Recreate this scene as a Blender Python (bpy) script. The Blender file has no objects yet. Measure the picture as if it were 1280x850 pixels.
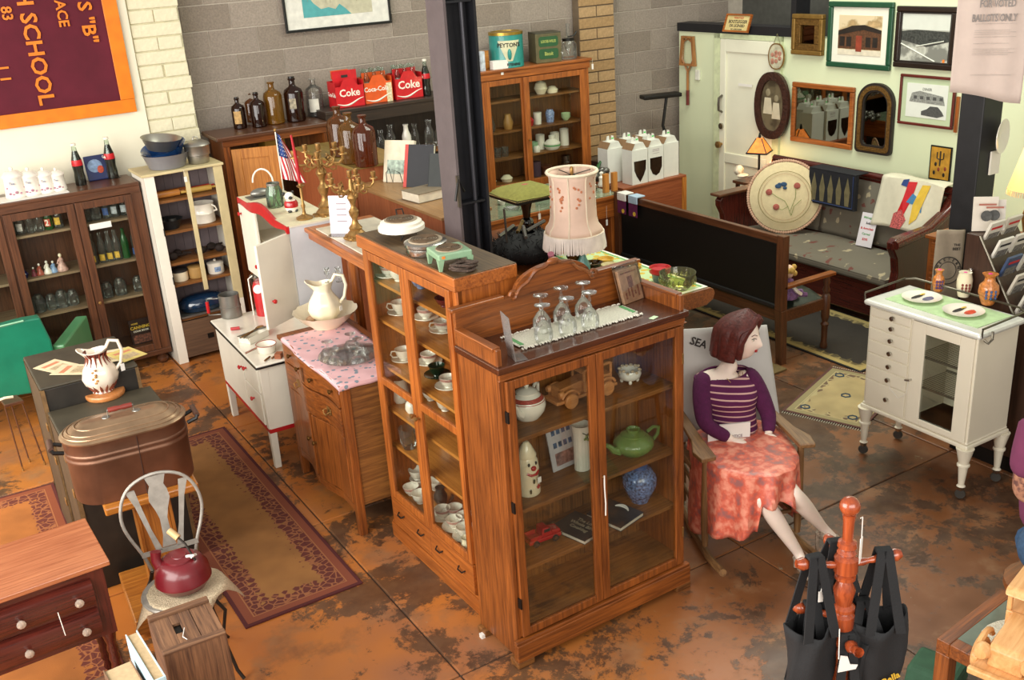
import bpy,math,random
from mathutils import Vector,Matrix
R_=math.radians
PI=math.pi
rnd=random.Random(7)
SC=bpy.context.scene
COL=SC.collection
# ------------------------------------------------------------------ camera
F_PX=1284.65583
CR=Vector((0.84469451,-0.53177741,-0.06086025))
CU=Vector((0.24288976,0.27950354,0.9289146))
CF=Vector((0.47696514,0.79943139,-0.3652584))
CH=3.0328155
cam=bpy.data.cameras.new('camera');cam.sensor_width=36;cam.lens=F_PX/1280*36
cam.clip_start=0.05
co=bpy.data.objects.new('camera',cam);COL.objects.link(co)
m3=Matrix((CR,CU,-CF)).transposed()
co.matrix_world=Matrix.Translation((0,0,CH))@m3.to_4x4()
SC.camera=co
# ------------------------------------------------------------------ world and lights
W=bpy.data.worlds.new('room_light');SC.world=W;W.use_nodes=True
W.node_tree.nodes['Background'].inputs[0].default_value=(1.0,0.93,0.84,1)
W.node_tree.nodes['Background'].inputs[1].default_value=0.42
def area(name,loc,target,sx,sy,power,col):
 l=bpy.data.lights.new(name,'AREA');l.shape='RECTANGLE';l.size=sx;l.size_y=sy
 l.energy=power;l.color=col
 o=bpy.data.objects.new(name,l);COL.objects.link(o);o.location=loc
 d=Vector(target)-Vector(loc);o.rotation_euler=d.to_track_quat('-Z','Y').to_euler()
 return o
area('shop_window_daylight',(-2.6,4.0,2.6),(1.5,5.5,0.6),6.0,2.6,370,(1.0,0.97,0.92))
area('front_window_daylight',(0.0,-2.0,3.4),(2.5,4.5,0.6),5.0,2.2,160,(1.0,0.96,0.90))
area('ceiling_fluorescent',(5.2,5.4,4.6),(5.2,5.4,0),3.2,1.6,120,(0.95,1.0,0.86))
SC.view_settings.view_transform='Standard';SC.view_settings.look='None'
SC.view_settings.gamma=1.0;SC.view_settings.use_curve_mapping=False
SC.view_settings.exposure=0.45
# ------------------------------------------------------------------ measuring: where a sight line meets a real surface
def ray(px,py):return CF+CR*((px-640)/F_PX)-CU*((py-425)/F_PX)
CP=Vector((0,0,CH))
def at(px,py,z=0.0):
 d=ray(px,py);return CP+d*((z-CH)/d.z)
def aty(px,py,Y):
 d=ray(px,py);return CP+d*(Y/d.y)
def atx(px,py,X):
 d=ray(px,py);return CP+d*(X/d.x)
# ------------------------------------------------------------------ mesh builder
class MB:
 def __init__(s,T=None):s.v=[];s.f=[];s.mi=[];s.m=0;s.T=T
 def add(s,vs,fs):
  o=len(s.v)
  for p in vs:
   p=Vector(p)
   if s.T is not None:p=s.T@p
   s.v.append(p)
  for f in fs:s.f.append([i+o for i in f]);s.mi.append(s.m)
  return s
 def box(s,x0,x1,y0,y1,z0,z1):
  vs=[(x0,y0,z0),(x1,y0,z0),(x1,y1,z0),(x0,y1,z0),(x0,y0,z1),(x1,y0,z1),(x1,y1,z1),(x0,y1,z1)]
  return s.add(vs,[(0,3,2,1),(4,5,6,7),(0,1,5,4),(1,2,6,5),(2,3,7,6),(3,0,4,7)])
 def tbox(s,c0,s0,z0,c1,s1,z1):
  vs=[(c[0]+a*q[0]/2,c[1]+b*q[1]/2,z)for c,q,z in((c0,s0,z0),(c1,s1,z1))for a,b in((-1,-1),(1,-1),(1,1),(-1,1))]
  return s.add(vs,[(0,3,2,1),(4,5,6,7),(0,1,5,4),(1,2,6,5),(2,3,7,6),(3,0,4,7)])
 def lathe(s,prof,n=14,c=(0,0,0),sx=1,sy=1,cap=True):
  vs=[];fs=[]
  for r,z in prof:
   for i in range(n):
    a=2*PI*i/n;vs.append((c[0]+r*sx*math.cos(a),c[1]+r*sy*math.sin(a),c[2]+z))
  for k in range(len(prof)-1):
   for i in range(n):
    j=(i+1)%n;fs.append((k*n+i,k*n+j,(k+1)*n+j,(k+1)*n+i))
  if cap:
   fs.append(tuple(reversed(range(n))));b=(len(prof)-1)*n;fs.append(tuple(range(b,b+n)))
  return s.add(vs,fs)
 def tube(s,pts,r,n=6,closed=False):
  pts=[Vector(p)for p in pts];N=len(pts);rs=r if isinstance(r,(list,tuple))else[r]*N
  vs=[];fs=[];up=None
  for i,p in enumerate(pts):
   if closed:t=pts[(i+1)%N]-pts[i-1]
   else:t=pts[min(i+1,N-1)]-pts[max(i-1,0)]
   if t.length<1e-9:t=Vector((0,0,1))
   t.normalize()
   if up is None:
    up=Vector((0,0,1))if abs(t.z)<0.9 else Vector((1,0,0))
   a=t.cross(up)
   if a.length<1e-6:a=t.cross(Vector((0.3,1,0.2)))
   a.normalize();b=t.cross(a).normalized();up=-b if False else a.cross(t)
   for k in range(n):
    w=2*PI*k/n;vs.append(p+a*math.cos(w)*rs[i]+b*math.sin(w)*rs[i])
  M=N if closed else N-1
  for i in range(M):
   i2=(i+1)%N
   for k in range(n):
    k2=(k+1)%n;fs.append((i*n+k,i2*n+k,i2*n+k2,i*n+k2))
  if not closed:
   fs.append(tuple(range(n)));b=(N-1)*n;fs.append(tuple(reversed(range(b,b+n))))
  return s.add(vs,fs)
 def cyl(s,a,b,r,n=10,r2=None):return s.tube([a,b],[r,r if r2 is None else r2],n)
 def ell(s,c,rx,ry,rz,n=12,m=8):
  prof=[(max(1e-4,math.sin(PI*i/m)),-math.cos(PI*i/m)*rz)for i in range(m+1)]
  return s.lathe(prof,n,c,rx,ry)
 def prism(s,poly,a0,a1,axis='z'):
  n=len(poly)
  def P(u,v,w):return{'z':(u,v,w),'y':(u,w,v),'x':(w,u,v)}[axis]
  vs=[P(u,v,a0)for u,v in poly]+[P(u,v,a1)for u,v in poly]
  fs=[tuple(reversed(range(n))),tuple(range(n,2*n))]+[(i,(i+1)%n,n+(i+1)%n,n+i)for i in range(n)]
  return s.add(vs,fs)
 def grid(s,fn,nu,nv):
  vs=[fn(i/nu,j/nv)for j in range(nv+1)for i in range(nu+1)]
  fs=[(j*(nu+1)+i,j*(nu+1)+i+1,(j+1)*(nu+1)+i+1,(j+1)*(nu+1)+i)for j in range(nv)for i in range(nu)]
  return s.add(vs,fs)
 def build(s,name,mat,parent=None,smooth=False,bevel=0,sub=0,solid=0,fix=True):
  me=bpy.data.meshes.new(name);me.from_pydata([tuple(v)for v in s.v],[],s.f)
  mats=mat if isinstance(mat,(list,tuple))else[mat]
  for m in mats:me.materials.append(m)
  if len(mats)>1:me.polygons.foreach_set('material_index',s.mi)
  if fix:
   import bmesh
   bm=bmesh.new();bm.from_mesh(me);bmesh.ops.recalc_face_normals(bm,faces=bm.faces);bm.to_mesh(me);bm.free()
  if smooth:
   me.polygons.foreach_set('use_smooth',[True]*len(me.polygons));me.set_sharp_from_angle(angle=R_(42))
  o=bpy.data.objects.new(name,me);COL.objects.link(o)
  if parent is not None:o.parent=parent
  if solid:md=o.modifiers.new('s','SOLIDIFY');md.thickness=solid;md.offset=0
  if bevel:md=o.modifiers.new('b','BEVEL');md.width=bevel;md.segments=2;md.limit_method='ANGLE'
  if sub:md=o.modifiers.new('u','SUBSURF');md.levels=sub;md.render_levels=sub
  return o
def B(x0,x1,y0,y1,z0,z1):return MB().box(x0,x1,y0,y1,z0,z1)
def thing(name,label,cat,loc=(0,0,0),rz=0.0,group=None):
 o=bpy.data.objects.new(name,None);COL.objects.link(o);o.empty_display_size=0.05
 o.location=loc;o.rotation_euler=(0,0,rz);o['label']=label;o['category']=cat
 if group:o['group']=group
 return o
def tag(o,label,cat,loc=None,rz=None,group=None,kind=None):
 o['label']=label;o['category']=cat
 if group:o['group']=group
 if kind:o['kind']=kind
 if loc is not None:o.location=loc
 if rz is not None:o.rotation_euler=(0,0,rz)
 return o
def struct(o):o['kind']='structure';return o
def dup(root,loc,rz=0.0,label=None,group=None,scale=None,mats=None):
 r=root.copy();COL.objects.link(r);r.location=loc;r.rotation_euler=(0,0,rz)
 if label:r['label']=label
 if group:r['group']=group
 if scale:r.scale=scale if isinstance(scale,tuple)else(scale,)*3
 if mats and r.type=='MESH':r.data=r.data.copy();r.data.materials[0]=mats
 def rec(a,b):
  for ch in list(a.children):
   c=ch.copy();COL.objects.link(c);c.parent=b
   c.matrix_parent_inverse=ch.matrix_parent_inverse
   rec(ch,c)
 rec(root,r)
 return r
def piece(src,parent,loc,rot=(0,0,0),scale=(1,1,1),mat=None):
 c=src.copy();COL.objects.link(c);c.parent=parent;c.location=loc;c.rotation_euler=rot;c.scale=scale
 if 'label' in c:del c['label']
 return c
def text(body,size,mat,parent,M,name='lettering',ext=0.0006,font_scale_x=1.0,align='CENTER'):
 cu=bpy.data.curves.new('t','FONT');cu.body=body;cu.size=size;cu.extrude=ext
 cu.align_x=align;cu.align_y='CENTER';cu.resolution_u=2;cu.offset=size*0.022
 o=bpy.data.objects.new('t',cu);COL.objects.link(o)
 me=bpy.data.meshes.new_from_object(o);bpy.data.objects.remove(o)
 me.materials.clear();me.materials.append(mat)
 me.transform(Matrix.Diagonal((font_scale_x,1,1,1)));me.transform(M)
 o=bpy.data.objects.new(name,me);COL.objects.link(o);o.parent=parent
 return o
def fr(o,x,y):
 x=Vector(x).normalized();y=Vector(y).normalized();z=x.cross(y)
 M=Matrix((x,y,z)).transposed().to_4x4();M.translation=Vector(o);return M
# ------------------------------------------------------------------ materials
def srgb(h):
 h=h.lstrip('#');c=[int(h[i:i+2],16)/255 for i in(0,2,4)]
 return tuple([x/12.92 if x<=0.04045 else((x+0.055)/1.055)**2.4 for x in c]+[1])
_mats={}
def nodes(name):
 m=bpy.data.materials.new(name);m.use_nodes=True;nt=m.node_tree
 return m,nt,nt.nodes['Principled BSDF']
def mat(name,col,rough=0.5,metal=0.0,var=0.12,scale=18.0,bump=0.0,bscale=None,coat=0.0,emis=None,es=0.0,sub=0.0):
 if name in _mats:return _mats[name]
 m,nt,b=nodes(name);c=srgb(col)if isinstance(col,str)else col
 b.inputs['Roughness'].default_value=rough;b.inputs['Metallic'].default_value=metal
 if coat:b.inputs['Coat Weight'].default_value=coat;b.inputs['Coat Roughness'].default_value=0.08
 tc=nt.nodes.new('ShaderNodeTexCoord');nz=nt.nodes.new('ShaderNodeTexNoise');nz.inputs['Scale'].default_value=scale
 nz.inputs['Detail'].default_value=4
 nt.links.new(tc.outputs['Object'],nz.inputs['Vector'])
 cr=nt.nodes.new('ShaderNodeValToRGB');cr.color_ramp.elements[0].position=0.3;cr.color_ramp.elements[1].position=0.72
 cr.color_ramp.elements[0].color=tuple([x*(1-var)for x in c[:3]]+[1]);cr.color_ramp.elements[1].color=tuple([min(1,x*(1+var))for x in c[:3]]+[1])
 nt.links.new(nz.outputs['Fac'],cr.inputs[0]);nt.links.new(cr.outputs[0],b.inputs['Base Color'])
 if bump:
  n2=nt.nodes.new('ShaderNodeTexNoise');n2.inputs['Scale'].default_value=bscale or scale*3;n2.inputs['Detail'].default_value=3
  nt.links.new(tc.outputs['Object'],n2.inputs['Vector'])
  bp=nt.nodes.new('ShaderNodeBump');bp.inputs['Strength'].default_value=bump;bp.inputs['Distance'].default_value=0.01
  nt.links.new(n2.outputs['Fac'],bp.inputs['Height']);nt.links.new(bp.outputs[0],b.inputs['Normal'])
 if emis:b.inputs['Emission Color'].default_value=srgb(emis);b.inputs['Emission Strength'].default_value=es
 if sub:b.inputs['Subsurface Weight'].default_value=sub
 _mats[name]=m;return m
def wood(name,dark,light,rough=0.38,axis='z',scale=1.0,coat=0.25):
 """streaky grain running along one axis of the object"""
 key=name+axis
 if key in _mats:return _mats[key]
 m,nt,b=nodes(key);L=nt.links.new
 b.inputs['Roughness'].default_value=rough;b.inputs['Coat Weight'].default_value=coat;b.inputs['Coat Roughness'].default_value=0.18
 tc=nt.nodes.new('ShaderNodeTexCoord');mp=nt.nodes.new('ShaderNodeMapping')
 sc={'x':(3.5,75,75),'y':(75,3.5,75),'z':(75,75,3.5)}[axis]
 mp.inputs['Scale'].default_value=[k*scale for k in sc];L(tc.outputs['Object'],mp.inputs['Vector'])
 n1=nt.nodes.new('ShaderNodeTexNoise');n1.inputs['Scale'].default_value=1.0;n1.inputs['Detail'].default_value=6;n1.inputs['Roughness'].default_value=0.65
 n1.inputs['Distortion'].default_value=0.6
 L(mp.outputs[0],n1.inputs['Vector'])
 n2=nt.nodes.new('ShaderNodeTexNoise');n2.inputs['Scale'].default_value=2.4;n2.inputs['Detail'].default_value=2
 L(tc.outputs['Object'],n2.inputs['Vector'])
 cr=nt.nodes.new('ShaderNodeValToRGB');e=cr.color_ramp.elements
 e[0].position=0.34;e[0].color=srgb(dark);e[1].position=0.66;e[1].color=srgb(light)
 mx=nt.nodes.new('ShaderNodeMath');mx.operation='MULTIPLY_ADD';mx.inputs[1].default_value=0.75;
 L(n1.outputs['Fac'],mx.inputs[0])
 m2=nt.nodes.new('ShaderNodeMath');m2.operation='MULTIPLY';m2.inputs[1].default_value=0.25;L(n2.outputs['Fac'],m2.inputs[0]);L(m2.outputs[0],mx.inputs[2])
 L(mx.outputs[0],cr.inputs[0]);L(cr.outputs[0],b.inputs['Base Color'])
 bp=nt.nodes.new('ShaderNodeBump');bp.inputs['Strength'].default_value=0.12;bp.inputs['Distance'].default_value=0.004
 L(n1.outputs['Fac'],bp.inputs['Height']);L(bp.outputs[0],b.inputs['Normal'])
 _mats[key]=m;return m
def glass(name,tint='#ffffff',refl=1.0,dens=0.0):
 """clear or tinted thin glass: lets light through and reflects at grazing angles"""
 if name in _mats:return _mats[name]
 m=bpy.data.materials.new(name);m.use_nodes=True;nt=m.node_tree;nt.nodes.clear();L=nt.links.new
 out=nt.nodes.new('ShaderNodeOutputMaterial');tr=nt.nodes.new('ShaderNodeBsdfTransparent');tr.inputs[0].default_value=srgb(tint)
 gl=nt.nodes.new('ShaderNodeBsdfGlossy');gl.inputs['Roughness'].default_value=0.03
 fn=nt.nodes.new('ShaderNodeFresnel');fn.inputs[0].default_value=1.5
 mu=nt.nodes.new('ShaderNodeMath');mu.operation='MULTIPLY_ADD';mu.inputs[1].default_value=refl;mu.inputs[2].default_value=0.0;mu.use_clamp=True
 L(fn.outputs[0],mu.inputs[0]);mix=nt.nodes.new('ShaderNodeMixShader')
 L(mu.outputs[0],mix.inputs[0]);L(tr.outputs[0],mix.inputs[1]);L(gl.outputs[0],mix.inputs[2])
 last=mix
 if dens:
  df=nt.nodes.new('ShaderNodeBsdfDiffuse');df.inputs[0].default_value=srgb(tint)
  m2=nt.nodes.new('ShaderNodeMixShader');m2.inputs[0].default_value=dens;L(mix.outputs[0],m2.inputs[1]);L(df.outputs[0],m2.inputs[2]);last=m2
 L(last.outputs[0],out.inputs[0]);_mats[name]=m;return m
OAK=lambda ax='z':wood('golden_oak','#4a220a','#9c5722',axis=ax)
OAKD=lambda ax='z':wood('oak_interior','#4e2a10','#94602c',axis=ax,rough=0.5,coat=0.05)
OAKL=lambda ax='z':wood('light_oak','#9a5a20','#d08c42',axis=ax)
OAKM=lambda ax='z':wood('china_oak','#6a3210','#b8692a',axis=ax)
WAL=lambda ax='z':wood('dark_walnut','#3a2012','#6b4127',axis=ax)
MAH=lambda ax='z':wood('red_mahogany','#30100c','#5e241a',axis=ax,rough=0.25,coat=0.5)
GREYTOP=lambda ax='z':wood('dusty_top','#3a2a18','#6e5534',axis=ax,rough=0.6,coat=0.0)
CRATEW=lambda ax='z':wood('old_crate','#43291a','#8a6242',axis=ax,rough=0.8,coat=0.0)
TOYW=lambda ax='x':wood('toy_pine','#c98e52','#e6b67c',axis=ax,rough=0.45,coat=0.1)
PANE=glass('window_glass','#fbfdfa',0.22)
CLEAR=glass('clear_glassware','#fbfdfb',0.8,0.02)
WHITE=mat('white_paint','#e9e2d2',0.45,var=0.05,scale=6)
CERAM=mat('white_china','#e9e2d4',0.18,var=0.03,coat=0.4)
IVORY=mat('ivory_china','#efe3c4',0.2,var=0.04,coat=0.4)
BLACKM=mat('black_iron','#14120f',0.45,0.3,bump=0.1)
STEEL=mat('bright_steel','#b8b4ac',0.22,1.0,var=0.08)
ALU=mat('dull_aluminium','#a8a49a',0.42,0.9,var=0.12,scale=9)
BRASS=mat('aged_brass','#a5804c',0.42,0.8,var=0.25,scale=60)
PAPER=mat('white_paper','#e4e0d8',0.8,var=0.03)
INK=mat('dark_print','#2b2724',0.8)
# === the setting
def floor_mat():
 m,nt,b=nodes('stained_concrete');L=nt.links.new;N=nt.nodes.new
 tc=N('ShaderNodeNewGeometry')
 def noise(sc,det=5,rough=0.6,dist=0.0):
  n=N('ShaderNodeTexNoise');n.inputs['Scale'].default_value=sc;n.inputs['Detail'].default_value=det
  n.inputs['Roughness'].default_value=rough;n.inputs['Distortion'].default_value=dist;L(tc.outputs['Position'],n.inputs['Vector']);return n
 def ramp(src,stops):
  r=N('ShaderNodeValToRGB');e=r.color_ramp.elements
  while len(e)<len(stops):e.new(0.5)
  for k,(p_,c_)in enumerate(stops):e[k].position=p_;e[k].color=srgb(c_)if isinstance(c_,str)else(c_,c_,c_,1)
  L(src,r.inputs[0]);return r
 def mix(f,a,c_):
  x=N('ShaderNodeMix');x.data_type='RGBA';L(f,x.inputs[0]);L(a,x.inputs[6]);L(c_,x.inputs[7]);return x.outputs[2]
 big=noise(0.9,3);base=ramp(big.outputs['Fac'],[(0.3,'#a8602a'),(0.5,'#b8702f'),(0.68,'#986444')])
# the stain changes from bright orange (shop front side) to a browner coat further right
 sx=N('ShaderNodeSeparateXYZ');L(tc.outputs['Position'],sx.inputs[0])
 mr=N('ShaderNodeMapRange');mr.inputs[1].default_value=1.7;mr.inputs[2].default_value=3.1;L(sx.outputs[0],mr.inputs[0])
 brown=ramp(noise(1.6,4).outputs['Fac'],[(0.35,'#6a4228'),(0.62,'#83522f')])
 c1=mix(mr.outputs[0],base.outputs[0],brown.outputs[0])
 mid=noise(3.2,6,0.7);mf=ramp(mid.outputs['Fac'],[(0.50,0.0),(0.62,0.55)])
 grey=ramp(noise(5,3).outputs['Fac'],[(0.4,'#6b4a34'),(0.6,'#8a6a4c')])
 c2=mix(mf.outputs[0],c1,grey.outputs[0])
 pt=noise(2.6,12,0.78,0.2);lo_=noise(0.75,2);ad=N('ShaderNodeMath');ad.operation='MULTIPLY_ADD';ad.inputs[1].default_value=0.55;L(lo_.outputs['Fac'],ad.inputs[0]);L(pt.outputs['Fac'],ad.inputs[2])
 xr=N('ShaderNodeMath');xr.operation='MULTIPLY_ADD';xr.inputs[1].default_value=0.035;L(mr.outputs[0],xr.inputs[0]);L(ad.outputs[0],xr.inputs[2])
 pf=ramp(xr.outputs[0],[(0.80,0.0),(0.835,0.85)])
 dk=ramp(noise(9,4).outputs['Fac'],[(0.4,'#3c2c22'),(0.62,'#54402f')])
 c3=mix(pf.outputs[0],c2,dk.outputs[0])
 p2=noise(4.3,8,0.75,0.3);pf2=ramp(p2.outputs['Fac'],[(0.655,0.0),(0.672,0.75)])
 ln=ramp(noise(7,2).outputs['Fac'],[(0.4,'#7d8370'),(0.6,'#a2957c')])
 c4=mix(pf2.outputs[0],c3,ln.outputs[0])
 L(c4,b.inputs['Base Color'])
 rr=ramp(mid.outputs['Fac'],[(0.35,0.30),(0.65,0.52)]);L(rr.outputs[0],b.inputs['Roughness'])
 bp=N('ShaderNodeBump');bp.inputs['Strength'].default_value=0.15;bp.inputs['Distance'].default_value=0.01
 L(pf.outputs[0],bp.inputs['Height']);bp.invert=True;L(bp.outputs[0],b.inputs['Normal'])
 return m
FLOORM=floor_mat()
fl=struct(B(-3.5,9.5,-3.0,9.6,-0.14,-0.009).build('floor',mat('joint_dirt','#46352a',0.9,bump=0.3)))
xs=[-3.2,-1.6,0.05,1.622,3.312,5.0,6.7,8.4];ys=[-1.6,0.1,1.75,3.352,4.96,6.505,8.10,9.5]
for i in range(len(xs)-1):
 for j in range(len(ys)-1):
  g=0.004
  B(xs[i]+g,xs[i+1]-g,ys[j]+g,ys[j+1]-g,-0.10,rnd.choice([0.0,-0.0008,-0.0015])).build('slab',FLOORM,fl,bevel=0.006)
# --- block wall at the back, built block by block
WA=-0.045;WY=8.50+0.045*7.4
MORT=mat('grey_mortar','#b8ad9f',0.9,bump=0.2,bscale=80)
BLK=[mat('cinder_block','#8f8378',0.95,var=0.16,scale=70,bump=0.35,bscale=140),mat('cinder_block_pale','#968a7e',0.95,var=0.16,scale=70,bump=0.35,bscale=140),mat('cinder_block_dark','#887c70',0.95,var=0.16,scale=70,bump=0.35,bscale=140)]
wb=struct(B(0,6.6,0.012,0.2,0,3.4).build('wall_back',MORT));wb.location=(1.6,WY-0.045*1.6,0);wb.rotation_euler=(0,0,WA)
bm_=[B(-0.198,0.198,0.004,0.06,-0.0965,0.0965).build('block',m,wb,bevel=0.002)for m in BLK]
for k in range(3):bm_[k].location=(0.2+k*0.4064,0,1.0)
# courses: joints seen at z 2.807-... (spacing .2032)
zj=2.239-0.2032*0
for r in range(-1,11):
 zc=2.24+0.02+0.1016+0.2032*(3-r)
 if zc<0.75:continue
 for c in range(17):
  xc=0.1+0.4064*c+(0.2032 if r%2 else 0)
  if xc>6.4:continue
  if r==8 and c<3:continue
  piece(rnd.choice(bm_),wb,(xc,0,zc))
# --- tan brick pilaster against the block wall
def brick_pier(name,x0,x1,yf,z0,z1,ch,mats,mort,rz=0,depth=0.11,rough_edge=0.0):
 o=struct(B(0,x1-x0,0.008,depth,0,z1).build(name,mort));o.location=(x0,yf,0);o.rotation_euler=(0,0,rz);w=x1-x0
 full=B(-w/2+0.003,w/2-0.003,-0.004,0.05,-ch/2+0.006,ch/2-0.006).build('brick',mats[0],o,bevel=0.004);full.location=(w/2,0,z0+ch/2)
 half=B(-w/4+0.006,w/4-0.006,-0.004,0.05,-ch/2+0.006,ch/2-0.006).build('brick',mats[-1],o,bevel=0.004);half.location=(w/4,0,z0+ch*1.5)
 piece(half,o,(w*0.75,0,z0+ch*1.5));k=2
 while z0+ch*(k+1)<z1:
  zc=z0+ch*(k+0.5);j=rnd.uniform(-rough_edge,rough_edge)
  if k%2==0:piece(full,o,(w/2+j,0,zc),scale=(1+abs(j),1,1))
  else:piece(half,o,(w/4,0,zc));piece(half,o,(w*0.75+j,0,zc))
  k+=1
 return o
TAN=[mat('tan_brick','#a3835a',0.9,var=0.16,scale=40,bump=0.3,bscale=120),mat('tan_brick_pale','#ad8e66',0.9,var=0.16,scale=40,bump=0.3,bscale=120)]
brick_pier('wall_pier_tan',6.02,6.43,8.44,0.9,3.3,0.104,TAN,mat('pale_mortar','#6e5e4a',0.9,bump=0.2,bscale=90),WA)
# --- left plaster wall and painted brick pier
PLAS=mat('cream_plaster','#e6dfc8',0.75,var=0.04,scale=3,bump=0.12,bscale=9)
wl=struct(B(-3.5,1.86,8.5,8.8,0,3.6).build('wall_left',PLAS))
PB=[mat('painted_brick','#ded6b8',0.7,var=0.06,scale=30,bump=0.5,bscale=30)]
brick_pier('wall_pier_painted',1.865,2.25,8.52,0.6,3.4,0.104,PB,mat('painted_mortar','#c9c2a2',0.8,bump=0.3,bscale=60),0,depth=0.26,rough_edge=0.012)
# --- green partition wall, with door, cap rail
GW=mat('pale_green_paint','#d5dcb8',0.6,var=0.03,scale=2,bump=0.05,bscale=30)
GX=7.25
gt=0.0211
def gpt(px,py,off=0.0):
 n=Vector((math.cos(gt),math.sin(gt),0));d=ray(px,py);o=Vector((GX,6.5,0));t=((o-CP).dot(n)-off)/d.dot(n);P=CP+d*t
 v=Vector((-math.sin(gt),math.cos(gt),0));return(P-o).dot(v),P.z
wr=struct(MB().box(0,0.14,-6.5,-0.05,0,3.6).box(0,0.14,-0.05,0.53,1.985,2.03).box(0,0.14,1.24,1.86,0,2.03).box(0,0.14,0.53,1.24,1.985,2.03).build('wall_right',GW))
wr.location=(GX,6.5,0);wr.rotation_euler=(0,0,gt)
B_=gpt(990,30)[0]
wr2=struct(B(0.0,0.14,-0.05,0.53,0,1.985).build('wall_right_infill',GW,wr))
cap=struct(MB().box(-0.02,0.16,B_,1.87,2.03,2.11).box(-0.02,0.16,B_-0.06,B_,2.03,3.6).build('trim_1',mat('black_rail','#17171b',0.5)))
cap.location=wr.location;cap.rotation_euler=wr.rotation_euler
# high room beyond the rail: a green-framed opening
DG=mat('dark_green_frame','#2d4a3a',0.6)
o=struct(MB().box(1.2,1.26,-0.2,1.6,2.3,2.42).box(1.2,1.26,-0.2,-0.1,2.0,2.4).build('trim_2',DG));o.location=wr.location;o.rotation_euler=wr.rotation_euler
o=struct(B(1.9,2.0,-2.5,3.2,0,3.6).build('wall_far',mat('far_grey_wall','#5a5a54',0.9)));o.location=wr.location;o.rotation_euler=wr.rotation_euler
# door in the partition
DW=mat('door_white','#e4e2cc',0.5,var=0.03,scale=5)
dr=struct(MB().box(-0.012,0.05,0.53,1.24,0,1.985).build('door_1',DW));dr.location=wr.location;dr.rotation_euler=wr.rotation_euler
c=MB()
c.box(-0.03,-0.012,0.53,0.60,0,1.98).box(-0.03,-0.012,1.16,1.24,0,1.98).box(-0.03,-0.012,0.60,1.16,1.86,1.98).box(-0.03,-0.012,0.60,1.16,0.78,0.88).box(-0.03,-0.012,0.60,1.16,0,0.12)
c.build('door_rails',DW,dr,bevel=0.006)
hd=MB().tube([(-0.03,1.20,1.28),(-0.075,1.20,1.30),(-0.08,1.20,1.36),(-0.075,1.20,1.42),(-0.03,1.20,1.44)],0.012,8).build('door_handle',mat('dull_chrome','#77736a',0.35,0.9),dr,True)
MB().lathe([(0.001,0),(0.03,0.0),(0.03,0.02),(0.001,0.022)],12).build('deadbolt',STEEL,dr,True).matrix_local=Matrix.Translation((-0.03,1.20,1.14))@Matrix.Rotation(-PI/2,4,'Y')
MB().lathe([(0.014,0),(0.014,0.03),(0.032,0.035),(0.034,0.06),(0.001,0.07)],12).build('door_knob',BRASS,dr,True).matrix_local=Matrix.Translation((-0.03,1.20,0.96))@Matrix.Rotation(-PI/2,4,'Y')
MB().box(-0.031,-0.03,0.80,0.98,1.55,1.575).build('paper_notice',PAPER,dr)
MB().box(-0.022,-0.012,0.66,0.82,0.2,0.5).build('vent_panel',mat('grey_vent','#8a8c7c',0.6),dr)
t_=MB().box(-0.03,0.01,1.24,1.32,0,2.03).box(-0.03,0.01,0.45,0.53,0,2.03).box(-0.03,0.01,0.45,1.32,1.985,2.03)
o=struct(t_.build('trim_3',mat('pale_green_trim','#cbd3ab',0.5)));o.location=wr.location;o.rotation_euler=wr.rotation_euler
# ceiling of the shop, above the mezzanine
# --- columns
PU=mat('lilac_grey_steel','#5f5556',0.6,var=0.08,scale=14,bump=0.12)
BS=mat('black_steel','#1c1d22',0.45,0.1,var=0.2)  # dark steel puts the shadow on the post's web side into its colour
def column(name,x,y,w,rz,h,m1,m2):
 o=struct(MB().box(-w/2,w/2,-w/2,-w/2+0.016,0,h).box(-w/2,w/2,w/2-0.016,w/2,0,h).build(name,m1));o.location=(x,y,0);o.rotation_euler=(0,0,rz)
 B(-0.008,0.008,-w/2+0.016,w/2-0.016,0,h).build('web',m2,o)
 return o
# === shared parts
def gdoor(parent,x0,x1,z0,z1,st,m,y=-0.018,th=0.018,rail=None,mid=None,pane=None,name='door',knob=None):
 rt,rb=rail if rail else(st,st)
 d=MB().box(x0,x0+st,y,y+th,z0,z1).box(x1-st,x1,y,y+th,z0,z1).box(x0+st,x1-st,y,y+th,z1-rt,z1).box(x0+st,x1-st,y,y+th,z0,z0+rb)
 if mid:d.box(x0+st,x1-st,y,y+th,mid-0.02,mid+0.02)
 o=d.build(name,m,parent,bevel=0.003)
 B(x0+st,x1-st,y+0.009,y+0.012,z0+rb,z1-rt).build('glass_pane',pane or PANE,o)
 if knob:
  k=MB().lathe([(0.001,-0.03),(0.012,-0.028),(0.012,-0.018),(0.005,-0.012),(0.005,0)],10).build('handle',knob[2],o,True)
  k.matrix_local=Matrix.Translation((knob[0],y,knob[1]))@Matrix.Rotation(-PI/2,4,'X')
 return o
def wall_t(o,name,m,parent):return o.build(name,m,parent)
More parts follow.
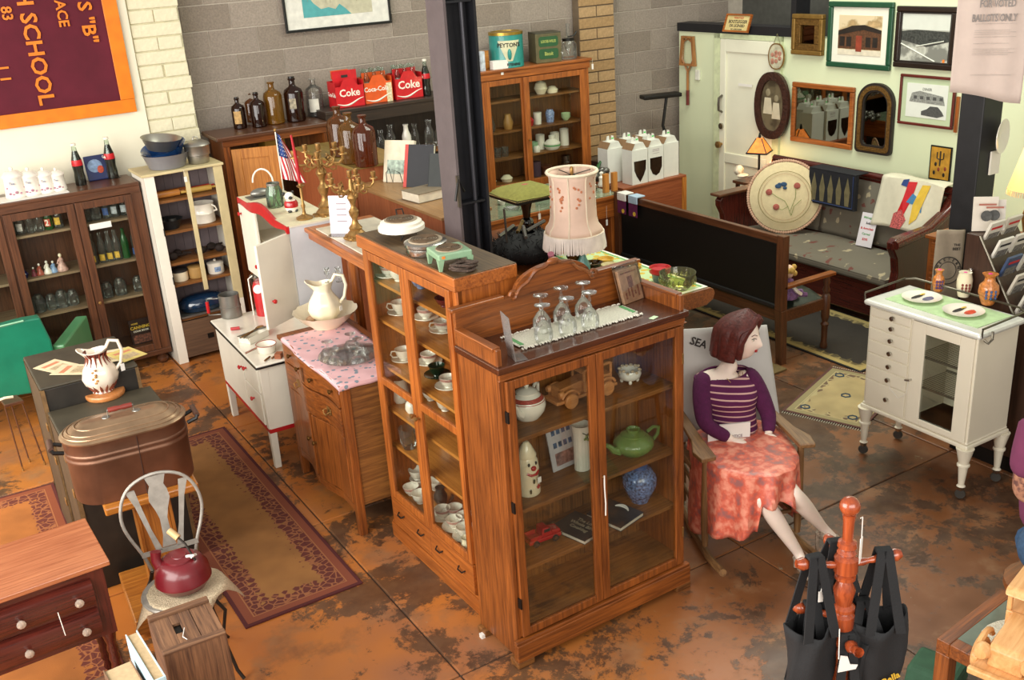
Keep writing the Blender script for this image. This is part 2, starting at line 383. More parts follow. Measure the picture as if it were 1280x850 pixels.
# cups: built once, copied afterwards
CUPM=CERAM
def cup_mesh(r=0.042,h=0.058,flare=0.0):
 c=MB().lathe([(r*0.45,0),(r*0.5,0.004),(r*0.45,0.008),(r*0.8,h*0.4),(r*(1+flare),h),(r*(0.95+flare),h),(r*0.74,h*0.42),(0.001,0.014)],14,cap=True)
 return c
def make_cup(name,m,r=0.042,h=0.058,flare=0.0,trim=None):
 t=thing(name,'','cup')
 cup_mesh(r,h,flare).build('bowl',m,t,True)
 MB().tube([(r*0.85,0,h*0.85),(r*1.35,0,h*0.88),(r*1.5,0,h*0.6),(r*1.25,0,h*0.35),(r*0.72,0,h*0.32)],0.004,6).build('handle',m,t,True)
 if trim:MB().lathe([(r*(0.9+flare),h*0.70),(r*(0.915+flare),h*0.70),(r*(1.012+flare),h*0.97),(r*(1+flare),h*0.97)],14,cap=False).build('painted_band',trim,t,True)
 return t
def make_saucer(m,r=0.068):
 return MB().lathe([(r*0.5,0),(r*0.55,0.004),(r,0.016),(r*0.99,0.019),(r*0.5,0.008),(0.001,0.007)],18).build('saucer',m,None,True)
FLOW=mat('rose_transfer','#b98a80',0.3,var=0.5,scale=90)
PINKB=mat('burgundy_glaze','#5a1720',0.15,coat=0.5)
DKG=mat('dark_green_glaze','#1f3220',0.15,coat=0.5)
BLUEW=mat('blue_white_china','#8090b8',0.2,var=0.6,scale=70,coat=0.4)
def place_cup(kind,px,py,z,label,rz,m=None,group=None):
 P=at(px,py,z)
 return dup(kind,P,rz,label,group)
# === the front display cabinet
AX,AY,AR=1.866,3.253,0.019
cab=thing('display_cabinet','low oak display cabinet with two glass doors and a galleried top, standing in front','cabinet',(AX,AY,0),AR)
w,d,h=0.981,0.322,1.449
B(0,0.022,0.0,d,0.035,1.519).build('side_panel',OAK('z'),cab,bevel=0.003)
B(w-0.022,w,0.0,d,0.035,1.519).build('side_panel',OAK('z'),cab,bevel=0.003)
bk=B(0.022,w-0.022,d-0.008,d-0.004,0.1,h-0.02).build('back_panel',OAKD('z'),cab)
for k in range(8):
 x0=0.022+k*0.1171;B(x0+0.002,x0+0.1155,d-0.016,d-0.008,0.1,h-0.02).build('board',OAKD('z'),bk)
B(-0.012,w+0.012,-0.022,d-0.0,h-0.03,h).build('top_board',wood('dark_top','#36190c','#5a2f18',axis='x',rough=0.25,coat=0.5),cab,bevel=0.004)
MB().box(0.0,w,-0.008,0.012,1.385,1.419).box(-0.006,w+0.006,-0.014,0.0,1.388,1.394).build('frieze',OAK('x'),cab,bevel=0.003)
# gallery: side rails and shaped back splash with a carved crest
MB().box(-0.008,0.03,0.02,d,1.507,1.524).build('gallery_rail',OAK('y'),cab,bevel=0.003)
MB().box(w-0.03,w+0.008,0.02,d,1.507,1.524).build('gallery_rail',OAK('y'),cab,bevel=0.003)
pts=[(0.0,h),(0.0,1.60)]
def crest(x):
 u=abs(x-0.50)/0.49
 z=1.60+0.115*max(0,1-(u/0.42)**2.2)**0.5*0.9 if u<0.42 else 1.60
 return z
N_=44
for i in range(N_+1):pts.append((i/N_*w,crest(i/N_*w)))
pts.append((w,h))
MB().prism([(x,z)for x,z in pts[0:1]+pts[2:]],d-0.012,d+0.012,'y').build('back_splash',OAK('x'),cab,smooth=False)
B(-0.02,0.24,d-0.02,d+0.02,1.598,1.614).build('crest_moulding',OAK('x'),cab,bevel=0.004);B(w-0.24,w+0.008,d-0.02,d+0.02,1.598,1.614).build('crest_moulding',OAK('x'),cab,bevel=0.004)
sc=MB()
for s in(-1,1):
 q=[(0.50+s*(0.20-0.19*t),d-0.016,1.605+0.10*math.sin(t*PI/2)+0.006*math.sin(t*14))for t in[k/12 for k in range(13)]]
 sc.tube(q,[0.012-0.004*abs(math.sin(k*0.9))for k in range(13)],6)
 sc.tube([(0.50+s*(0.215+0.018*math.cos(a)),d-0.016,1.606+0.018*math.sin(a))for a in[k*0.7 for k in range(8)]],0.008,6)
sc.ell((0.5,d-0.018,1.712),0.032,0.012,0.018)
sc.build('carved_crest',OAK('x'),cab,True)
B(0.022,w-0.022,0.01,d-0.016,0.16,0.18).build('bottom_board',OAKD('x'),cab)
for z in(1.085,0.745,0.455):B(0.024,w-0.024,0.035,d-0.017,z-0.02,z).build('shelf',OAKD('x'),cab,bevel=0.003)
B(0.022,0.05,0,0.02,0.14,1.385).build('face_stile',OAK('z'),cab,bevel=0.002);B(w-0.05,w-0.022,0,0.02,0.14,1.385).build('face_stile',OAK('z'),cab,bevel=0.002)
MB().box(-0.02,w+0.012,-0.035,0.0,0.035,0.125).box(-0.02,w+0.012,-0.030,0.0,0.125,0.14).build('plinth',OAK('x'),cab,bevel=0.004)
for x,y in((-0.02,-0.03),(w-0.07,-0.03),(-0.02,d-0.07),(w-0.07,d-0.07)):B(x,x+0.09,y,y+0.07,0,0.035).build('foot',OAKD('x'),cab,bevel=0.006)
gdoor(cab,0.024,0.472,0.148,1.382,0.04,OAK('z'))
dd=gdoor(cab,0.474,w-0.024,0.148,1.382,0.04,OAK('z'))
MB().lathe([(0.001,0),(0.006,0.002),(0.006,0.012)],8).build('key_plate',BRASS,dd,True).matrix_local=Matrix.Translation((0.49,-0.03,0.79))@Matrix.Rotation(-PI/2,4,'X')
MB().tube([(0.49,-0.028,0.80),(0.488,-0.03,0.74),(0.491,-0.031,0.66),(0.489,-0.03,0.60)],0.0035,5).build('key_string',PAPER,dd)
for z in(0.3,1.2):B(w-0.028,w-0.020,-0.022,0.0,z,z+0.05).build('hinge',BRASS,dd)
for z in(0.3,0.78,1.2):B(0.018,0.026,-0.022,0.0,z,z+0.05).build('hinge',BLACKM,cab)
# ---- what is inside
def A_in(px,py,z):return at(px,py,z)
def teapot(name,label,loc,rz,m,r=0.09,h=0.11,lidm=None,knob='ball',band=None,sph=0.0):
 t=thing(name,label,'teapot',loc,rz)
 MB().lathe([(r*0.62,0),(r*0.66,0.004),(r*0.92,h*0.28),(r,h*0.5),(r*0.93,h*0.72),(r*0.62,h*0.97),(r*0.55,h),(0.001,h)],22).build('body',m,t,True)
 l=MB()
 l.lathe([(r*0.6,h*0.97),(r*0.6,h*1.03),(r*0.4,h*1.12),(r*0.15,h*1.16),(0.001,h*1.17)],20).build('lid',lidm or m,t,True)
 if knob=='ball':MB().ell((0,0,h*1.25),r*0.14,r*0.14,r*0.16).build('knob',m,t,True)
 else:MB().lathe([(r*0.28,h*1.12),(r*0.34,h*1.3),(r*0.28,h*1.31),(r*0.24,h*1.18),(0.001,h*1.17)],16).build('knob',m,t,True)
 MB().tube([(-r*0.85,0,h*0.35),(-r*1.2,0,h*0.5),(-r*1.42,0,h*0.78),(-r*1.62,0,h*0.9)],[r*0.24,r*0.17,r*0.12,r*0.11],8).build('spout',m,t,True)
 MB().tube([(r*0.82,0,h*0.85),(r*1.2,0,h*1.0),(r*1.55,0,h*0.9),(r*1.5,0,h*0.55),(r*1.2,0,h*0.3),(r*0.9,0,h*0.3)],r*0.09,8).build('handle',m,t,True)
 if band:MB().lathe([(r*0.955,h*0.69),(r*0.76,h*0.88),(r*0.75,h*0.88),(r*0.94,h*0.69)],22,cap=False).build('painted_band',band,t,True)
 return t
teapot('teapot','white china teapot with a red checked band, left end of the front cabinet\'s upper shelf',at(660,521,1.086),0.6,CERAM,0.082,0.12,band=mat('red_check','#a4463c',0.3,var=0.5,scale=160))
teapot('teapot','squat green pottery teapot on the front cabinet\'s middle shelf',at(792,565,0.746),0.0,mat('celadon_green','#5f7f42',0.22,var=0.1,coat=0.5),0.098,0.095,knob='ring')
# wooden sedan model
def toy_car(label,loc,rz,m,s=1.0,name='wooden_toy_car'):
 t=thing(name,label,'toy car',loc,rz);t.scale=(s,s,s)
 W2=0.055
 MB().box(-0.17,0.17,-W2,W2,0.03,0.045).build('chassis',m,t,bevel=0.003)
 MB().prism([(-0.15,0.045),(-0.15,0.085),(-0.14,0.095),(-0.02,0.105),(-0.02,0.045)],-0.034,0.034,'y').build('hood',m,t,bevel=0.004)
 c=MB().box(-0.02,0.145,-0.048,0.048,0.045,0.10)
 for x in(-0.02,0.055,0.135):c.box(x,x+0.012,-0.048,-0.038,0.10,0.145).box(x,x+0.012,0.038,0.048,0.10,0.145)
 c.build('cab',m,t,bevel=0.003)
 MB().prism([(-0.035,0.143),(-0.02,0.158),(0.13,0.160),(0.155,0.145)],-0.052,0.052,'y').build('roof',m,t,bevel=0.005)
 for x in(-0.105,0.105):
  for y in(-1,1):
   wl_=MB().lathe([(0.006,-0.009),(0.032,-0.009),(0.036,-0.005),(0.036,0.005),(0.032,0.009),(0.006,0.009)],18).build('wheel',m,t,True)
   wl_.matrix_local=Matrix.Translation((x,y*0.062,0.036))@Matrix.Rotation(PI/2,4,'X')
   hb=MB().lathe([(0.012,-0.012),(0.012,0.012)],10).build('hub',m,wl_,True)
   MB().tube([(x+0.052*math.cos(a),y*0.058,0.04+0.046*math.sin(a))for a in[k*PI/8 for k in range(1,8)]],0.007,6).build('fender',m,t,True)
 for y in(-0.045,0.045):MB().lathe([(0.001,-0.012),(0.016,-0.012),(0.018,0),(0.012,0.012),(0.001,0.014)],12).build('headlight',m,t,True).matrix_local=Matrix.Translation((-0.15,y,0.075))@Matrix.Rotation(-PI/2,4,'Y')
 MB().box(-0.185,-0.172,-0.06,0.06,0.035,0.05).build('bumper',m,t,bevel=0.003)
 return t
pc=at(727,497,1.086);toy_car('wooden toy saloon car on the front cabinet\'s upper shelf',pc,0.05,wood('toy_oak','#a86a38','#c98a52',axis='x',rough=0.55,coat=0.0),0.98)
# footed planter with applied flowers
t=thing('footed_planter','white china footed planter with applied flowers, right end of the upper shelf','planter',at(787,477,1.086),0.3)
MB().lathe([(0.03,0.012),(0.05,0.025),(0.056,0.045),(0.048,0.062),(0.044,0.06),(0.03,0.03),(0.001,0.03)],18).build('bowl',CERAM,t,True)
for a in range(4):MB().ell((0.036*math.cos(a*1.57+.7),0.036*math.sin(a*1.57+.7),0.01),0.009,0.009,0.012,8,6).build('foot',CERAM,t,True)
b_=MB()
for a in range(14):b_.ell((0.047*math.cos(a*0.45),0.047*math.sin(a*0.45),0.064+0.006*math.sin(a*3)),0.009,0.009,0.007,6,4)
b_.build('applied_flowers',mat('gilt_white','#cdb38a',0.4,var=0.5,scale=120),t,True)
# clown jar
t=thing('clown_cookie_jar','cream clown shaped cookie jar with red mouth and nose on the middle shelf','jar',at(661,615,0.746),0.0)
CRM=mat('cream_glaze','#e6d9b8',0.2,coat=0.4);RED=mat('red_enamel','#a8141a',0.25,coat=0.4)
MB().lathe([(0.05,0),(0.055,0.01),(0.05,0.06),(0.046,0.09),(0.052,0.12),(0.048,0.16),(0.036,0.185),(0.001,0.187)],20).build('body',CRM,t,True)
MB().lathe([(0.042,0.18),(0.044,0.19),(0.022,0.235),(0.012,0.25),(0.001,0.252)],16).build('hat_lid',CRM,t,True)
MB().ell((0.0,-0.053,0.140),0.013,0.010,0.012).build('nose',RED,t,True)
MB().tube([(-0.028,-0.042,0.118),(-0.012,-0.054,0.108),(0.012,-0.054,0.108),(0.028,-0.042,0.118)],0.006,6).build('mouth',RED,t,True)
for s in(-1,1):MB().ell((s*0.018,-0.045,0.158),0.006,0.004,0.009).build('eye',INK,t,True)
MB().tube([(0.02,-0.052,0.035),(0.03,-0.047,0.045),(0.022,-0.053,0.055),(0.012,-0.056,0.045),(0.016,-0.056,0.038)],0.003,5).build('red_spiral',RED,t,True)
for x,z in((-0.02,0.03),(0.0,0.075)):MB().ell((x,-0.052,z),0.006,0.003,0.012,8,6).build('painted_leaf',DKG,t,True)
MB().box(0.012,0.03,-0.062,-0.060,0.068,0.095).build('price_tag',PAPER,t)
# brochure
def rigid(o,P,rot):o.location=P;o.rotation_euler=rot;return o
t=thing('stamp_brochure','printed pamphlet leaning inside the front cabinet beside the tall white vase','pamphlet',at(710,583,0.748),0.1);
MB(Matrix.Rotation(-0.22,4,'X')).box(-0.085,0.07,0,0.006,0,0.24).build('cover',mat('pamphlet_paper','#bdb9ba',0.35),t)
c=MB(Matrix.Rotation(-0.22,4,'X'))
for i in range(2):
 for j in range(4):c.box(-0.06+j*0.03,-0.04+j*0.03,-0.0012,-0.0002,0.105+i*0.06,0.13+i*0.06)
c.build('printed_stamps',mat('stamp_blue','#3e5a7c',0.5,var=0.7,scale=60),t)
MB(Matrix.Rotation(-0.22,4,'X')).box(-0.06,0.06,-0.0012,-0.0002,0.02,0.08).build('printed_photo',mat('photo_red_grey','#8f6a64',0.5,var=0.6,scale=50),t)
# tall fluted vase
t=thing('fluted_vase','tall white fluted pitcher vase with a painted vine in the front cabinet','vase',at(728,585,0.746),0.0)
c=MB()
prof=[(0.036,0),(0.036,0.15),(0.038,0.18),(0.045,0.225),(0.042,0.225),(0.034,0.18),(0.001,0.17)]
vs=[];fs=[];n=32
for r,z in prof:
 for i in range(n):
  rr=r*(1+(0.03 if(i%2 and z<0.16)else 0));vs.append((rr*math.cos(2*PI*i/n),rr*math.sin(2*PI*i/n),z))
for k in range(len(prof)-1):
 for i in range(n):fs.append((k*n+i,k*n+(i+1)%n,(k+1)*n+(i+1)%n,(k+1)*n+i))
fs.append(tuple(reversed(range(n))));c.add(vs,fs).build('body',CERAM,t)
MB().tube([(-0.02,-0.042,0.20),(0.0,-0.043,0.185),(0.012,-0.041,0.19),(0.005,-0.042,0.17),(0.015,-0.038,0.15)],0.002,5).build('painted_vine',DKG,t)
c=MB()
for x,z in((-0.005,0.165),(0.012,0.158),(0.004,0.178),(0.02,0.185)):c.ell((x,-0.040,z),0.010,0.003,0.007,8,5)
c.build('painted_leaves',mat('vine_leaf','#7c8a4a',0.4),t)
# blue jar
t=thing('ginger_jar','small blue and white patterned ginger jar at the right of the third shelf','jar',at(800,625,0.456),0.0);t.scale=(1.27,)*3
BW=mat('blue_scroll_china','#5d78a6',0.15,var=0.9,scale=110,coat=0.6)
MB().lathe([(0.034,0),(0.036,0.01),(0.05,0.03),(0.066,0.075),(0.064,0.105),(0.045,0.135),(0.028,0.142),(0.001,0.143)],24).build('body',BW,t,True)
MB().lathe([(0.03,0.14),(0.031,0.152),(0.02,0.164),(0.012,0.17),(0.001,0.172)],18).build('lid',mat('blue_glaze','#3d5f96',0.15,coat=0.5),t,True)
# red pickup
t=thing('toy_pickup','small red metal toy pickup truck on the third shelf','toy car',at(678,676,0.456),PI-0.05);t.scale=(1.2,)*3
RC=mat('gloss_red','#b3121c',0.2,coat=0.6)
MB().box(-0.07,0.07,-0.028,0.028,0.014,0.03).prism([(-0.07,0.03),(-0.068,0.044),(-0.03,0.048),(-0.03,0.03)],-0.024,0.024,'y').build('body',RC,t,bevel=0.004)
MB().prism([(-0.032,0.03),(-0.028,0.048),(-0.018,0.066),(0.01,0.068),(0.015,0.03)],-0.025,0.025,'y').build('cab',RC,t,bevel=0.004)
MB().box(0.016,0.068,-0.028,-0.022,0.03,0.045).box(0.016,0.068,0.022,0.028,0.03,0.045).box(0.063,0.068,-0.028,0.028,0.03,0.045).build('bed',RC,t,bevel=0.001)
for x in(-0.042,0.042):
 for y in(-0.027,0.027):
  wl_=MB().lathe([(0.001,-0.005),(0.013,-0.005),(0.014,0),(0.013,0.005),(0.001,0.005)],14).build('wheel',mat('tyre','#17171a',0.7),t,True);wl_.matrix_local=Matrix.Translation((x,y,0.014))@Matrix.Rotation(PI/2,4,'X')
  MB().lathe([(0.001,-0.0058),(0.007,-0.0058),(0.007,0.0058),(0.001,0.0058)],10).build('hubcap',STEEL,wl_,True)
for y in(-1,1):MB().box(-0.022,0.004,y*0.0252-0.0006,y*0.0252+0.0006,0.049,0.062).build('side_window',mat('dark_glass','#20262a',0.1),t)
MB().box(-0.074,-0.069,-0.026,0.026,0.016,0.03).build('grille',STEEL,t,bevel=0.001)
# two dark cook books lying on the third shelf
for k,(px,py,lab,ttl,rz)in enumerate(((728,664,'dark recipe book lying flat beside the red toy truck','The Low\nWhole Bird\nCooking',0.25),(772,648,'dark recipe book with a pale crescent lying next to the blue jar','',0.25))):
 P=at(px,py,0.456);t=thing('recipe_book',lab,'book',P+Vector((0,0.02,0)),rz)
 MB().box(-0.085,0.085,-0.10,0.10,0.002,0.018).build('pages',mat('book_pages','#cfc8b8',0.8),t)
 MB().box(-0.088,0.088,-0.103,0.103,0.018,0.0205).box(-0.088,0.088,-0.103,0.103,0,0.002).build('cover',mat('dark_cover','#2e3136',0.3,var=0.3),t)
 if ttl:text(ttl,0.03,mat('tan_print','#9a8f7a',0.6),t,fr((0.01,-0.01,0.0212),(0,-1,0),(1,0,0)),'title')
 else:MB().tube([(0.02+0.05*math.cos(a),0.05*math.sin(a),0.0215)for a in[-.9+k*.2 for k in range(10)]],[0.002+0.008*math.sin(k/9*PI)for k in range(10)],5).build('cover_picture',PAPER,t)
 t.scale=(1.0,1.0,1)
# ---- on its top
CRO=mat('crochet_white','#d4d2c0',0.9,var=0.2,scale=160,bump=0.6,bscale=170)
P=[at(640,430,1.452),at(788,387,1.452)];dirv=(P[1]-P[0]);L_=dirv.length;a_=math.atan2(dirv.y,dirv.x)
t=thing('crochet_runner','white and green crocheted runner on top of the front cabinet','runner',(P[0]+P[1])/2,a_)
c=MB();c.grid(lambda u,v:((u-.5)*L_,(v-.5)*0.16*(1 if 0.03<u<0.97 else 0.7),0.004+0.0022*math.sin(u*150)*math.cos(v*40)),90,12).build('crochet',CRO,t,True,solid=0.004,fix=False)
c=MB()
for k in range(60):
 x=(k/59-.5)*L_
 for s in(-1,1):c.tube([(x,s*0.078,0.005),(x+0.004*math.sin(k*2.3),s*(0.088+0.004*math.sin(k*1.7)),0.003)],0.0045,4)
c.build('lace_edge',mat('lace_white','#dedacb',0.9),t)['kind']='stuff'
GE=mat('green_yarn','#5f9a62',0.9)
for s in(-1,1):MB().box(s*L_*0.47-0.008,s*L_*0.47+0.008,-0.05,0.05,0.006,0.009).build('green_stripe',GE,t)
# stemmed glasses standing upside down
t0=None
gp=[(678,415,'far left'),(680,428,'near left'),(703,405,''),(710,419,''),(730,398,''),(738,411,'')]
gl=['upturned stemmed glass, back left of the three pairs on the runner','upturned stemmed glass, front left of the three pairs on the runner','upturned stemmed glass, back middle of the three pairs on the runner','upturned stemmed glass, front middle of the three pairs on the runner','upturned stemmed glass, back right of the three pairs on the runner','upturned stemmed glass, front right of the three pairs on the runner']
def goblet(name='goblet'):
 t=thing(name,gl[0],'glass',(0,0,0),0,'upturned stemmed glasses')
 MB().lathe([(0.032,0),(0.040,0.03),(0.038,0.06),(0.02,0.088),(0.008,0.10),(0.001,0.10)],18,cap=False).build('bowl',CLEAR,t,True)
 MB().lathe([(0.006,0.095),(0.010,0.105),(0.005,0.115),(0.008,0.13),(0.004,0.145),(0.005,0.158)],12).build('stem',CLEAR,t,True)
 MB().lathe([(0.005,0.158),(0.032,0.163),(0.033,0.166),(0.001,0.167)],20).build('foot',CLEAR,t,True)
 return t
gob=goblet()
for k,(px,py,_)in enumerate(gp):
 P=at(px,py,1.458)
 if k==0:gob.location=P
 else:dup(gob,P,0,gl[k])
# bagged print leaning on the gallery, clear sign holder, ticket
P=at(797,378,1.45)
t=thing('bagged_cards','plastic bag of old printed cards leaning at the right end of the front cabinet top','cards',P+Vector((0,0.02,0)),0.15)
T_=Matrix.Rotation(-0.3,4,'X')
MB(T_).box(-0.062,0.062,0,0.02,0,0.155).build('cards',mat('aged_card','#b8957a',0.5,var=0.25,scale=40),t,bevel=0.002)
MB(T_).box(-0.072,0.072,-0.004,0.024,-0.002,0.18).build('plastic_bag',glass('plastic_film','#f6f2ea',2.2),t,bevel=0.004)
MB(T_).lathe([(0.001,0),(0.01,0.0),(0.01,0.001),(0.001,0.001)],12).build('green_sticker',mat('green_dot','#4fd060',0.5),t).location=(0.045,-0.05,0.15)
c=MB(T_)
for k in range(5):c.box(-0.045+k*0.02,-0.037+k*0.02,-0.0016,-0.0006,0.02+0.012*(k%2),0.05+0.02*(k%3))
c.box(-0.05,0.05,-0.0016,-0.0006,0.135,0.142).box(-0.015,0.015,-0.0016,-0.0006,0.07,0.12).build('printed_figures',mat('old_print','#8b5a4c',0.6,var=0.4,scale=90),t)
P=at(640,447,1.45)
t=thing('acrylic_sign_holder','clear acrylic sign holder standing at the left front corner of the cabinet top','sign holder',P,1.35)
ACR=glass('acrylic','#e9e4e0',1.6,0.12)
MB(Matrix.Rotation(-0.10,4,'X')).box(-0.05,0.05,0,0.003,0,0.19).build('upright',ACR,t)
MB().box(-0.05,0.05,-0.05,0.0,0,0.003).build('base',ACR,t)
tag(B(-0.02,0.02,-0.012,0.012,0,0.001).build('paper_ticket',mat('mint_paper','#cfe6bf',0.8)),'small pale green paper ticket at the right front edge of the cabinet top','ticket',at(817,397,1.4505),0.3)
tag(B(-0.02,0.02,-0.012,0.012,0,0.02).build('white_block',PAPER),'white block under the left rear foot of the front cabinet','block',(1.845,3.52,0),0.0)
# === the tall china cabinet behind it
BXo,BYo=1.907,4.582
cb=thing('china_cabinet','tall oak china cabinet full of teacups, facing the aisle beside the washstand','cabinet',(BXo,BYo,0),-PI/2+0.016)
w,d,h=0.941,0.296,1.718
B(0,0.02,0,d,0.0,h-0.03).build('side_panel',OAKM('z'),cb);B(w-0.02,w,0,d,0.0,h-0.03).build('side_panel',OAKM('z'),cb)
B(0.02,w-0.02,d-0.012,d,0.05,h-0.03).build('back_panel',OAKM('z'),cb)
B(-0.012,w+0.012,-0.022,d,1.655,h-0.002).build('cornice',OAKM('x'),cb,bevel=0.004)
B(-0.008,w+0.008,-0.012,d-0.002,h-0.002,h+0.001).build('top_board',GREYTOP('x'),cb)
B(0.0,0.05,-0.002,0.02,0.09,1.655).build('face_stile',OAKM('z'),cb,bevel=0.002);B(w-0.05,w,-0.002,0.02,0.09,1.655).build('face_stile',OAKM('z'),cb,bevel=0.002)
MB().box(-0.006,w+0.006,-0.014,0.012,0.0,0.085).box(-0.004,w+0.004,-0.008,0.012,0.085,0.10).build('plinth',OAKM('x'),cb,bevel=0.004)
B(0.02,w-0.02,0.01,d-0.012,0.256,0.271).build('bottom_board',OAKL('x'),cb)
for z in(1.485,1.278,1.022,0.777,0.567):B(0.02,w-0.02,0.03,d-0.012,z-0.016,z).build('shelf',OAKL('x'),cb,bevel=0.002)
for x0,x1 in((0.05,0.462),(0.466,w-0.05)):
 dd=gdoor(cb,x0,x1,0.275,1.65,0.042,OAKM('z'),mid=0.965,knob=(x1-0.02 if x0<0.1 else x0+0.02,0.90,BRASS))
 f_=B(x0,x1,-0.018,0.0,0.105,0.27).build('drawer',OAKM('x'),cb,bevel=0.003)
 for q in(0.1,0.32):
  MB().tube([(x0+q-0.03,-0.02,0.205),(x0+q-0.02,-0.034,0.195),(x0+q+0.02,-0.034,0.195),(x0+q+0.03,-0.02,0.205)],0.004,6).build('handle',BLACKM,f_,True)
# cups and saucers
CUPA=make_cup('teacup',CERAM,0.043,0.055,0.02,FLOW);CUPB=make_cup('teacup',CERAM,0.045,0.062,0.04)
CUPC=make_cup('teacup',DKG,0.042,0.058,0.03);SAU=make_saucer(CERAM);SAUD=make_saucer(DKG)
cups=[('A',484,345,1.486,1,0.4,'flowered teacup at the far end of the top shelf'),('B',499,351,1.486,0,-0.4,'plain white teacup, second from the far end of the top shelf'),('W',527,360,1.486,0,0.8,'blue patterned teacup behind the right door on the top shelf'),('P',557,383,1.486,0,0,'burgundy lined bowl at the near end of the top shelf'),('B',498,391,1.279,1,2.6,'footed white teacup behind the left door, second shelf'),('A',533,399,1.279,1,0.6,'flowered teacup, farther of two on the second shelf'),('A',554,415,1.279,1,2.8,'white teacup with a butterfly, nearer of two on the second shelf'),('B',504,450,1.023,1,2.8,'fluted white teacup behind the left door, third shelf'),('A',537,455,1.023,1,1.0,'gilt flowered teacup, farthest behind the right door, third shelf'),('D',547,471,1.023,2,1.2,'dark green teacup on the third shelf of the china cabinet'),('A',561,485,1.023,1,0.2,'gilt patterned teacup at the near end of the third shelf'),('B',539,500,0.778,0,0.3,'white teacup, farther of two behind the right door on the fourth shelf'),('B',557,513,0.778,0,0.3,'white teacup, nearer of two behind the right door on the fourth shelf'),('A',545,540,0.568,0,0.3,'footed white cup at the far side of the right door on the fifth shelf'),('A',513,619,0.272,0,0.3,'white teacup at the far left of the cabinet floor'),('B',524,629,0.272,0,0.3,'white teacup beside the left door stile on the cabinet floor'),('B',523,609,0.272,0,0.3,'white teacup at the bottom of the stack of two on the cabinet floor'),('B',545,612,0.272,0,0.0,'tall white teacup with a ring handle behind the right door on the cabinet floor'),('A',548,650,0.272,1,2.8,'teacup half hidden by the middle stile on the cabinet floor'),('A',569,646,0.272,1,2.8,'white teacup at the back right of the cabinet floor'),('A',560,664,0.272,1,0.3,'shaded flowered teacup in the middle of the cabinet floor'),('B',575,675,0.272,1,0.3,'bright white teacup nearest the drawer on the cabinet floor'),('B',582,656,0.272,0,0.3,'teacup against the near stile at the back of the cabinet floor'),]
kinds={'A':CUPA,'B':CUPB,'D':CUPC}
first={}
for k,px,py,z,sa,rz,lab in cups:
 P=at(px,py,z);P.x=max(P.x,1.935+(0.066 if sa else 0.045));P.y=min(max(P.y,3.72),4.52)
 if k in kinds:
  src=kinds[k];zz=0.006 if sa else 0
  if k not in first:src.location=P+Vector((0,0,zz));src.rotation_euler=(0,0,rz);src['label']=lab;first[k]=1
  else:dup(src,P+Vector((0,0,zz)),rz,lab)
 else:
  m=BLUEW if k=='W' else PINKB
  c_=make_cup('teacup' if k=='W' else 'small_bowl',m,0.045,0.045,0.1);c_.location=P;c_['label']=lab
  if k=='P':c_['category']='bowl';bpy.data.objects.remove([q for q in c_.children if q.name.startswith('handle')][0])
 if sa:
  src=SAU if sa==1 else SAUD;key='S%d'%sa
  sl=lab.replace('teacup','saucer').split(' and ')[0]
  sl='saucer under the '+lab
  if key not in first:tag(src,sl,'saucer',P,0);first[key]=1
  else:dup(src,P,0,sl)
_q=at(523,609,0.272);_q.x=max(_q.x,1.995)
dup(CUPB,_q+Vector((0,0,0.05)),0.3,'white teacup at the top of the stack of two on the cabinet floor')
# other china in it
def pot(name,label,cat,P,prof,m,n=16,parts=()):
 t=thing(name,label,cat,P)
 MB().lathe(prof,n).build('body',m,t,True)
 for nm,mb,mm in parts:mb.build(nm,mm,t,True)
 return t
H_=lambda r,z0,z1,th=0.005:MB().tube([(r,0,z1),(r*1.6,0,z1*0.98),(r*1.7,0,(z0+z1)/2),(r*1.15,0,z0)],th,6)
pot('cream_jug','tall white cream jug behind the left door on the fourth shelf','jug',at(501,501,0.778),[(0.04,0),(0.05,0.02),(0.045,0.08),(0.04,0.13),(0.036,0.13),(0.001,0.05)],CERAM,parts=[('handle',H_(0.042,0.03,0.11),CERAM)])
pot('sugar_pot','little white sugar pot beside the middle stile on the fourth shelf','pot',at(515,515,0.778),[(0.025,0),(0.034,0.02),(0.03,0.05),(0.022,0.06),(0.001,0.075)],CERAM,parts=[('knob',MB().ell((0,0,0.078),0.007,0.007,0.007),CERAM)])
pot('fluted_bowl','large fluted white cup bowl behind the right door on the fifth shelf','bowl',at(562,552,0.568),[(0.035,0),(0.05,0.03),(0.058,0.085),(0.054,0.085),(0.001,0.02)],CERAM)
pot('tiny_vase','tiny painted vase at the near end of the fifth shelf','vase',at(574,561,0.568),[(0.014,0),(0.025,0.02),(0.018,0.045),(0.02,0.06),(0.001,0.06)],BLUEW)
pot('cut_glass_jug','cut glass jug behind the left door on the fifth shelf','jug',at(512,560,0.568),[(0.03,0),(0.045,0.03),(0.05,0.12),(0.047,0.12),(0.04,0.04),(0.001,0.01)],CLEAR,parts=[('handle',H_(0.045,0.03,0.10),CLEAR)])
pot('smoky_glass_bowl','smoky glass bowl at the far end of the fifth shelf','bowl',at(498,540,0.568),[(0.03,0),(0.05,0.03),(0.055,0.06),(0.05,0.06),(0.001,0.01)],glass('smoke_glass','#8c7a6a',1.6))
PEW=mat('pewter','#6e6c66',0.3,0.8)
pot('pewter_vase','grey glazed vase behind the right door just above the cabinet floor cups','vase',at(548,600,0.40)*1.0,[(0.02,0),(0.034,0.03),(0.036,0.06),(0.022,0.09),(0.026,0.105),(0.001,0.1)],PEW).location=at(547,583,0.50)
bpy.data.objects['pewter_vase'].location.z=0.272
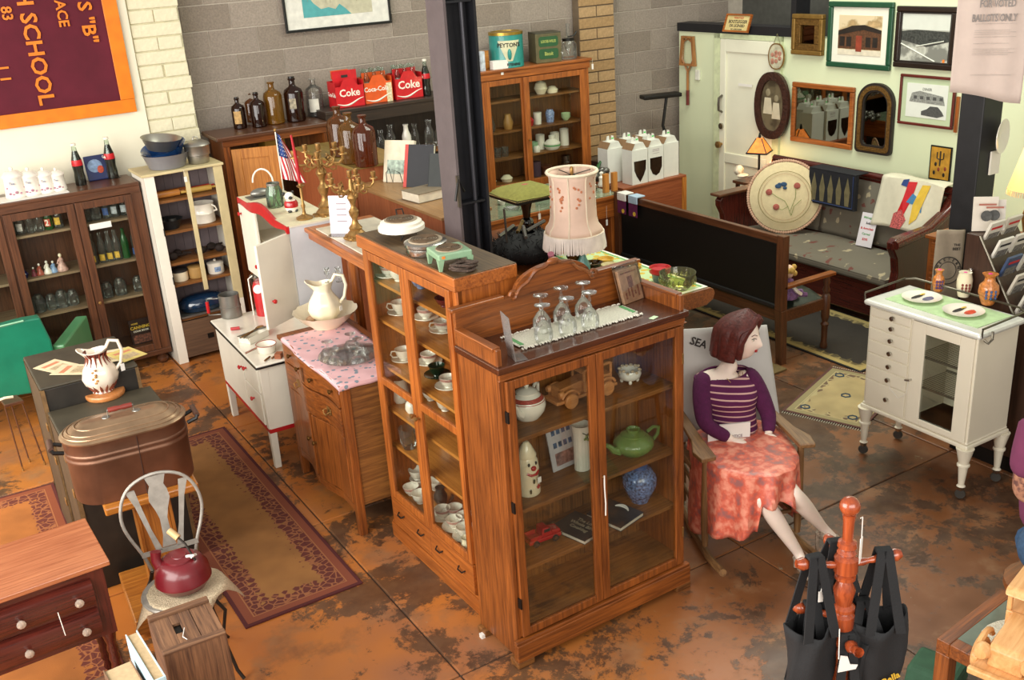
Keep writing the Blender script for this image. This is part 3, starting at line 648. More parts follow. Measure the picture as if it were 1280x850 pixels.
pot('pewter_teapot','dark pewter teapot standing at the back of the cabinet floor','teapot',Vector((2.12,3.93,0.272)),[(0.03,0),(0.05,0.03),(0.052,0.06),(0.035,0.09),(0.01,0.10),(0.001,0.105)],PEW,parts=[('handle',H_(0.05,0.02,0.08),PEW)])
pot('glass_bowl','clear glass bowl among the cups on the cabinet floor','bowl',at(556,632,0.272),[(0.02,0),(0.045,0.03),(0.055,0.05),(0.05,0.05),(0.001,0.01)],CLEAR)
pot('milk_jug','little cream jug at the near end of the cabinet floor','jug',at(584,687,0.272),[(0.02,0),(0.028,0.03),(0.022,0.055),(0.026,0.07),(0.001,0.05)],IVORY,parts=[('handle',H_(0.022,0.02,0.06),IVORY)])
# hot plates on its top
def hotplate_coils(parent,r,z,m):
 c=MB();c.tube([((0.012+r*k/60)*math.cos(k*0.5),(0.012+r*k/60)*math.sin(k*0.5),z)for k in range(60)],0.0035,4)
 return c.build('heating_coil',m,parent,True)
COIL=mat('burnt_coil','#5a4630',0.7);CRAMIC=mat('stove_clay','#a2917a',0.8)
t=thing('hot_plate','round white enamel hot plate at the far end of the china cabinet top','hot plate',at(503,296,1.72))
MB().lathe([(0.10,0.035),(0.112,0.04),(0.112,0.06),(0.10,0.066),(0.10,0.078),(0.085,0.086),(0.001,0.086)],30).build('housing',WHITE,t,True)
MB().lathe([(0.08,0.086),(0.08,0.089),(0.001,0.089)],24).build('burner_disc',CRAMIC,t,True);hotplate_coils(t,0.06,0.091,COIL)
for a in range(3):MB().tube([(0.06*math.cos(a*2.1),0.06*math.sin(a*2.1),0.037),(0.075*math.cos(a*2.1),0.075*math.sin(a*2.1),0),(0.085*math.cos(a*2.1+.2),0.085*math.sin(a*2.1+.2),0.037)],0.0025,5).build('wire_leg',BLACKM,t)
MB().tube([(0.02,0.08,0.085),(0.02,0.085,0.115),(0.05,0.08,0.115),(0.055,0.075,0.085)],0.004,6).build('wire_handle',BLACKM,t,True)
t=thing('hot_plate','round chrome hot plate, middle of the three on the china cabinet','hot plate',at(533,316,1.72))
MB().lathe([(0.088,0),(0.092,0.01),(0.09,0.035),(0.098,0.042),(0.098,0.055),(0.08,0.062),(0.001,0.062)],30).build('housing',STEEL,t,True)
MB().lathe([(0.078,0.062),(0.078,0.066),(0.001,0.066)],24).build('burner_disc',CRAMIC,t,True);hotplate_coils(t,0.058,0.068,COIL)
P=at(563,331,1.72);GEN=mat('mint_enamel','#87a886',0.3,var=0.06,coat=0.3)
t=thing('hot_plate','square pale green hot plate on tapered legs at the near end of the cabinet top','hot plate',P,-0.15)
MB().box(-0.078,0.078,-0.078,0.078,0.045,0.075).build('housing',GEN,t,bevel=0.006)
for a in(-1,1):
 for b in(-1,1):MB().tbox((a*0.07,b*0.07),(0.012,0.012),0,(a*0.066,b*0.066),(0.028,0.028),0.05).build('leg',GEN,t)
MB().lathe([(0.06,0.075),(0.06,0.078),(0.001,0.078)],24).build('burner_disc',CRAMIC,t,True);hotplate_coils(t,0.045,0.080,COIL)
MB().box(-0.062,-0.048,-0.0795,-0.078,0.055,0.067).build('orange_sticker',mat('orange_dot','#e07a2a',0.6),t)
c=MB();rr_=random.Random(3)
c.tube([((0.03+0.012*math.sin(k*0.9))*math.cos(k*0.42),(0.022+0.01*math.cos(k*0.7))*math.sin(k*0.42),0.008+0.010*(1+math.sin(k*0.33)))for k in range(80)],0.0045,6)
tag(c.build('braided_cord',mat('braided_cloth','#4a3a30',0.8,var=0.6,scale=260),None,True),'coiled cloth covered electric cord in front of the green hot plate','cord',at(580,338,1.722),-0.1).scale=(1.5,1.5,1.2)
# === middle row: washstand
RZX=-PI/2
ws=thing('washstand','oak washstand with a serpentine drawer front and pink cloth, between white table and china cabinet','washstand',(1.757,5.62,0),RZX-0.017)
w,d,h=0.94,0.44,0.917
def bow(x):return-0.035*math.sin(PI*x/w)**2+0.018*math.sin(2*PI*x/w)*0.0-0.012*math.cos(4*PI*x/w)+0.012
def bowed(x0,x1,z0,z1,yo,th,n=10):
 pf=[(x0+(x1-x0)*i/n,bow(x0+(x1-x0)*i/n)+yo)for i in range(n+1)]
 return MB().prism(pf+[(x,y+th)for x,y in reversed(pf)],z0,z1,'z')
B(0,0.045,0.0,0.045,0,0.89).build('front_post',OAK('z'),ws,bevel=0.003);B(w-0.045,w,0.0,0.045,0,0.89).build('front_post',OAK('z'),ws,bevel=0.003)
B(0,0.04,d-0.04,d,0,0.89).build('rear_post',OAK('z'),ws);B(w-0.04,w,d-0.04,d,0,0.89).build('rear_post',OAK('z'),ws)
B(0.008,0.02,0.04,d-0.04,0.18,0.89).build('side_panel',OAKD('y'),ws);B(w-0.02,w-0.008,0.04,d-0.04,0.18,0.89).build('side_panel',OAKD('y'),ws)
B(0.02,w-0.02,0.03,d-0.01,0.18,0.885).build('carcass',OAKD('x'),ws)
pf=[(-0.015+(w+0.03)*i/24,bow(w*i/24)-0.02)for i in range(25)]
MB().prism(pf+[(w+0.015,d),(-0.015,d)],0.892,0.917,'z').build('top_board',OAK('x'),ws,bevel=0.003)
STAR=mat('dark_brass','#6a4a22',0.4,0.8)
def knob(p,x,z,m=STAR,y=-0.03):
 k=MB().lathe([(0.001,-0.028),(0.013,-0.024),(0.014,-0.016),(0.006,-0.01),(0.006,0.004)],10).build('knob',m,p,True);k.matrix_local=Matrix.Translation((x,y,z))@Matrix.Rotation(-PI/2,4,'X');return k
def bail(p,x,z,y=-0.03):
 MB().box(x-0.04,x+0.04,y-0.003,y,z-0.014,z+0.018).box(x-0.022,x+0.022,y-0.003,y,z-0.024,z+0.026).build('back_plate',BRASS,p,bevel=0.002)
 MB().tube([(x-0.03,y,z+0.004),(x-0.03,y-0.02,z),(x-0.018,y-0.024,z-0.014),(x+0.018,y-0.024,z-0.014),(x+0.03,y-0.02,z),(x+0.03,y,z+0.004)],0.0035,6).build('bail_handle',BRASS,p,True)
for x0,x1 in((0.05,0.467),(0.473,0.89)):
 f_=bowed(x0,x1,0.765,0.885,-0.01,0.03).build('drawer',OAK('x'),ws,bevel=0.003)
 for q in(0.1,0.32):knob(f_,x0+q,0.83,y=bow(x0+q)-0.01)
f_=bowed(0.05,0.89,0.60,0.755,-0.01,0.03,20).build('drawer',OAK('x'),ws,bevel=0.003)
for q in(0.24,0.70):bail(f_,q,0.68,bow(q)-0.01)
for x0,x1,kx in((0.05,0.455,0.43),(0.485,0.89,0.51)):
 f_=bowed(x0,x1,0.19,0.59,-0.006,0.025).build('door',OAK('z'),ws,bevel=0.004);knob(f_,kx,0.42,y=bow(kx)-0.006)
MB().box(0.455,0.485,-0.022,0.01,0.19,0.885).build('centre_stile',OAKD('z'),ws)
B(0.463,0.477,bow(.47)-0.018,bow(.47)-0.012,0.79,0.87).build('lock_strap',STEEL,ws)
bowed(0.05,0.89,0.13,0.18,0.0,0.02).build('apron',OAK('x'),ws,bevel=0.004)
for x,y in((0.022,0.022),(w-0.022,0.022),(0.022,d-0.03),(w-0.022,d-0.03)):
 MB().lathe([(0.02,0),(0.012,0.02)],8,(x,y,0)).build('caster',BLACKM,ws,True)
# pink flowered cloth
def cloth_mat(name,base,spots,sc_,thr=0.30):
 m,nt,b=nodes(name);L=nt.links.new;tc=nt.nodes.new('ShaderNodeTexCoord');v=nt.nodes.new('ShaderNodeTexVoronoi');v.inputs['Scale'].default_value=sc_
 L(tc.outputs['Object'],v.inputs['Vector']);r=nt.nodes.new('ShaderNodeValToRGB');r.color_ramp.interpolation='CONSTANT'
 r.color_ramp.elements[0].color=srgb(spots);r.color_ramp.elements[1].color=srgb(base);r.color_ramp.elements[1].position=thr
 L(v.outputs['Distance'],r.inputs[0]);L(r.outputs[0],b.inputs['Base Color']);b.inputs['Roughness'].default_value=0.9;return m
PINK=cloth_mat('pink_flowered_cotton','#d9aeb0','#7d8a94',24,0.27)
c=MB()
def pk(u,v):
 x=0.06+0.93*u;y=-0.045+0.44*v;
 off=0.0
 x2=x-0.03*(1-v)*0;front=bow(min(max(x2,0),w))-0.02
 z=0.9195+0.002*math.sin(u*30)*math.sin(v*17)
 if y<front:z-=(front-y)*0.9;y=front-0.003
 if x>w+0.015:z-=(x-w-0.015)*0.8;x=w+0.018
 return(x,y,z)
t=c.grid(pk,60,24).build('flowered_cloth',PINK,None,True,solid=0.002,fix=False)
tag(t,'pink cotton cloth with blue flower sprigs spread over the washstand','cloth',(1.757,5.62,0.0),RZX-0.017)
# basin and pitcher
t=thing('wash_basin','cream wash basin with a frilled rim on the pink cloth','basin',at(403,408,0.922)+Vector((0.03,0.0,0)))
BP=t.location.copy()
n=40;vs=[];fs=[]
prof=[(0.09,0),(0.095,0.008),(0.15,0.05),(0.185,0.092),(0.19,0.096),(0.182,0.092),(0.14,0.05),(0.08,0.014),(0.001,0.012)]
for k,(r,z)in enumerate(prof):
 for i in range(n):
  a=2*PI*i/n;q=1+(0.03*abs(math.sin(a*8))if r>0.16 else 0);vs.append((r*q*math.cos(a),r*q*math.sin(a),z+(0.006*abs(math.sin(a*8))if r>0.16 else 0)))
for k in range(len(prof)-1):
 for i in range(n):fs.append((k*n+i,k*n+(i+1)%n,(k+1)*n+(i+1)%n,(k+1)*n+i))
fs.append(tuple(reversed(range(n))));MB().add(vs,fs).build('bowl',IVORY,t,True)
def pitcher(name,label,P,rz,m,s=1.0,m_in=None,stripes=None):
 t=thing(name,label,'pitcher',P,rz);t.scale=(s,s,s);n=28
 prof=[(0.052,0),(0.058,0.006),(0.05,0.018),(0.088,0.06),(0.1,0.10),(0.086,0.15),(0.056,0.195),(0.05,0.215),(0.066,0.25),(0.063,0.252),(0.045,0.215),(0.001,0.19)]
 vs=[];fs=[]
 for r,z in prof:
  for i in range(n):
   a=2*PI*i/n;lip=max(0,math.cos(a-PI))**4 if z>0.235 else 0
   rr=r*(1+0.55*lip)*(1+0.04*math.cos(a*7));vs.append((rr*math.cos(a),rr*math.sin(a)*(1-0.12*(z>0.235)),z+0.035*lip+(0.01*math.cos(a)if z>0.235 else 0)))
 for k in range(len(prof)-1):
  for i in range(n):fs.append((k*n+i,k*n+(i+1)%n,(k+1)*n+(i+1)%n,(k+1)*n+i))
 fs.append(tuple(reversed(range(n))));MB().add(vs,fs).build('body',m,t,True)
 MB().tube([(0.055,0,0.25),(0.085,0,0.30),(0.13,0,0.29),(0.142,0,0.23),(0.125,0,0.16),(0.092,0,0.12)],[0.009,0.011,0.011,0.010,0.009,0.009],8).build('handle',m,t,True)
 if m_in:MB().lathe([(0.066,0.2485),(0.05,0.218),(0.001,0.2)],28,cap=False).build('lining',m_in,t,True)
 return t
pitcher('wash_pitcher','cream wash pitcher with a wide lip standing in the basin',BP+Vector((0.0,0.0,0.016)),-0.5,IVORY,1.0)
tag(B(-0.012,0.012,-0.001,0.001,0,0.03).build('price_tag',PAPER),'white paper price tag hanging from the cream wash pitcher','tag',BP+Vector((0.06,-0.11,0.11)),0.5)
tag(MB().ell((0,0,0.02),0.045,0.03,0.02).build('sponge',mat('sea_sponge','#b89474',0.95,var=0.4,scale=60,bump=0.8),None,True),'brown patterned soap dish lying inside the cream basin','soap dish',BP+Vector((-0.075,0.03,0.035)),0.4)
# glass plate with upturned sherbet glasses
P=at(437,445,0.924)
t=thing('glass_platter','clear cut glass platter on the pink cloth','platter',P)
MB().lathe([(0.12,0),(0.17,0.012),(0.172,0.016),(0.12,0.004),(0.001,0.004)],36).build('plate',CLEAR,t,True)
sh=None
for k,(px,py,lab)in enumerate(((411,446,'upturned sherbet glass at the far left of the glass platter'),(419,456,'upturned sherbet glass at the near left of the glass platter'),(440,436,'upturned sherbet glass at the back of the glass platter'),(447,456,'upturned sherbet glass at the front of the glass platter'),(450,442,'upturned sherbet glass at the right of the glass platter'))):
 Q=at(px,py,0.93)
 if sh is None:
  sh=thing('sherbet_glass',lab,'glass',Q)
  MB().lathe([(0.042,0),(0.044,0.02),(0.03,0.045),(0.006,0.055),(0.001,0.055)],18,cap=False).build('bowl',CLEAR,sh,True)
  MB().lathe([(0.005,0.055),(0.006,0.085),(0.03,0.09),(0.031,0.093),(0.001,0.093)],16).build('foot',CLEAR,sh,True)
 else:dup(sh,Q,0,lab)
MIR=mat('silvered_mirror','#c8ccc8',0.03,1.0,var=0.0)
t=thing('oval_mirror','small oval hand mirror leaning at the back right of the washstand','mirror',Vector((2.12,4.72,0.92)),-0.9)
t.rotation_euler=(0,0,RZX)
MB(Matrix.Rotation(0.1,4,'X')).lathe([(0.001,-0.004),(0.098,-0.004),(0.1,0.0),(0.098,0.006),(0.001,0.006)],30,(0,0,0),0.75,1.0).build('glass',MIR,t,True).matrix_local=Matrix.Translation((0,0,0.1))@Matrix.Rotation(PI/2,4,'X')
MB().tube([(0.076*math.cos(a*PI/16),0,0.1+0.101*math.sin(a*PI/16))for a in range(32)],0.004,6,True).build('rim',STEEL,t,True)
# === enamel top kitchen table (base) and its upper cupboard
ENAM=mat('white_enamel','#ece6d6',0.22,var=0.03,coat=0.5);WPT=mat('painted_white_wood','#dcd5c4',0.5,var=0.05,scale=5);REDP=mat('red_paint','#b5161b',0.4,coat=0.2)
BLK_=mat('black_enamel','#121212',0.25,coat=0.4)
kt=thing('kitchen_work_table','white kitchen work table with enamel top, black edge and red knobs','table',(1.655,6.757,0),RZX-0.03)
w,d,h=1.03,0.60,0.715
MB().box(0,w,-0.012,d,0.700,h).build('enamel_top',ENAM,kt,bevel=0.006)
MB().box(-0.004,w+0.004,-0.018,d,0.690,0.704).build('black_edge',BLK_,kt,bevel=0.004)
B(0.02,w-0.02,0.02,d-0.02,0.27,0.69).build('body',WPT,kt,bevel=0.003)
MB().box(0.02,w-0.02,0.012,d-0.015,0.245,0.275).build('red_rail',REDP,kt,bevel=0.002)
for x,y in((0.045,0.035),(w-0.045,0.035),(0.045,d-0.045),(w-0.045,d-0.045)):MB().tbox((x,y),(0.04,0.04),0,(x,y),(0.055,0.055),0.69).build('leg',WPT,kt,bevel=0.003)
f_=B(0.075,0.63,0.004,0.02,0.285,0.68).build('door',WPT,kt,bevel=0.004)
knob(f_,0.605,0.57,REDP,0.004)
for k,(z0,z1,zz)in enumerate(((0.50,0.68,0.60),(0.285,0.49,0.42))):
 f_=B(0.645,0.955,0.004,0.02,z0,z1).build('drawer',WPT,kt,bevel=0.004);knob(f_,0.72 if k==0 else 0.80,zz,REDP,0.004)
for x in(0.30,0.60):B(w-0.022,w-0.018,x-0.10,x-0.094,0.28,0.69).build('side_bead',WPT,kt)
# upper cupboard
uc=thing('white_cupboard','white wall cupboard with a red scalloped top rail and open doors over the work table','cupboard',(2.0,6.83,0),RZX-0.03)
w,d=1.02,0.30
B(0,0.02,0,d,0.98,1.49).build('side_panel',WPT,uc);B(w-0.02,w,0,d,0.93,1.49).build('side_panel',mat('blue_grey_paint','#c3c3c6',0.5,var=0.04),uc)  # near side panel is a darker blue-grey than the white boards
B(0,w,0,d,1.485,1.50).build('top_board',WPT,uc,bevel=0.002);B(0.02,w-0.02,0.02,d,1.0,1.015).build('bottom_board',WPT,uc);B(0.02,w-0.02,0.03,d,1.24,1.252).build('shelf',WPT,uc)
B(0.02,w-0.02,d-0.01,d,1.0,1.49).build('back_panel',WPT,uc)
for q in(0.015,w-0.015):MB().tbox((q,d-0.03),(0.03,0.05),0.716,(q,d-0.03),(0.03,0.05),0.99).build('bracket',WPT,uc)
rail_=[(0,1.455),(0,1.502)]
for i in range(31):
 x=i/30;rail_.append((x*w,1.502+(0.045 if 0.22<x<0.78 else 0)*(0.5-0.5*math.cos((x-0.22)/0.56*2*PI))**0.6 if 0.22<x<0.78 else 1.502))
rail_+=[(w,1.455)]
for i in range(29,0,-1):x=i/30;rail_.append((x*w,1.462+0.012*math.cos(x*4*PI)))
MB().prism(rail_,-0.02,-0.002,'y').build('red_top_rail',REDP,uc)
B(0,w,-0.014,d,1.497,1.503).build('cream_lining',mat('cream_oilcloth','#d9d0ae',0.5),uc)
f_=B(0.005,0.33,-0.02,-0.002,0.985,1.46).build('door',WPT,uc,bevel=0.004);knob(f_,0.06,1.40,REDP,-0.02);knob(f_,0.29,1.08,REDP,-0.02)
f_=B(0.33,0.345,-0.012,0.0,1.0,1.46).build('stile',WPT,uc)
# open door on the right, swung out
f_=B(-0.30,0.0,-0.018,0.0,0.94,1.46).build('door',WPT,uc,bevel=0.004);f_.matrix_local=Matrix.Translation((w-0.03,-0.01,0))@Matrix.Rotation(R_(122),4,'Z')
knob(f_,-0.23,1.10,REDP,-0.018)
for z in(1.08,1.38):B(w-0.035,w-0.022,-0.022,-0.002,z,z+0.05).build('hinge',BLACKM,uc)
# on the enamel top
P=at(290,395,0.716)
t=thing('flour_sifter','tin flour sifter with a red handle at the left of the enamel table','sifter',P,0);t.scale=(1.15,)*3
TIN=mat('grey_tin','#8d8b84',0.4,0.8,var=0.1)
MB().lathe([(0.06,0),(0.062,0.004),(0.06,0.06),(0.063,0.062),(0.063,0.068),(0.06,0.07),(0.06,0.14),(0.057,0.14),(0.057,0.02),(0.001,0.02)],24).build('body',TIN,t,True)
MB().tube([(-0.06,0.02,0.12),(-0.12,0.05,0.12),(-0.12,0.05,0.02),(-0.06,0.02,0.02)],0.004,6).build('wire_handle',TIN,t,True)
MB().cyl((-0.12,0.05,0.035),(-0.12,0.05,0.105),0.010,8).build('red_grip',REDP,t,True)
P=at(331,388,0.716)
t=thing('chrome_juicer','chrome juicer with a hopper standing behind the enamel tray','juicer',P);t.scale=(1.2,)*3
MB().lathe([(0.055,0),(0.06,0.01),(0.05,0.05),(0.045,0.10),(0.02,0.115),(0.018,0.13),(0.03,0.14)],20).build('base',STEEL,t,True)
MB().lathe([(0.03,0.14),(0.052,0.165),(0.058,0.215),(0.055,0.215),(0.045,0.165),(0.001,0.15)],22).build('hopper',STEEL,t,True)
MB().tube([(-0.03,-0.05,0.12),(-0.035,-0.065,0.08),(-0.04,-0.07,0.0)],0.008,6).build('black_handle',BLACKM,t,True)
P=Vector((1.99,6.62,0.716))
t=thing('red_canister','red canister with a round white lid emblem in a white wire stand','canister',P,-0.4)
MB().lathe([(0.06,0),(0.062,0.2),(0.05,0.235),(0.001,0.24)],20).build('body',REDP,t,True)
MB().lathe([(0.001,0),(0.03,0.0),(0.03,0.004),(0.001,0.004)],20).build('white_emblem',WHITE,t,True).matrix_local=Matrix.Translation((-0.02,-0.062,0.20))@Matrix.Rotation(PI/2-.3,4,'X')
for s in(-1,1):MB().tube([(s*0.08,0,0),(s*0.08,0,0.26),(s*0.05,0.0,0.28)],0.005,6).build('wire_post',WHITE,t,True)
P=at(318,424,0.716)
t=thing('enamel_tray','white enamel loaf tray holding a heap of utensils','tray',P,0.5)
MB().prism([(-0.10,0.045),(-0.085,0),(0.085,0),(0.10,0.045),(0.095,0.045),(0.08,0.006),(-0.08,0.006),(-0.095,0.045)],-0.045,0.045,'y').box(-0.09,0.09,-0.048,-0.044,0,0.044).box(-0.09,0.09,0.044,0.048,0,0.044).build('pan',ENAM,t,bevel=0.002)
for k,(a,m)in enumerate(((0.0,TIN),(0.25,STEEL),(-0.2,TIN),(0.1,BRASS))):
 dx,dy=math.cos(a),math.sin(a);u_=MB().tube([(-0.12*dx,-0.12*dy,0.052+k*0.003),(0.05*dx,0.05*dy,0.05+k*0.003)],0.004,6).ell((0.075*dx,0.075*dy,0.05+k*0.003),0.028,0.02,0.005)
 u_.build('spoon',m,None,True);o=bpy.context.collection.objects[-1]if False else COL.objects[-1]
 tag(o,['plain tin spoon lying across the enamel tray','bright steel spoon lying across the enamel tray','dull tin ladle at the left of the enamel tray','brass coloured spoon topmost in the enamel tray'][k],'spoon',P,0.5)
tag(MB().cyl((0,0,0.012),(-0.055,0.02,0.012),0.011,8).build('red_striped_handle',REDP,None,True),'red and white utensil handle lying left of the enamel tray','handle',at(300,412,0.716))
P=at(334,440,0.716)
t=thing('enamel_mug','white enamel pan with a red rim beside the washstand','pan',P)
MB().lathe([(0.045,0),(0.055,0.01),(0.062,0.055),(0.06,0.055),(0.05,0.012),(0.001,0.012)],22).build('bowl',ENAM,t,True)
MB().tube([(0.063*math.cos(k*PI/12),0.063*math.sin(k*PI/12),0.056)for k in range(24)],0.0025,5,True).build('red_rim',mat('rust_red','#9a4030',0.5),t,True)
MB().tube([(-0.06,0.0,0.045),(-0.13,0.02,0.02)],0.006,6).build('wooden_handle',OAK('x'),t,True)
P=at(349,447,0.716);t=tag(B(-0.025,0.025,-0.02,0.02,0,0.032).build('small_carton',[mat('brown_carton','#9a5a38',0.7,var=0.2)],bevel=0.001),'small brown carton at the corner of the enamel table','carton',P,0.9)
for k,(px,py)in enumerate(((340,449),(331,452))):tag(MB().cyl((0,0,0.006),(0.05,0.045,0.006),0.0055,6).build('clothes_peg',OAKD('x'),None,True),['wooden peg nearest the small brown carton','wooden peg at the very edge of the enamel table'][k],'peg',at(px,py,0.716))
# on top of the cupboard
zt=1.504
P=at(345,258,zt)
t=thing('glass_jar','green tinted glass jar holding sticks on top of the white cupboard','jar',P)
MB().lathe([(0.05,0),(0.055,0.01),(0.055,0.10),(0.042,0.13),(0.04,0.145),(0.037,0.145),(0.05,0.10),(0.05,0.01),(0.001,0.008)],20).build('body',glass('green_jar_glass','#d0e4d0',1.2,0.06),t,True)
MB().lathe([(0.042,0.14),(0.042,0.155),(0.036,0.155)],20,cap=False).build('metal_ring',TIN,t,True)
for k in range(4):MB().cyl((0.02*math.cos(k*2),0.02*math.sin(k*2),0.01),(0.03*math.cos(k*2+2.5),0.03*math.sin(k*2+2.5),0.12),0.004,5).build('stick',OAKD('z'),t)
P=at(352,262,zt)+Vector((0.03,0.03,0))
t=thing('flag','small american flag on a stick leaning in the jar on the white cupboard','flag',at(349,256,zt)+Vector((0.06,0.05,0)))
RS=mat('flag_red','#b8202c',0.8);WS_=mat('flag_white','#e6e0dc',0.8);BS_=mat('flag_blue','#26407c',0.8)
MB().cyl((0,0,0),(0.0,0,0.46),0.004,6).build('pole',WHITE,t,True);MB().ell((0,0,0.468),0.009,0.009,0.012,8,6).build('finial',BRASS,t,True)
for i in range(13):
 def sf(u,v,i=i):
  s_=(i+v)/13;L2=u*0.30
  x=0.003+s_*0.13*(0.3+u*0.9)+0.004*math.sin(u*7+s_*6);y=0.016*math.sin(s_*9+u*3);return(x,y,0.45-L2-s_*0.05)
 MB().grid(sf,12,1).build('red_stripe' if i%2==0 else 'white_stripe',RS if i%2==0 else WS_,t,True,fix=False)
def cf(u,v):
 s_=v*0.6;x=0.002+s_*0.13*(0.3+u*0.45)+0.004*math.sin(u*3.5+s_*6);y=0.016*math.sin(s_*9+u*1.5)-0.003;return(x,y,0.455-u*0.15-s_*0.05)
cn_=MB().grid(cf,8,6).build('blue_canton',BS_,t,True,solid=0.001,fix=False)
c=MB()
for i in range(5):
 for j in range(4):
  q=cf(0.12+i*0.19,0.15+j*0.23);c.ell((q[0],q[1]-0.003,q[2]),0.003,0.002,0.003,5,4)
c.build('white_stars',WS_,cn_)['kind']='stuff'
P=at(366,262,zt)+Vector((-.02,-.04,0))
t=thing('cow_figurine','black, white and red china cow figurine on the cupboard top','figurine',P,0)
MB().lathe([(0.03,0),(0.04,0.02),(0.042,0.05),(0.03,0.075),(0.001,0.08)],16).build('body',CERAM,t,True)
MB().lathe([(0.043,0.03),(0.044,0.055),(0.034,0.072)],16,cap=False).build('red_coat',RED,t,True)
hd_=MB().ell((-0.01,-0.01,0.10),0.03,0.032,0.028).build('head',CERAM,t,True)
for s in(-1,1):MB().ell((-0.01+s*0.028,0,0.118),0.012,0.008,0.012).build('ear',BLK_,hd_,True)
MB().ell((-0.012,-0.038,0.095),0.014,0.012,0.011).build('muzzle',BLK_,hd_,True)
for s in(-1,1):MB().ell((s*0.02,-0.02,0.008),0.014,0.02,0.01).build('foot',BLK_,t,True)
tag(MB().ell((0,0,0.03),0.07,0.04,0.03).box(-0.09,0.05,-0.06,0.06,0,0.006).build('iron_trivet',TIN,None,True),'grey glass dish on a pale tile at the far end of the cupboard top','dish',at(326,246,zt))
P=at(322,246,zt);t=tag(MB().tube([(0.1*math.cos(a)*.7+0.06,0.0,0.06+0.09*math.sin(a))for a in[k*PI/10 for k in range(-1,11)]],0.006,6).build('wire_loop',WHITE,None,True),'white wire loop handle behind the grey glass dish','wire',P+Vector((0.02,0.09,0.02)),-.6)
P=at(388,274,zt)+Vector((-0.02,0.04,0))
t=thing('candlestick','brass candlestick with a tall red candle beside the figurine','candlestick',P)
MB().lathe([(0.05,0),(0.052,0.01),(0.03,0.02),(0.012,0.03),(0.008,0.06),(0.014,0.08),(0.008,0.10),(0.009,0.19),(0.022,0.20),(0.026,0.206),(0.012,0.208),(0.012,0.22),(0.001,0.22)],18).build('stand',BRASS,t,True)
tag(MB().tube([(0,0,0),(-0.004,0,0.15),(-0.015,0,0.30)],[0.011,0.010,0.006],12).build('red_candle',mat('red_wax','#a8141f',0.4),None,True),'tall red taper candle slightly bent, standing in the brass candlestick','candle',P+Vector((0,0,0.212)))
# === oak mantel with marble top behind the washstand
mn=thing('oak_mantel','oak mantel piece with columns and a pale marble slab, behind the washstand','mantel',(2.075,5.80,0),RZX-0.02)
w,d=1.19,0.42
B(0,w,-0.02,d,1.45,1.478).build('shelf',OAKM('x'),mn,bevel=0.006);B(0.02,w-0.02,-0.005,d-0.02,1.41,1.45).build('frieze',OAKM('x'),mn,bevel=0.004)
B(0.10,w-0.02,0.02,d-0.02,1.478,1.486).build('marble_slab',mat('pale_marble','#cfc6b2',0.3,var=0.22,scale=8,coat=0.3),mn,bevel=0.002)
def post_prof(h0,h1,r):
 return[(r*1.3,h0),(r*1.3,h0+0.04),(r,h0+0.05),(r*1.15,h0+0.1),(r*0.95,h0+0.14),(r,(h0+h1)/2),(r*0.9,h1-0.12),(r*1.1,h1-0.08),(r*0.9,h1-0.06),(r*1.3,h1-0.03),(r*1.3,h1)]
for x in(0.06,0.60):MB().lathe(post_prof(0.0,1.41,0.038),16,(x,0.24,0)).build('column',OAKM('z'),mn,True)
B(0.02,w,0.36,0.38,0,1.41).build('back_board',OAKM('z'),mn)
B(0.10,0.54,0.345,0.36,0.95,1.38).build('mirror_panel',mat('grey_panel','#a8aaac',0.35,var=0.1,scale=4),mn)  # flat grey colour stands for the reflection in the mantel mirror
for z in(1.18,):MB().prism([(0.30*math.cos(a)*0.55+0.58,0.36-0.19*math.sin(a))for a in[k*PI/12 for k in range(13)]],z-0.018,z,'z').build('corner_shelf',WAL('x'),mn,bevel=0.003)
B(0.72,0.78,0.16,0.36,0,1.41).build('end_board',OAKM('z'),mn)
t0=None
for k,(px,py)in enumerate(((410,353),(424,352))):
 P=at(px,py,1.182)
 if t0 is None:
  t0=thing('liqueur_glass','small stemmed liqueur glass, left of the two on the curved mantel shelf','glass',P)
  MB().lathe([(0.02,0),(0.02,0.003),(0.003,0.008),(0.003,0.04),(0.016,0.055),(0.018,0.09),(0.016,0.09),(0.001,0.05)],14).build('glass',CLEAR,t0,True)
 else:dup(t0,P,0,'small stemmed liqueur glass, right of the two on the curved mantel shelf')
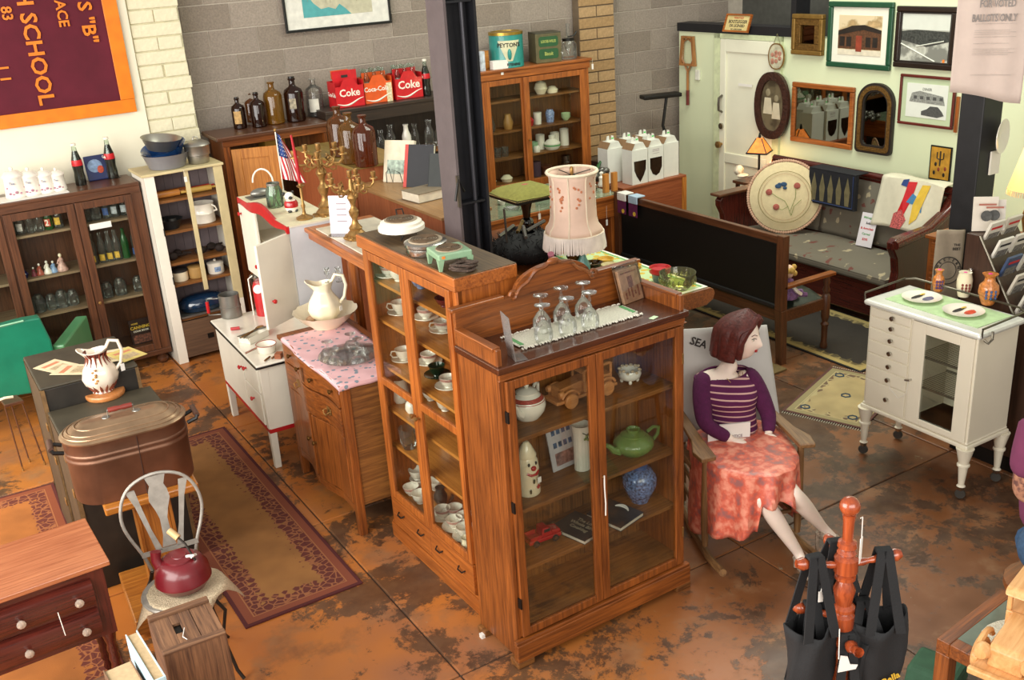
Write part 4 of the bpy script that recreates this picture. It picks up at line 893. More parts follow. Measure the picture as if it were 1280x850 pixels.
# candelabra
def candelabrum(P,rz,label):
 t=thing('candelabrum',label,'candelabrum',P,rz)
 prof=[(0.075,0),(0.078,0.01),(0.06,0.025),(0.062,0.035),(0.04,0.06),(0.045,0.075),(0.025,0.10),(0.016,0.13),(0.03,0.16),(0.034,0.185),(0.02,0.205),(0.014,0.22),(0.022,0.25),(0.034,0.275),(0.026,0.30),(0.012,0.315),(0.02,0.325),(0.014,0.37),(0.008,0.40)]
 MB().lathe(prof,20).build('stem',BRASS,t,True)
 c=MB()
 for a in range(8):c.ell((0.07*math.cos(a*PI/4),0.07*math.sin(a*PI/4),0.014),0.02,0.02,0.014,8,5)
 c.build('scrolled_foot',BRASS,t,True)
 for k in range(5):
  a=k*2*PI/5+0.3;ca,sa=math.cos(a),math.sin(a)
  rr,zz=(0.15,0.42)if k else(0.15,0.42)
  am=MB().tube([(ca*r,sa*r,z)for r,z in((0.012,0.33),(0.045,0.31),(0.08,0.325),(0.09,0.36),(0.07,0.375),(0.06,0.355),(0.085,0.335),(0.125,0.335),(0.15,0.36),(0.152,0.385))],[0.008,0.009,0.009,0.008,0.007,0.006,0.008,0.009,0.008,0.008],6)
  am.tube([(ca*r,sa*r,z)for r,z in((0.05,0.315),(0.075,0.295),(0.10,0.30),(0.105,0.318),(0.092,0.318))],0.006,5)
  ao=am.build('arm',BRASS,t,True)
  MB().lathe([(0.006,0.38),(0.028,0.388),(0.026,0.394),(0.012,0.396),(0.016,0.41),(0.017,0.432),(0.013,0.432),(0.010,0.40)],12,(ca*0.152,sa*0.152,0)).build('candle_cup',BRASS,ao,True)
 MB().lathe([(0.008,0.40),(0.024,0.41),(0.012,0.415),(0.017,0.43),(0.017,0.455),(0.012,0.455)],12).build('candle_cup',BRASS,t,True)
 return t
candelabrum(at(403,272,1.487)+Vector((0.03,0,0)),0.2,'brass candelabrum with curling arms, the farther one next to the flag')
candelabrum(at(449,305,1.487)+Vector((0.04,0.12,0)),0.6,'brass candelabrum with curling arms, the nearer one by the hot plates').scale=(0.86,)*3
P=at(429,292,1.487)
t=thing('printed_sign','white printed card sign standing between the two candelabra','sign',P,-0.75)
MB(Matrix.Rotation(-0.12,4,'X')).box(-0.075,0.075,0,0.003,0,0.22).build('card',mat('bright_card','#d8d2d8',0.6,var=0.0),t)
MB().box(-0.075,0.075,-0.07,0,0,0.002).build('foot',ACR,t)
GP=mat('faint_print','#958488',0.8)
for z_,s_,wd_ in((0.17,0.02,'Vintage'),(0.14,0.016,'&'),(0.105,0.018,'Collectibles'),(0.07,0.018,'for sale')):B(-0.03,0.03,-0.0006,0,0,0.006).build('faint_line',GP,t).matrix_local=Matrix.Rotation(-0.12,4,'X')@Matrix.Translation((0,0,z_))
# === cabinets seen from the back, behind the mantel
bk2=thing('tall_wardrobe','big wooden cabinet seen from its boarded back, farther of two behind the mantel','cabinet',(2.87,8.02,0),RZX)
REDW=lambda ax='z':wood('reddish_board','#7a3c20','#a85f38',axis=ax,rough=0.5,coat=0.1)
for k in range(6):B(k*0.19+0.001,(k+1)*0.19-0.001,0,0.02,0.02,1.53).build('back_board',REDW('z'),bk2)
B(0,1.14,0.02,0.45,0.0,1.53).build('carcass',REDW('z'),bk2);B(-0.01,1.15,-0.01,0.47,1.53,1.55).build('top_board',wood('olive_top','#6e5a2c','#98803f',axis='x',rough=0.5),bk2,bevel=0.003)
bk3=thing('low_wardrobe','big wooden cabinet with books on top, nearer of two behind the mantel','cabinet',(2.87,6.86,0),RZX)
for k in range(7):B(k*0.185+0.001,(k+1)*0.185-0.001,0,0.02,0.02,1.41).build('back_board',REDW('z'),bk3)
B(0,1.295,0.02,0.34,0.0,1.41).build('carcass',REDW('z'),bk3);B(-0.01,1.305,-0.01,0.36,1.41,1.43).build('top_board',wood('worn_top','#7d5a34','#a97f50',axis='x',rough=0.5),bk3,bevel=0.003)
# three big amber bottles
def amber(c1,name):return glass(name,c1,1.3,0.2)
AMB=amber('#985a24','amber_glass');AMBD=amber('#4a2210','dark_amber_glass');AMBG=amber('#b8842c','honey_glass')
def bottle(name,label,P,s,m,cap=None,lab=None,prof=None,hh=None,cat='bottle'):
 t=thing(name,label,cat,P)
 prof=prof or[(0.060,0),(0.066,0.006),(0.066,0.19),(0.058,0.215),(0.026,0.235),(0.020,0.245),(0.020,0.275),(0.026,0.278),(0.026,0.288),(0.018,0.289)]
 MB().lathe([(r*s,z*s)for r,z in prof],18).build('body',m,t,True)
 top=prof[-1][1]*s
 if cap:MB().lathe([(0.022*s,top-0.012*s),(0.022*s,top+0.012*s),(0.001,top+0.013*s)],12).build('cap',cap,t,True)
 if lab:
  z0,z1,col,ang=lab;r=max(q for q,_ in prof)*s*1.012
  MB().grid(lambda u,v:(r*math.cos(-2.1+(u-.5)*ang),r*math.sin(-2.1+(u-.5)*ang),(z0+(z1-z0)*v)*s),8,1).build('paper_label',col,t,True,fix=False)
 return t
bottle('amber_bottle','big amber bottle on the farther cabinet, left of three, behind the candelabrum',at(427,194,1.553),1.28,AMB)
bottle('amber_bottle','big amber bottle on the farther cabinet, middle of three, with a golden shoulder',at(441,203,1.553),1.26,amber('#a87430','golden_amber_glass'))
bottle('amber_bottle','big reddish amber bottle on the farther cabinet, right of three, next to books',at(459,207,1.553),1.26,amber('#8e4420','red_amber_glass'))
# books on the lower one
def book(name,label,P,rz,w_,h_,th,col,tilt=0.0,pages=True):
 t=thing(name,label,'book',P,rz);T_=Matrix.Rotation(tilt,4,'X')
 MB(T_).box(-w_/2+0.004,w_/2-0.003,0.003,th-0.003,0.004,h_-0.004).build('pages',mat('book_pages','#cfc8b8',0.8),t)
 MB(T_).box(-w_/2,w_/2,0,0.003,0,h_).box(-w_/2,w_/2,th-0.003,th,0,h_).box(-w_/2,-w_/2+0.003,0,th,0,h_).build('cover',col,t)
 return t
b1=book('picture_book','cream picture book standing open on a wire easel beside the amber bottles',at(497,228,1.432),-0.95,0.24,0.30,0.03,mat('cream_cover','#ddd0b4',0.4),-0.30)
MB(Matrix.Rotation(-0.30,4,'X')).box(-0.09,0.09,-0.001,0,0.06,0.16).build('cover_picture',mat('landscape_print','#9fb0a0',0.5,var=0.6,scale=30),b1)
MB().tube([(-0.07,-0.03,0.002),(-0.06,-0.045,0.08),(-0.03,-0.05,0.11),(-0.01,-0.05,0.01),(0.01,-0.05,0.10),(0.05,-0.045,0.08),(0.06,-0.03,0.002)],0.003,5).build('wire_easel',BLACKM,b1)
b2=book('red_black_book','black and red book standing behind the cream picture book',at(512,236,1.432)+Vector((0.06,0.0,0)),-0.9,0.22,0.30,0.035,mat('black_red_cover','#1a1a20',0.5),-0.36)
MB(Matrix.Rotation(-0.36,4,'X')).box(-0.11,-0.085,-0.001,0.036,0.0,0.30).build('red_spine',mat('coral_red','#c8433a',0.5),b2)
book('dark_book','dark jacketed book leaning behind the black and red book near the post',at(540,246,1.432)+Vector((0.05,-0.05,0)),-0.9,0.22,0.29,0.04,mat('grey_green_cover','#2a2e2c',0.5),-0.36)
t=thing('thick_book','thick grey brown book lying flat next to the steel post','book',at(529,248,1.432),0.12)
MB().box(-0.10,0.13,-0.10,0.10,0.003,0.058).build('pages',mat('cream_pages','#e2d8c2',0.8),t);MB().box(-0.105,0.135,-0.105,0.105,0.058,0.062).box(-0.105,0.135,-0.105,0.105,0,0.003).box(0.13,0.135,-0.105,0.105,0,0.062).build('cover',mat('taupe_cloth','#7a6c58',0.8,bump=0.2),t)
# the steel post
pc_=column('column_1',2.82,5.145,0.20,PI/2,4.2,PU,BS)
pc_.rotation_euler=(0,0,0)
pc_.data.clear_geometry();pc_.data.from_pydata([],[],[])
mb_=MB().box(-0.10,-0.084,-0.10,0.10,0,4.2);mb_.m=1;mb_.box(0.084,0.10,-0.10,0.10,0,4.2)
tmp=mb_.build('x',[PU,BS]);pc_.data=tmp.data;bpy.data.objects.remove(tmp)
for ch in list(pc_.children):bpy.data.objects.remove(ch)
B(-0.084,0.084,-0.01,0.01,0,4.2).build('web',BS,pc_)
MB().cyl((0.03,-0.06,0),(0.03,-0.06,4.2),0.012,8).build('conduit',mat('grey_conduit','#4a4a50',0.4,0.5),pc_,True)
for z in(1.62,2.72):B(-0.084,0.08,-0.09,-0.02,z,z+0.012).build('bracket',BS,pc_)
MB().tube([(-0.06,-0.102,1.70),(-0.10,-0.11,1.78),(-0.13,-0.115,1.66)],0.008,6).build('angle_bracket',BLACKM,pc_)
MB().box(-0.11,-0.095,-0.116,-0.1,1.62,1.80).build('slotted_strap',mat('dull_chrome','#77736a',0.35,0.9),pc_)
# === cabinets against the block wall
gc=thing('oak_cupboard','tall oak cupboard with an open panelled door standing against the grey block wall','cupboard',(2.335,8.22,0),-0.02)
w,d,h=0.885,0.40,1.69
B(0,0.025,0,d,0,1.65).build('side_panel',OAK('z'),gc);B(w-0.025,w,0,d,0,1.65).build('side_panel',OAK('z'),gc);B(0.025,w-0.025,d-0.02,d,0,1.65).build('back_panel',OAKD('z'),gc)
B(-0.05,w+0.02,-0.05,d,1.655,h).build('top_board',WAL('x'),gc,bevel=0.008);B(0,w,-0.01,0.015,1.60,1.655).build('frieze',OAK('x'),gc,bevel=0.003)
B(0,0.055,-0.012,0.012,0,1.60).build('stile',OAK('z'),gc)
for z in(0.9,1.3):B(0.025,w-0.025,0.02,d-0.02,z,z+0.018).build('shelf',OAKD('x'),gc)
f_=MB();f_.box(0,0.07,-0.02,0,0.5,1.58).box(0.29,0.36,-0.02,0,0.5,1.58).box(0.07,0.29,-0.02,0,1.50,1.58).box(0.07,0.29,-0.02,0,0.5,0.6).box(0.07,0.29,-0.012,-0.004,0.6,1.5)
o=f_.build('door',OAKL('z'),gc,bevel=0.003);o.matrix_local=Matrix.Translation((0.06,-0.012,0))@Matrix.Rotation(R_(-18),4,'Z')
B(0.38,0.55,0.10,0.3,1.318,1.60).build('yellow_box_stack',mat('mustard_card','#8a6414',0.7),gc)
# amber apothecary bottles on top
spec=[(301,160,0.84,AMBD,BLK_,(0.05,0.17,mat('tan_label','#b8935c',0.7,var=0.3,scale=40),1.1),'slim dark brown bottle with a long tan label, leftmost on the oak cupboard'),(316,152,0.82,AMB,mat('brown_cap','#4a2416',0.5),None,'small amber bottle with a brown cap behind the labelled one'),(325,158,0.93,AMBD,BLK_,None,'dark brown bottle with a round red price dot and a black cap'),(345,154,1.18,AMBG,None,None,'large honey coloured bottle in the middle of the oak cupboard top'),(371,151,1.22,AMBD,BLK_,(0.09,0.16,mat('picture_label','#9a8f78',0.6,var=0.7,scale=40),0.7),'large dark bottle with a small picture label on the oak cupboard'),(396,145,1.1,CLEAR,None,(0.04,0.14,mat('white_label','#d8d4c6',0.7,var=0.1),1.2),'large clear glass bottle with a white label, rightmost on the oak cupboard')]
for px,py,s,m,cp,lb,lab in spec:
 P=at(px,py,1.692);bottle('apothecary_bottle',lab,P,s,m,cp,lb)
# dark bookcase with soda cartons
hc=thing('dark_bookcase','dark wooden bookcase full of glass bottles beside the oak cupboard, behind the post','bookcase',(3.245,8.26,0),-0.03)
DKW=lambda ax='z':wood('near_black_wood','#1c130d','#38271b',axis=ax,rough=0.5)
w,d,h=1.44,0.36,1.755
B(0,0.025,0,d,0,h-0.03).build('side_panel',DKW('z'),hc);B(w-0.025,w,0,d,0,h-0.03).build('side_panel',DKW('z'),hc);B(0.025,w-0.025,d-0.02,d,0,h-0.03).build('back_panel',DKW('z'),hc)
B(-0.0,w,-0.02,d,h-0.03,h).build('top_board',DKW('x'),hc,bevel=0.003);B(0,w,-0.01,0.01,h-0.12,h-0.03).build('frieze',DKW('x'),hc)
for z in(0.95,1.27):B(0.025,w-0.025,0.01,d-0.02,z,z+0.02).build('shelf',OAKD('x'),hc)
# soda bottles
SODA=glass('soda_glass','#e6f0e8',0.6,0.01);COLA=mat('cola_liquid','#1a0d08',0.12,coat=0.6)
SPRF=[(0.028,0),(0.030,0.01),(0.029,0.05),(0.026,0.075),(0.030,0.11),(0.026,0.15),(0.014,0.195),(0.012,0.225),(0.014,0.23),(0.013,0.235),(0.001,0.236)]
REDL=mat('red_label','#c01a22',0.4)
def soda_full(label,P,rz,s=1.0):
 t=thing('soda_bottle',label,'bottle',P,rz);t.scale=(s,)*3
 MB().lathe(SPRF[:7],16).build('cola',COLA,t,True);MB().lathe([(r*1.03,z)for r,z in SPRF],16).build('glass_body',SODA,t,True)
 MB().lathe([(0.0305,0.112),(0.031,0.115),(0.0285,0.142),(0.028,0.145)],16,cap=False).build('red_label',REDL,t,True)
 MB().lathe([(0.015,0.225),(0.015,0.238),(0.001,0.24)],12).build('cap',WHITE,t,True)
 return t
def wrap_text(body,size,m,parent,r,z,ang0,name='lettering'):
 T=fr((0,0,0),(1,0,0),(0,0,1));o=text(body,size,m,parent,Matrix.Identity(4),name)
 for v in o.data.vertices:
  x,y,zz=v.co;a=ang0+x/r;v.co=((r+0.0012+zz)*math.cos(a),(r+0.0012+zz)*math.sin(a),z+y)
 return o
# soda bottles and cartons
cola=soda_full('full cola bottle, left of the two on the brown cabinet, in front of the tin',at(102,231,1.479),-0.6,1.32)
text('Cola',0.022,WHITE,cola,fr((-0.028,-0.0185,0.128),(0.55,-0.83,0),(0,0,1)),'label_lettering')
cola2=dup(cola,at(142,222,1.482),-0.3,'full cola bottle, right of the two on the brown cabinet, on a glass coaster')
tag(MB().lathe([(0.055,0),(0.058,0.003),(0.001,0.003)],20).build('coaster',CLEAR,None,True),'clear glass coaster under the right cola bottle on the brown cabinet','coaster',at(142,222,1.478))
dup(cola,at(534,119,1.757),-0.5,'full cola bottle standing alone at the right of the red cartons')
emp=thing('empty_soda_bottle','','bottle')
MB().lathe([(r,z)for r,z in SPRF[:10]],12).build('glass_body',SODA,emp,True);MB().lathe([(0.0305,0.112),(0.031,0.115),(0.0285,0.142)],12,cap=False).build('white_print',mat('faded_print','#c8b8b0',0.5),emp,True)
used=False
def empties(P0,ux,n,m_,lab,grp):
 global used
 k=0
 for j in range(m_):
  for i in range(n):
   P=P0+Vector((ux.x*(i*0.075)-ux.y*j*0.08,ux.y*(i*0.075)+ux.x*j*0.08,0.006))
   l='%s from the left, %s row'%(lab.replace('bottle','bottle, '+['first','second','third'][i],1),['front','back'][j])
   if not used:emp.location=P;emp['label']=l;emp['group']=grp;emp.scale=(1.2,)*3;used=True
   else:dup(emp,P,0,l,grp,1.2)
   k+=1
def carton(P,rz,col,label,wd,lines,white=WHITE,side=None,handle=False,big=False):
 t=thing('bottle_carton',label,'carton',P,rz)
 W_,D_,H2=0.262,0.17,0.215
 c=MB().box(0,W_,0,0.003,0,H2*0.82).box(0,W_,D_-0.003,D_,0,H2).box(0,0.003,0,D_,0,H2).box(W_-0.003,W_,0,D_,0,H2).box(0,W_,0,D_,0,0.003)
 c.prism([(0.05,H2*0.82),(0.09,H2+0.02),(W_-0.09,H2+0.02),(W_-0.05,H2*0.82)],0,0.003,'y')
 c.build('box',col,t)
 c=MB().box(0.02,W_-0.02,D_/2-0.002,D_/2+0.002,0,0.255 if not handle else 0.30);c.build('divider',col,t)
 for q in(0.33,0.66):MB().box(W_*q-0.001,W_*q+0.001,0.003,D_-0.003,0,H2).build('divider',col,t)
 if handle:MB().box(W_/2-0.03,W_/2+0.03,D_/2-0.003,D_/2+0.003,0.24,0.262).build('handle_slot',INK,t)
 text(wd[0],wd[1],white,t,fr((W_*wd[2],-0.0006,H2*wd[3]),(1,0,0),(0,0,1)),'lettering',font_scale_x=wd[4])
 MB().tube([(0.01+(W_-0.02)*k/10,-0.0008,0.028+0.014*math.sin(k/10*2*PI*0.9+2.6)+0.03*(k/10)**2)for k in range(11)],[0.002+0.006*math.sin(PI*k/10)for k in range(11)],5).build('white_swoosh',white,t)
 if side:text(side,0.05,white,t,fr((-0.0006,D_/2,H2*0.5),(0,-1,0),(0,0,1)),'side_lettering',font_scale_x=0.8)
 return t
CR_=mat('carton_red','#c4161f',0.45,coat=0.2);CO_=mat('carton_orange','#d8571f',0.45,coat=0.2)
P=Vector((3.39,8.33,1.756));carton(P,-0.03,CR_,'red six bottle carton with tall orange handle, left of the three',('Coke',0.085,0.5,0.55,1.0),2,side='Coca-Cola',handle=True)
tag(B(0,0.16,0,0.003,0,0.07).build('orange_card_flap',CO_),'orange card handle rising from the leftmost red carton','card',P+Vector((0.02,0.10,0.235)),0.0)
P2=Vector((3.665,8.34,1.756));o=carton(P2,-0.03,CO_,'orange six bottle carton, middle of the three',('Coca-Cola',0.055,0.42,0.55,0.95),2)
B(0.205,0.2555,-0.001,0,0,0.16).build('cream_panel',mat('cream_card','#d8c8a0',0.6,var=0.3,scale=60),o)
P3=Vector((3.955,8.33,1.756));carton(P3,-0.03,CR_,'red six bottle carton without a handle, right of the three',('Coke',0.095,0.5,0.55,1.0),2)
empties(P2+Vector((0.05,0.045,0)),Vector((1,-0.03,0)),3,2,'empty soda bottle in the orange carton','empty bottles in the orange carton')
empties(P3+Vector((0.05,0.045,0)),Vector((1,-0.03,0)),3,2,'empty soda bottle in the right red carton','empty bottles in the right red carton')
# milk bottles on the dark bookcase shelves
MILK=[(0.032,0),(0.036,0.01),(0.036,0.12),(0.02,0.16),(0.018,0.19),(0.023,0.2),(0.022,0.205)]
mk=thing('clear_bottle','','bottle');MB().lathe(MILK,14).build('body',CLEAR,mk,True);k=0
for row,z in((0,1.291),(1,0.971)):
 for i in range(11):
  P=Vector((3.30+i*0.118+0.02*(row),8.36-0.03*i*0.12+0.05*(i%2),z));lb='%s clear bottle from the left on the %s shelf of the dark bookcase'%('first second third fourth fifth sixth seventh eighth ninth tenth eleventh'.split()[i],'upper' if row==0 else 'lower');gp_='clear bottles on the %s shelf of the dark bookcase'%('upper' if row==0 else 'lower')
  if k==0:mk.location=P;mk['label']=lb;mk['group']=gp_
  elif not(row==0 and i==6):dup(mk,P,0,lb,gp_,1+0.12*(i%3))
  k+=1
t=thing('milk_bottle','white filled milk bottle with a red mark on the dark bookcase','bottle',(4.02,8.34,1.291));MB().lathe([(r*1.15,z*1.2)for r,z in MILK]+[(0.001,0.246)],16).build('body',CERAM,t,True)
MB().grid(lambda u,v:(0.0425*math.cos(-2+u),0.0425*math.sin(-2+u),0.05+0.05*v),5,1).build('red_mark',REDL,t,True,fix=False)
# === white pantry cupboard
pt_=thing('pantry_cupboard','narrow white painted cupboard with open shelves, beside the brown glazed cabinet','cupboard',(1.634,7.957,0),0.02)
w,d,h=0.60,0.37,1.538
CREAMW=mat('aged_cream_paint','#c9b98c',0.55,var=0.12,scale=8);LAV=mat('grey_lavender_board','#75686a',0.7,var=0.08)
B(0,0.018,0,d,0,h-0.02).build('side_panel',WHITE,pt_);B(w-0.018,w,0,d,0,h-0.02).build('side_panel',WHITE,pt_)
B(0.0,0.075,-0.006,0.014,0,h-0.02).build('stile',WHITE,pt_,bevel=0.002);B(w-0.07,w,-0.006,0.014,0.43,h-0.02).build('stile',CREAMW,pt_,bevel=0.002);B(w-0.07,w,-0.006,0.014,0,0.43).build('stile',WHITE,pt_,bevel=0.002)
B(-0.02,w+0.012,-0.018,d,h-0.02,h).build('top_board',CREAMW,pt_,bevel=0.004)
bp=B(0.018,w-0.018,d-0.012,d,0,h-0.02).build('back_panel',LAV,pt_)
for k in range(8):B(0.02+k*0.07,0.02+k*0.07+0.066,d-0.018,d-0.012,0.02,h-0.02).build('board',LAV,bp)
for z in(1.315,1.068,0.818,0.645,0.36):B(0.018,w-0.018,0.02,d-0.018,z-0.02,z).build('shelf',OAKD('x'),pt_)
B(0.302,0.335,0.0,0.018,0.56,h-0.02).build('centre_stile',CREAMW,pt_,bevel=0.002)
f_=B(0.075,w-0.07,-0.004,0.014,0.04,0.335).build('drop_front',wood('bare_brown_board','#4a3424','#6d5038',axis='x',rough=0.7,coat=0),pt_);B(0.26,0.31,-0.008,-0.004,0.16,0.20).build('worn_catch',BLACKM,f_)
for z in(0.66,1.05):B(0.07,0.078,-0.012,0.0,z,z+0.06).build('hinge',BLACKM,pt_)
PE=lambda x,y,z:Vector((1.634+x,7.957+y,z))
for k,(x,y,r,L_,m,rz,lab)in enumerate(((0.16,0.12,0.026,0.22,OAKL('x'),0.1,'pale wooden rolling pin at the left of the pantry top shelf'),(0.20,0.20,0.022,0.34,OAKM('x'),0.05,'brown wooden rolling pin at the back of the pantry top shelf'),(0.42,0.12,0.022,0.2,mat('yellow_wood','#c09a4a',0.5),0.05,'yellowish rolling pin on the right of the pantry top shelf'),(0.46,0.2,0.018,0.14,REDP,0.1,'red handled roller on the pantry top shelf'))):
 t=MB().tube([(-L_/2-0.04,0,r),(-L_/2,0,r),(-L_/2+0.002,0,r),(L_/2,0,r),(L_/2+0.002,0,r),(L_/2+0.04,0,r)],[0.01,0.01,r,r,0.01,0.01],12).build('rolling_pin',m,None,True);tag(t,lab,'rolling pin',PE(x,y,1.316),rz)
pot('dark_pudding_tin','dark round baking pan on the left of the pantry\'s second shelf','pan',PE(0.16,0.15,1.069),[(0.07,0),(0.10,0.07),(0.105,0.075),(0.098,0.07),(0.068,0.008),(0.001,0.008)],mat('dark_tin','#35383a',0.35,0.6),24)
for k,(x,y,r)in enumerate(((0.10,0.2,0.04),(0.2,0.22,0.035))):pot('small_tin_cup',['small dull cup behind the dark baking pan','small dull mug right of the dark baking pan'][k],'cup',PE(x,y,1.069),[(r,0),(r,0.06),(r*.9,0.06),(r*.9,0.01),(0.001,0.01)],TIN)
t=pot('double_boiler','white enamel double boiler on the right of the pantry\'s second shelf','pot',PE(0.43,0.15,1.069),[(0.085,0),(0.09,0.005),(0.09,0.07),(0.094,0.075),(0.09,0.08),(0.09,0.15),(0.094,0.155),(0.088,0.15),(0.001,0.02)],ENAM,24)
MB().tube([(0.06,-0.07,0.14),(0.075,-0.105,0.13),(0.085,-0.105,0.10),(0.07,-0.07,0.09)],0.006,6).build('handle',ENAM,t,True)
for k,(x,y,a,s_)in enumerate(((0.13,0.12,0.3,1),(0.19,0.2,-0.4,.8),(0.36,0.15,0.1,1.1),(0.46,0.2,0.5,1),(0.5,0.1,-0.2,.8))):
 t=MB().ell((0,0,0.03),0.045*s_,0.03*s_,0.03).tube([(0.04,0,0.03),(0.13*s_,0.01,0.02)],0.008,6).build('iron_tool',mat('black_rust','#2c201a',0.8,0.2,var=0.3),None,True)
 tag(t,['rusty iron tool nearest the left on the pantry\'s third shelf','rusty iron tool behind the leftmost one, third shelf','long rusty iron tool in the middle of the third shelf','rusty iron tool at the back right of the third shelf','small rusty iron tool at the front right of the third shelf'][k],'tool',PE(x,y,0.819),a)
for k,(x,nm,m,m2,lab)in enumerate(((0.16,'butter_crock',IVORY,INK,'cream crock with a black lid on the pantry\'s fourth shelf'),(0.29,'round_box',mat('tan_box','#b0894e',0.6),mat('tan_box','#b0894e',0.6),'round tan box in the middle of the pantry\'s fourth shelf'),(0.45,'salt_jar',ENAM,ENAM,'white enamel jar with blue print on the pantry\'s fourth shelf'))):
 t=pot(nm,lab,'jar',PE(x,0.13,0.646),[(0.06,0),(0.064,0.01),(0.064,0.075),(0.055,0.08),(0.001,0.08)],m,22)
 MB().lathe([(0.066,0.074),(0.066,0.088),(0.05,0.096),(0.001,0.098)],22).build('lid',m2,t,True)
 if k==2:MB().ell((0,0,0.105),0.012,0.012,0.01).build('knob',ENAM,t,True);MB().grid(lambda u,v:(0.065*math.cos(-2.0+u*.8),0.065*math.sin(-2.0+u*.8),0.02+0.04*v),5,1).build('blue_print',mat('blue_print','#7f97b8',0.5,var=0.6,scale=70),t,True,fix=False)
t=thing('blue_roaster','dark blue enamel roasting pan with domed lid on the pantry\'s lowest shelf','roaster',PE(0.30,0.16,0.375),0)
BLU=mat('dark_blue_enamel','#122a44',0.15,coat=0.6)
MB().lathe([(0.17,0),(0.19,0.03),(0.195,0.035),(0.001,0.035)],28,sy=0.62).build('pan',BLU,t,True);MB().lathe([(0.19,0.036),(0.185,0.07),(0.15,0.105),(0.08,0.12),(0.001,0.123)],28,sy=0.62).build('lid',BLU,t,True)
tag(MB().box(-0.21,0.21,-0.13,0.13,0,0.006).box(-0.215,0.215,-0.135,-0.128,0,0.014).box(-0.215,0.215,0.128,0.135,0,0.014).build('oven_tray',TIN,None,bevel=0.001),'flat tin tray under the blue roasting pan','tray',PE(0.30,0.15,0.361),0.03)
# basins on the pantry top
zt=1.540
P=at(203,205,zt);P.y=8.12
BG=mat('grey_enamel','#83838a',0.35,var=0.06,coat=0.2)
t=pot('grey_basin','grey enamel basin at the bottom of the stack on the white cupboard','basin',P,[(0.13,0),(0.135,0.004),(0.17,0.105),(0.178,0.11),(0.168,0.108),(0.13,0.012),(0.001,0.01)],BG,30)
t=pot('blue_basin','blue enamel basin with a white inside tilted in the stack of basins','basin',P+Vector((0.01,0,0.075)),[(0.11,0),(0.115,0.004),(0.165,0.09),(0.172,0.095),(0.162,0.092),(0.11,0.012),(0.001,0.01)],mat('cobalt_enamel','#1d4a86',0.2,coat=0.5),30);t.rotation_euler=(0.15,-0.22,0)
t=pot('aluminium_basin','dull aluminium basin on top of the stack of basins','basin',P+Vector((-0.02,0,0.14)),[(0.10,0),(0.105,0.004),(0.145,0.085),(0.152,0.09),(0.14,0.085),(0.098,0.012),(0.001,0.01)],ALU,30);t.rotation_euler=(0.1,0.10,0)
P=at(249,203,zt)
t=pot('aluminium_pot','dented aluminium pot with a lid at the right on the white cupboard','pot',P,[(0.075,0),(0.08,0.005),(0.085,0.06),(0.095,0.065),(0.098,0.13),(0.105,0.14),(0.001,0.14)],ALU,14)
MB().lathe([(0.105,0.138),(0.10,0.15),(0.05,0.175),(0.02,0.18),(0.001,0.18)],14).build('lid',ALU,t,True);MB().tube([(-0.02,0,0.178),(-0.015,0,0.2),(0.015,0,0.2),(0.02,0,0.178)],0.005,6).build('lid_handle',ALU,t,True)
tag(MB().tube([(0,0,0),(0.005,0,-0.05)],0.001,4).box(-0.008,0.014,-0.001,0.001,-0.09,-0.05).build('price_tag',PAPER),'white price tag hanging from the pantry top edge','tag',(1.93,7.93,1.53))
# === brown glazed cabinet on the left
br=thing('bottle_cabinet','wide brown cabinet with glazed doors full of bottles, along the left wall','cabinet',(0.12,8.07,0),0)
w,d,h=1.496,0.36,1.478;WD=WAL
X0=0.12
B(0,0.02,0,d,0.09,1.44).build('side_panel',WD('z'),br);B(w-0.02,w,0,d,0.09,1.44).build('side_panel',WD('z'),br);B(0.02,w-0.02,d-0.015,d,0.1,1.44).build('back_panel',WD('z'),br)
B(-0.02,w-0.004,-0.02,d,1.452,h).build('top_board',WD('x'),br,bevel=0.005);B(0,w-0.004,-0.012,0.012,1.40,1.452).build('frieze',WD('x'),br,bevel=0.003)
for x in(0.508,1.002):B(x,x+0.014,0.0,d-0.016,0.12,1.40).build('partition',WD('z'),br)
B(w-0.076,w,-0.002,0.018,0.12,1.40).build('stile',WD('z'),br)
B(0,w,-0.012,d,0.085,0.13).build('base_moulding',WD('x'),br,bevel=0.005)
for x in(0.1,w-0.07):MB().lathe([(0.03,0),(0.045,0.02),(0.045,0.045),(0.025,0.065),(0.04,0.085)],16,(x,0.05,0)).build('bun_foot',WD('x'),br,True)
SHP=wood('shelf_pale','#6b5038','#a08a6c',axis='x',rough=0.6,coat=0)
for z in(1.215,0.888,0.60):B(0.02,w-0.02,0.03,d-0.016,z-0.018,z).build('shelf',SHP,br)
B(0.02,w-0.02,0.0,d-0.016,0.17,0.185).build('bottom_board',WD('x'),br)
gdoor(br,0.022,0.506,0.135,1.396,0.052,WD('z'),knob=(0.485,0.62,BRASS));gdoor(br,0.522,1.004,0.135,1.396,0.055,WD('z'),knob=(0.548,0.62,BRASS));gdoor(br,1.012,1.42,0.135,1.396,0.055,WD('z'),knob=(1.036,0.62,BRASS))
tag(B(0,0.155,-0.003,0,0,0.045).build('white_card',PAPER),'blank white card strip stuck on the right door of the bottle cabinet','card',aty(113,288,8.048))
BR_=lambda px,py,z,Y=8.17:Vector((aty(px,py,Y).x,Y,z))
LAB={n_:mat('label_'+n_,c_,0.5,var=0.25,scale=80)for n_,c_ in dict(blue='#3a5488',white='#d8d4cc',red='#c8503e',yellow='#c8a23a',navy='#22305a',silver='#b0b4b8').items()}
GRNG=glass('green_bottle_glass','#3f8a4a',1.6,0.25);SMK=glass('dim_glass','#eef2ee',0.9,0.03)
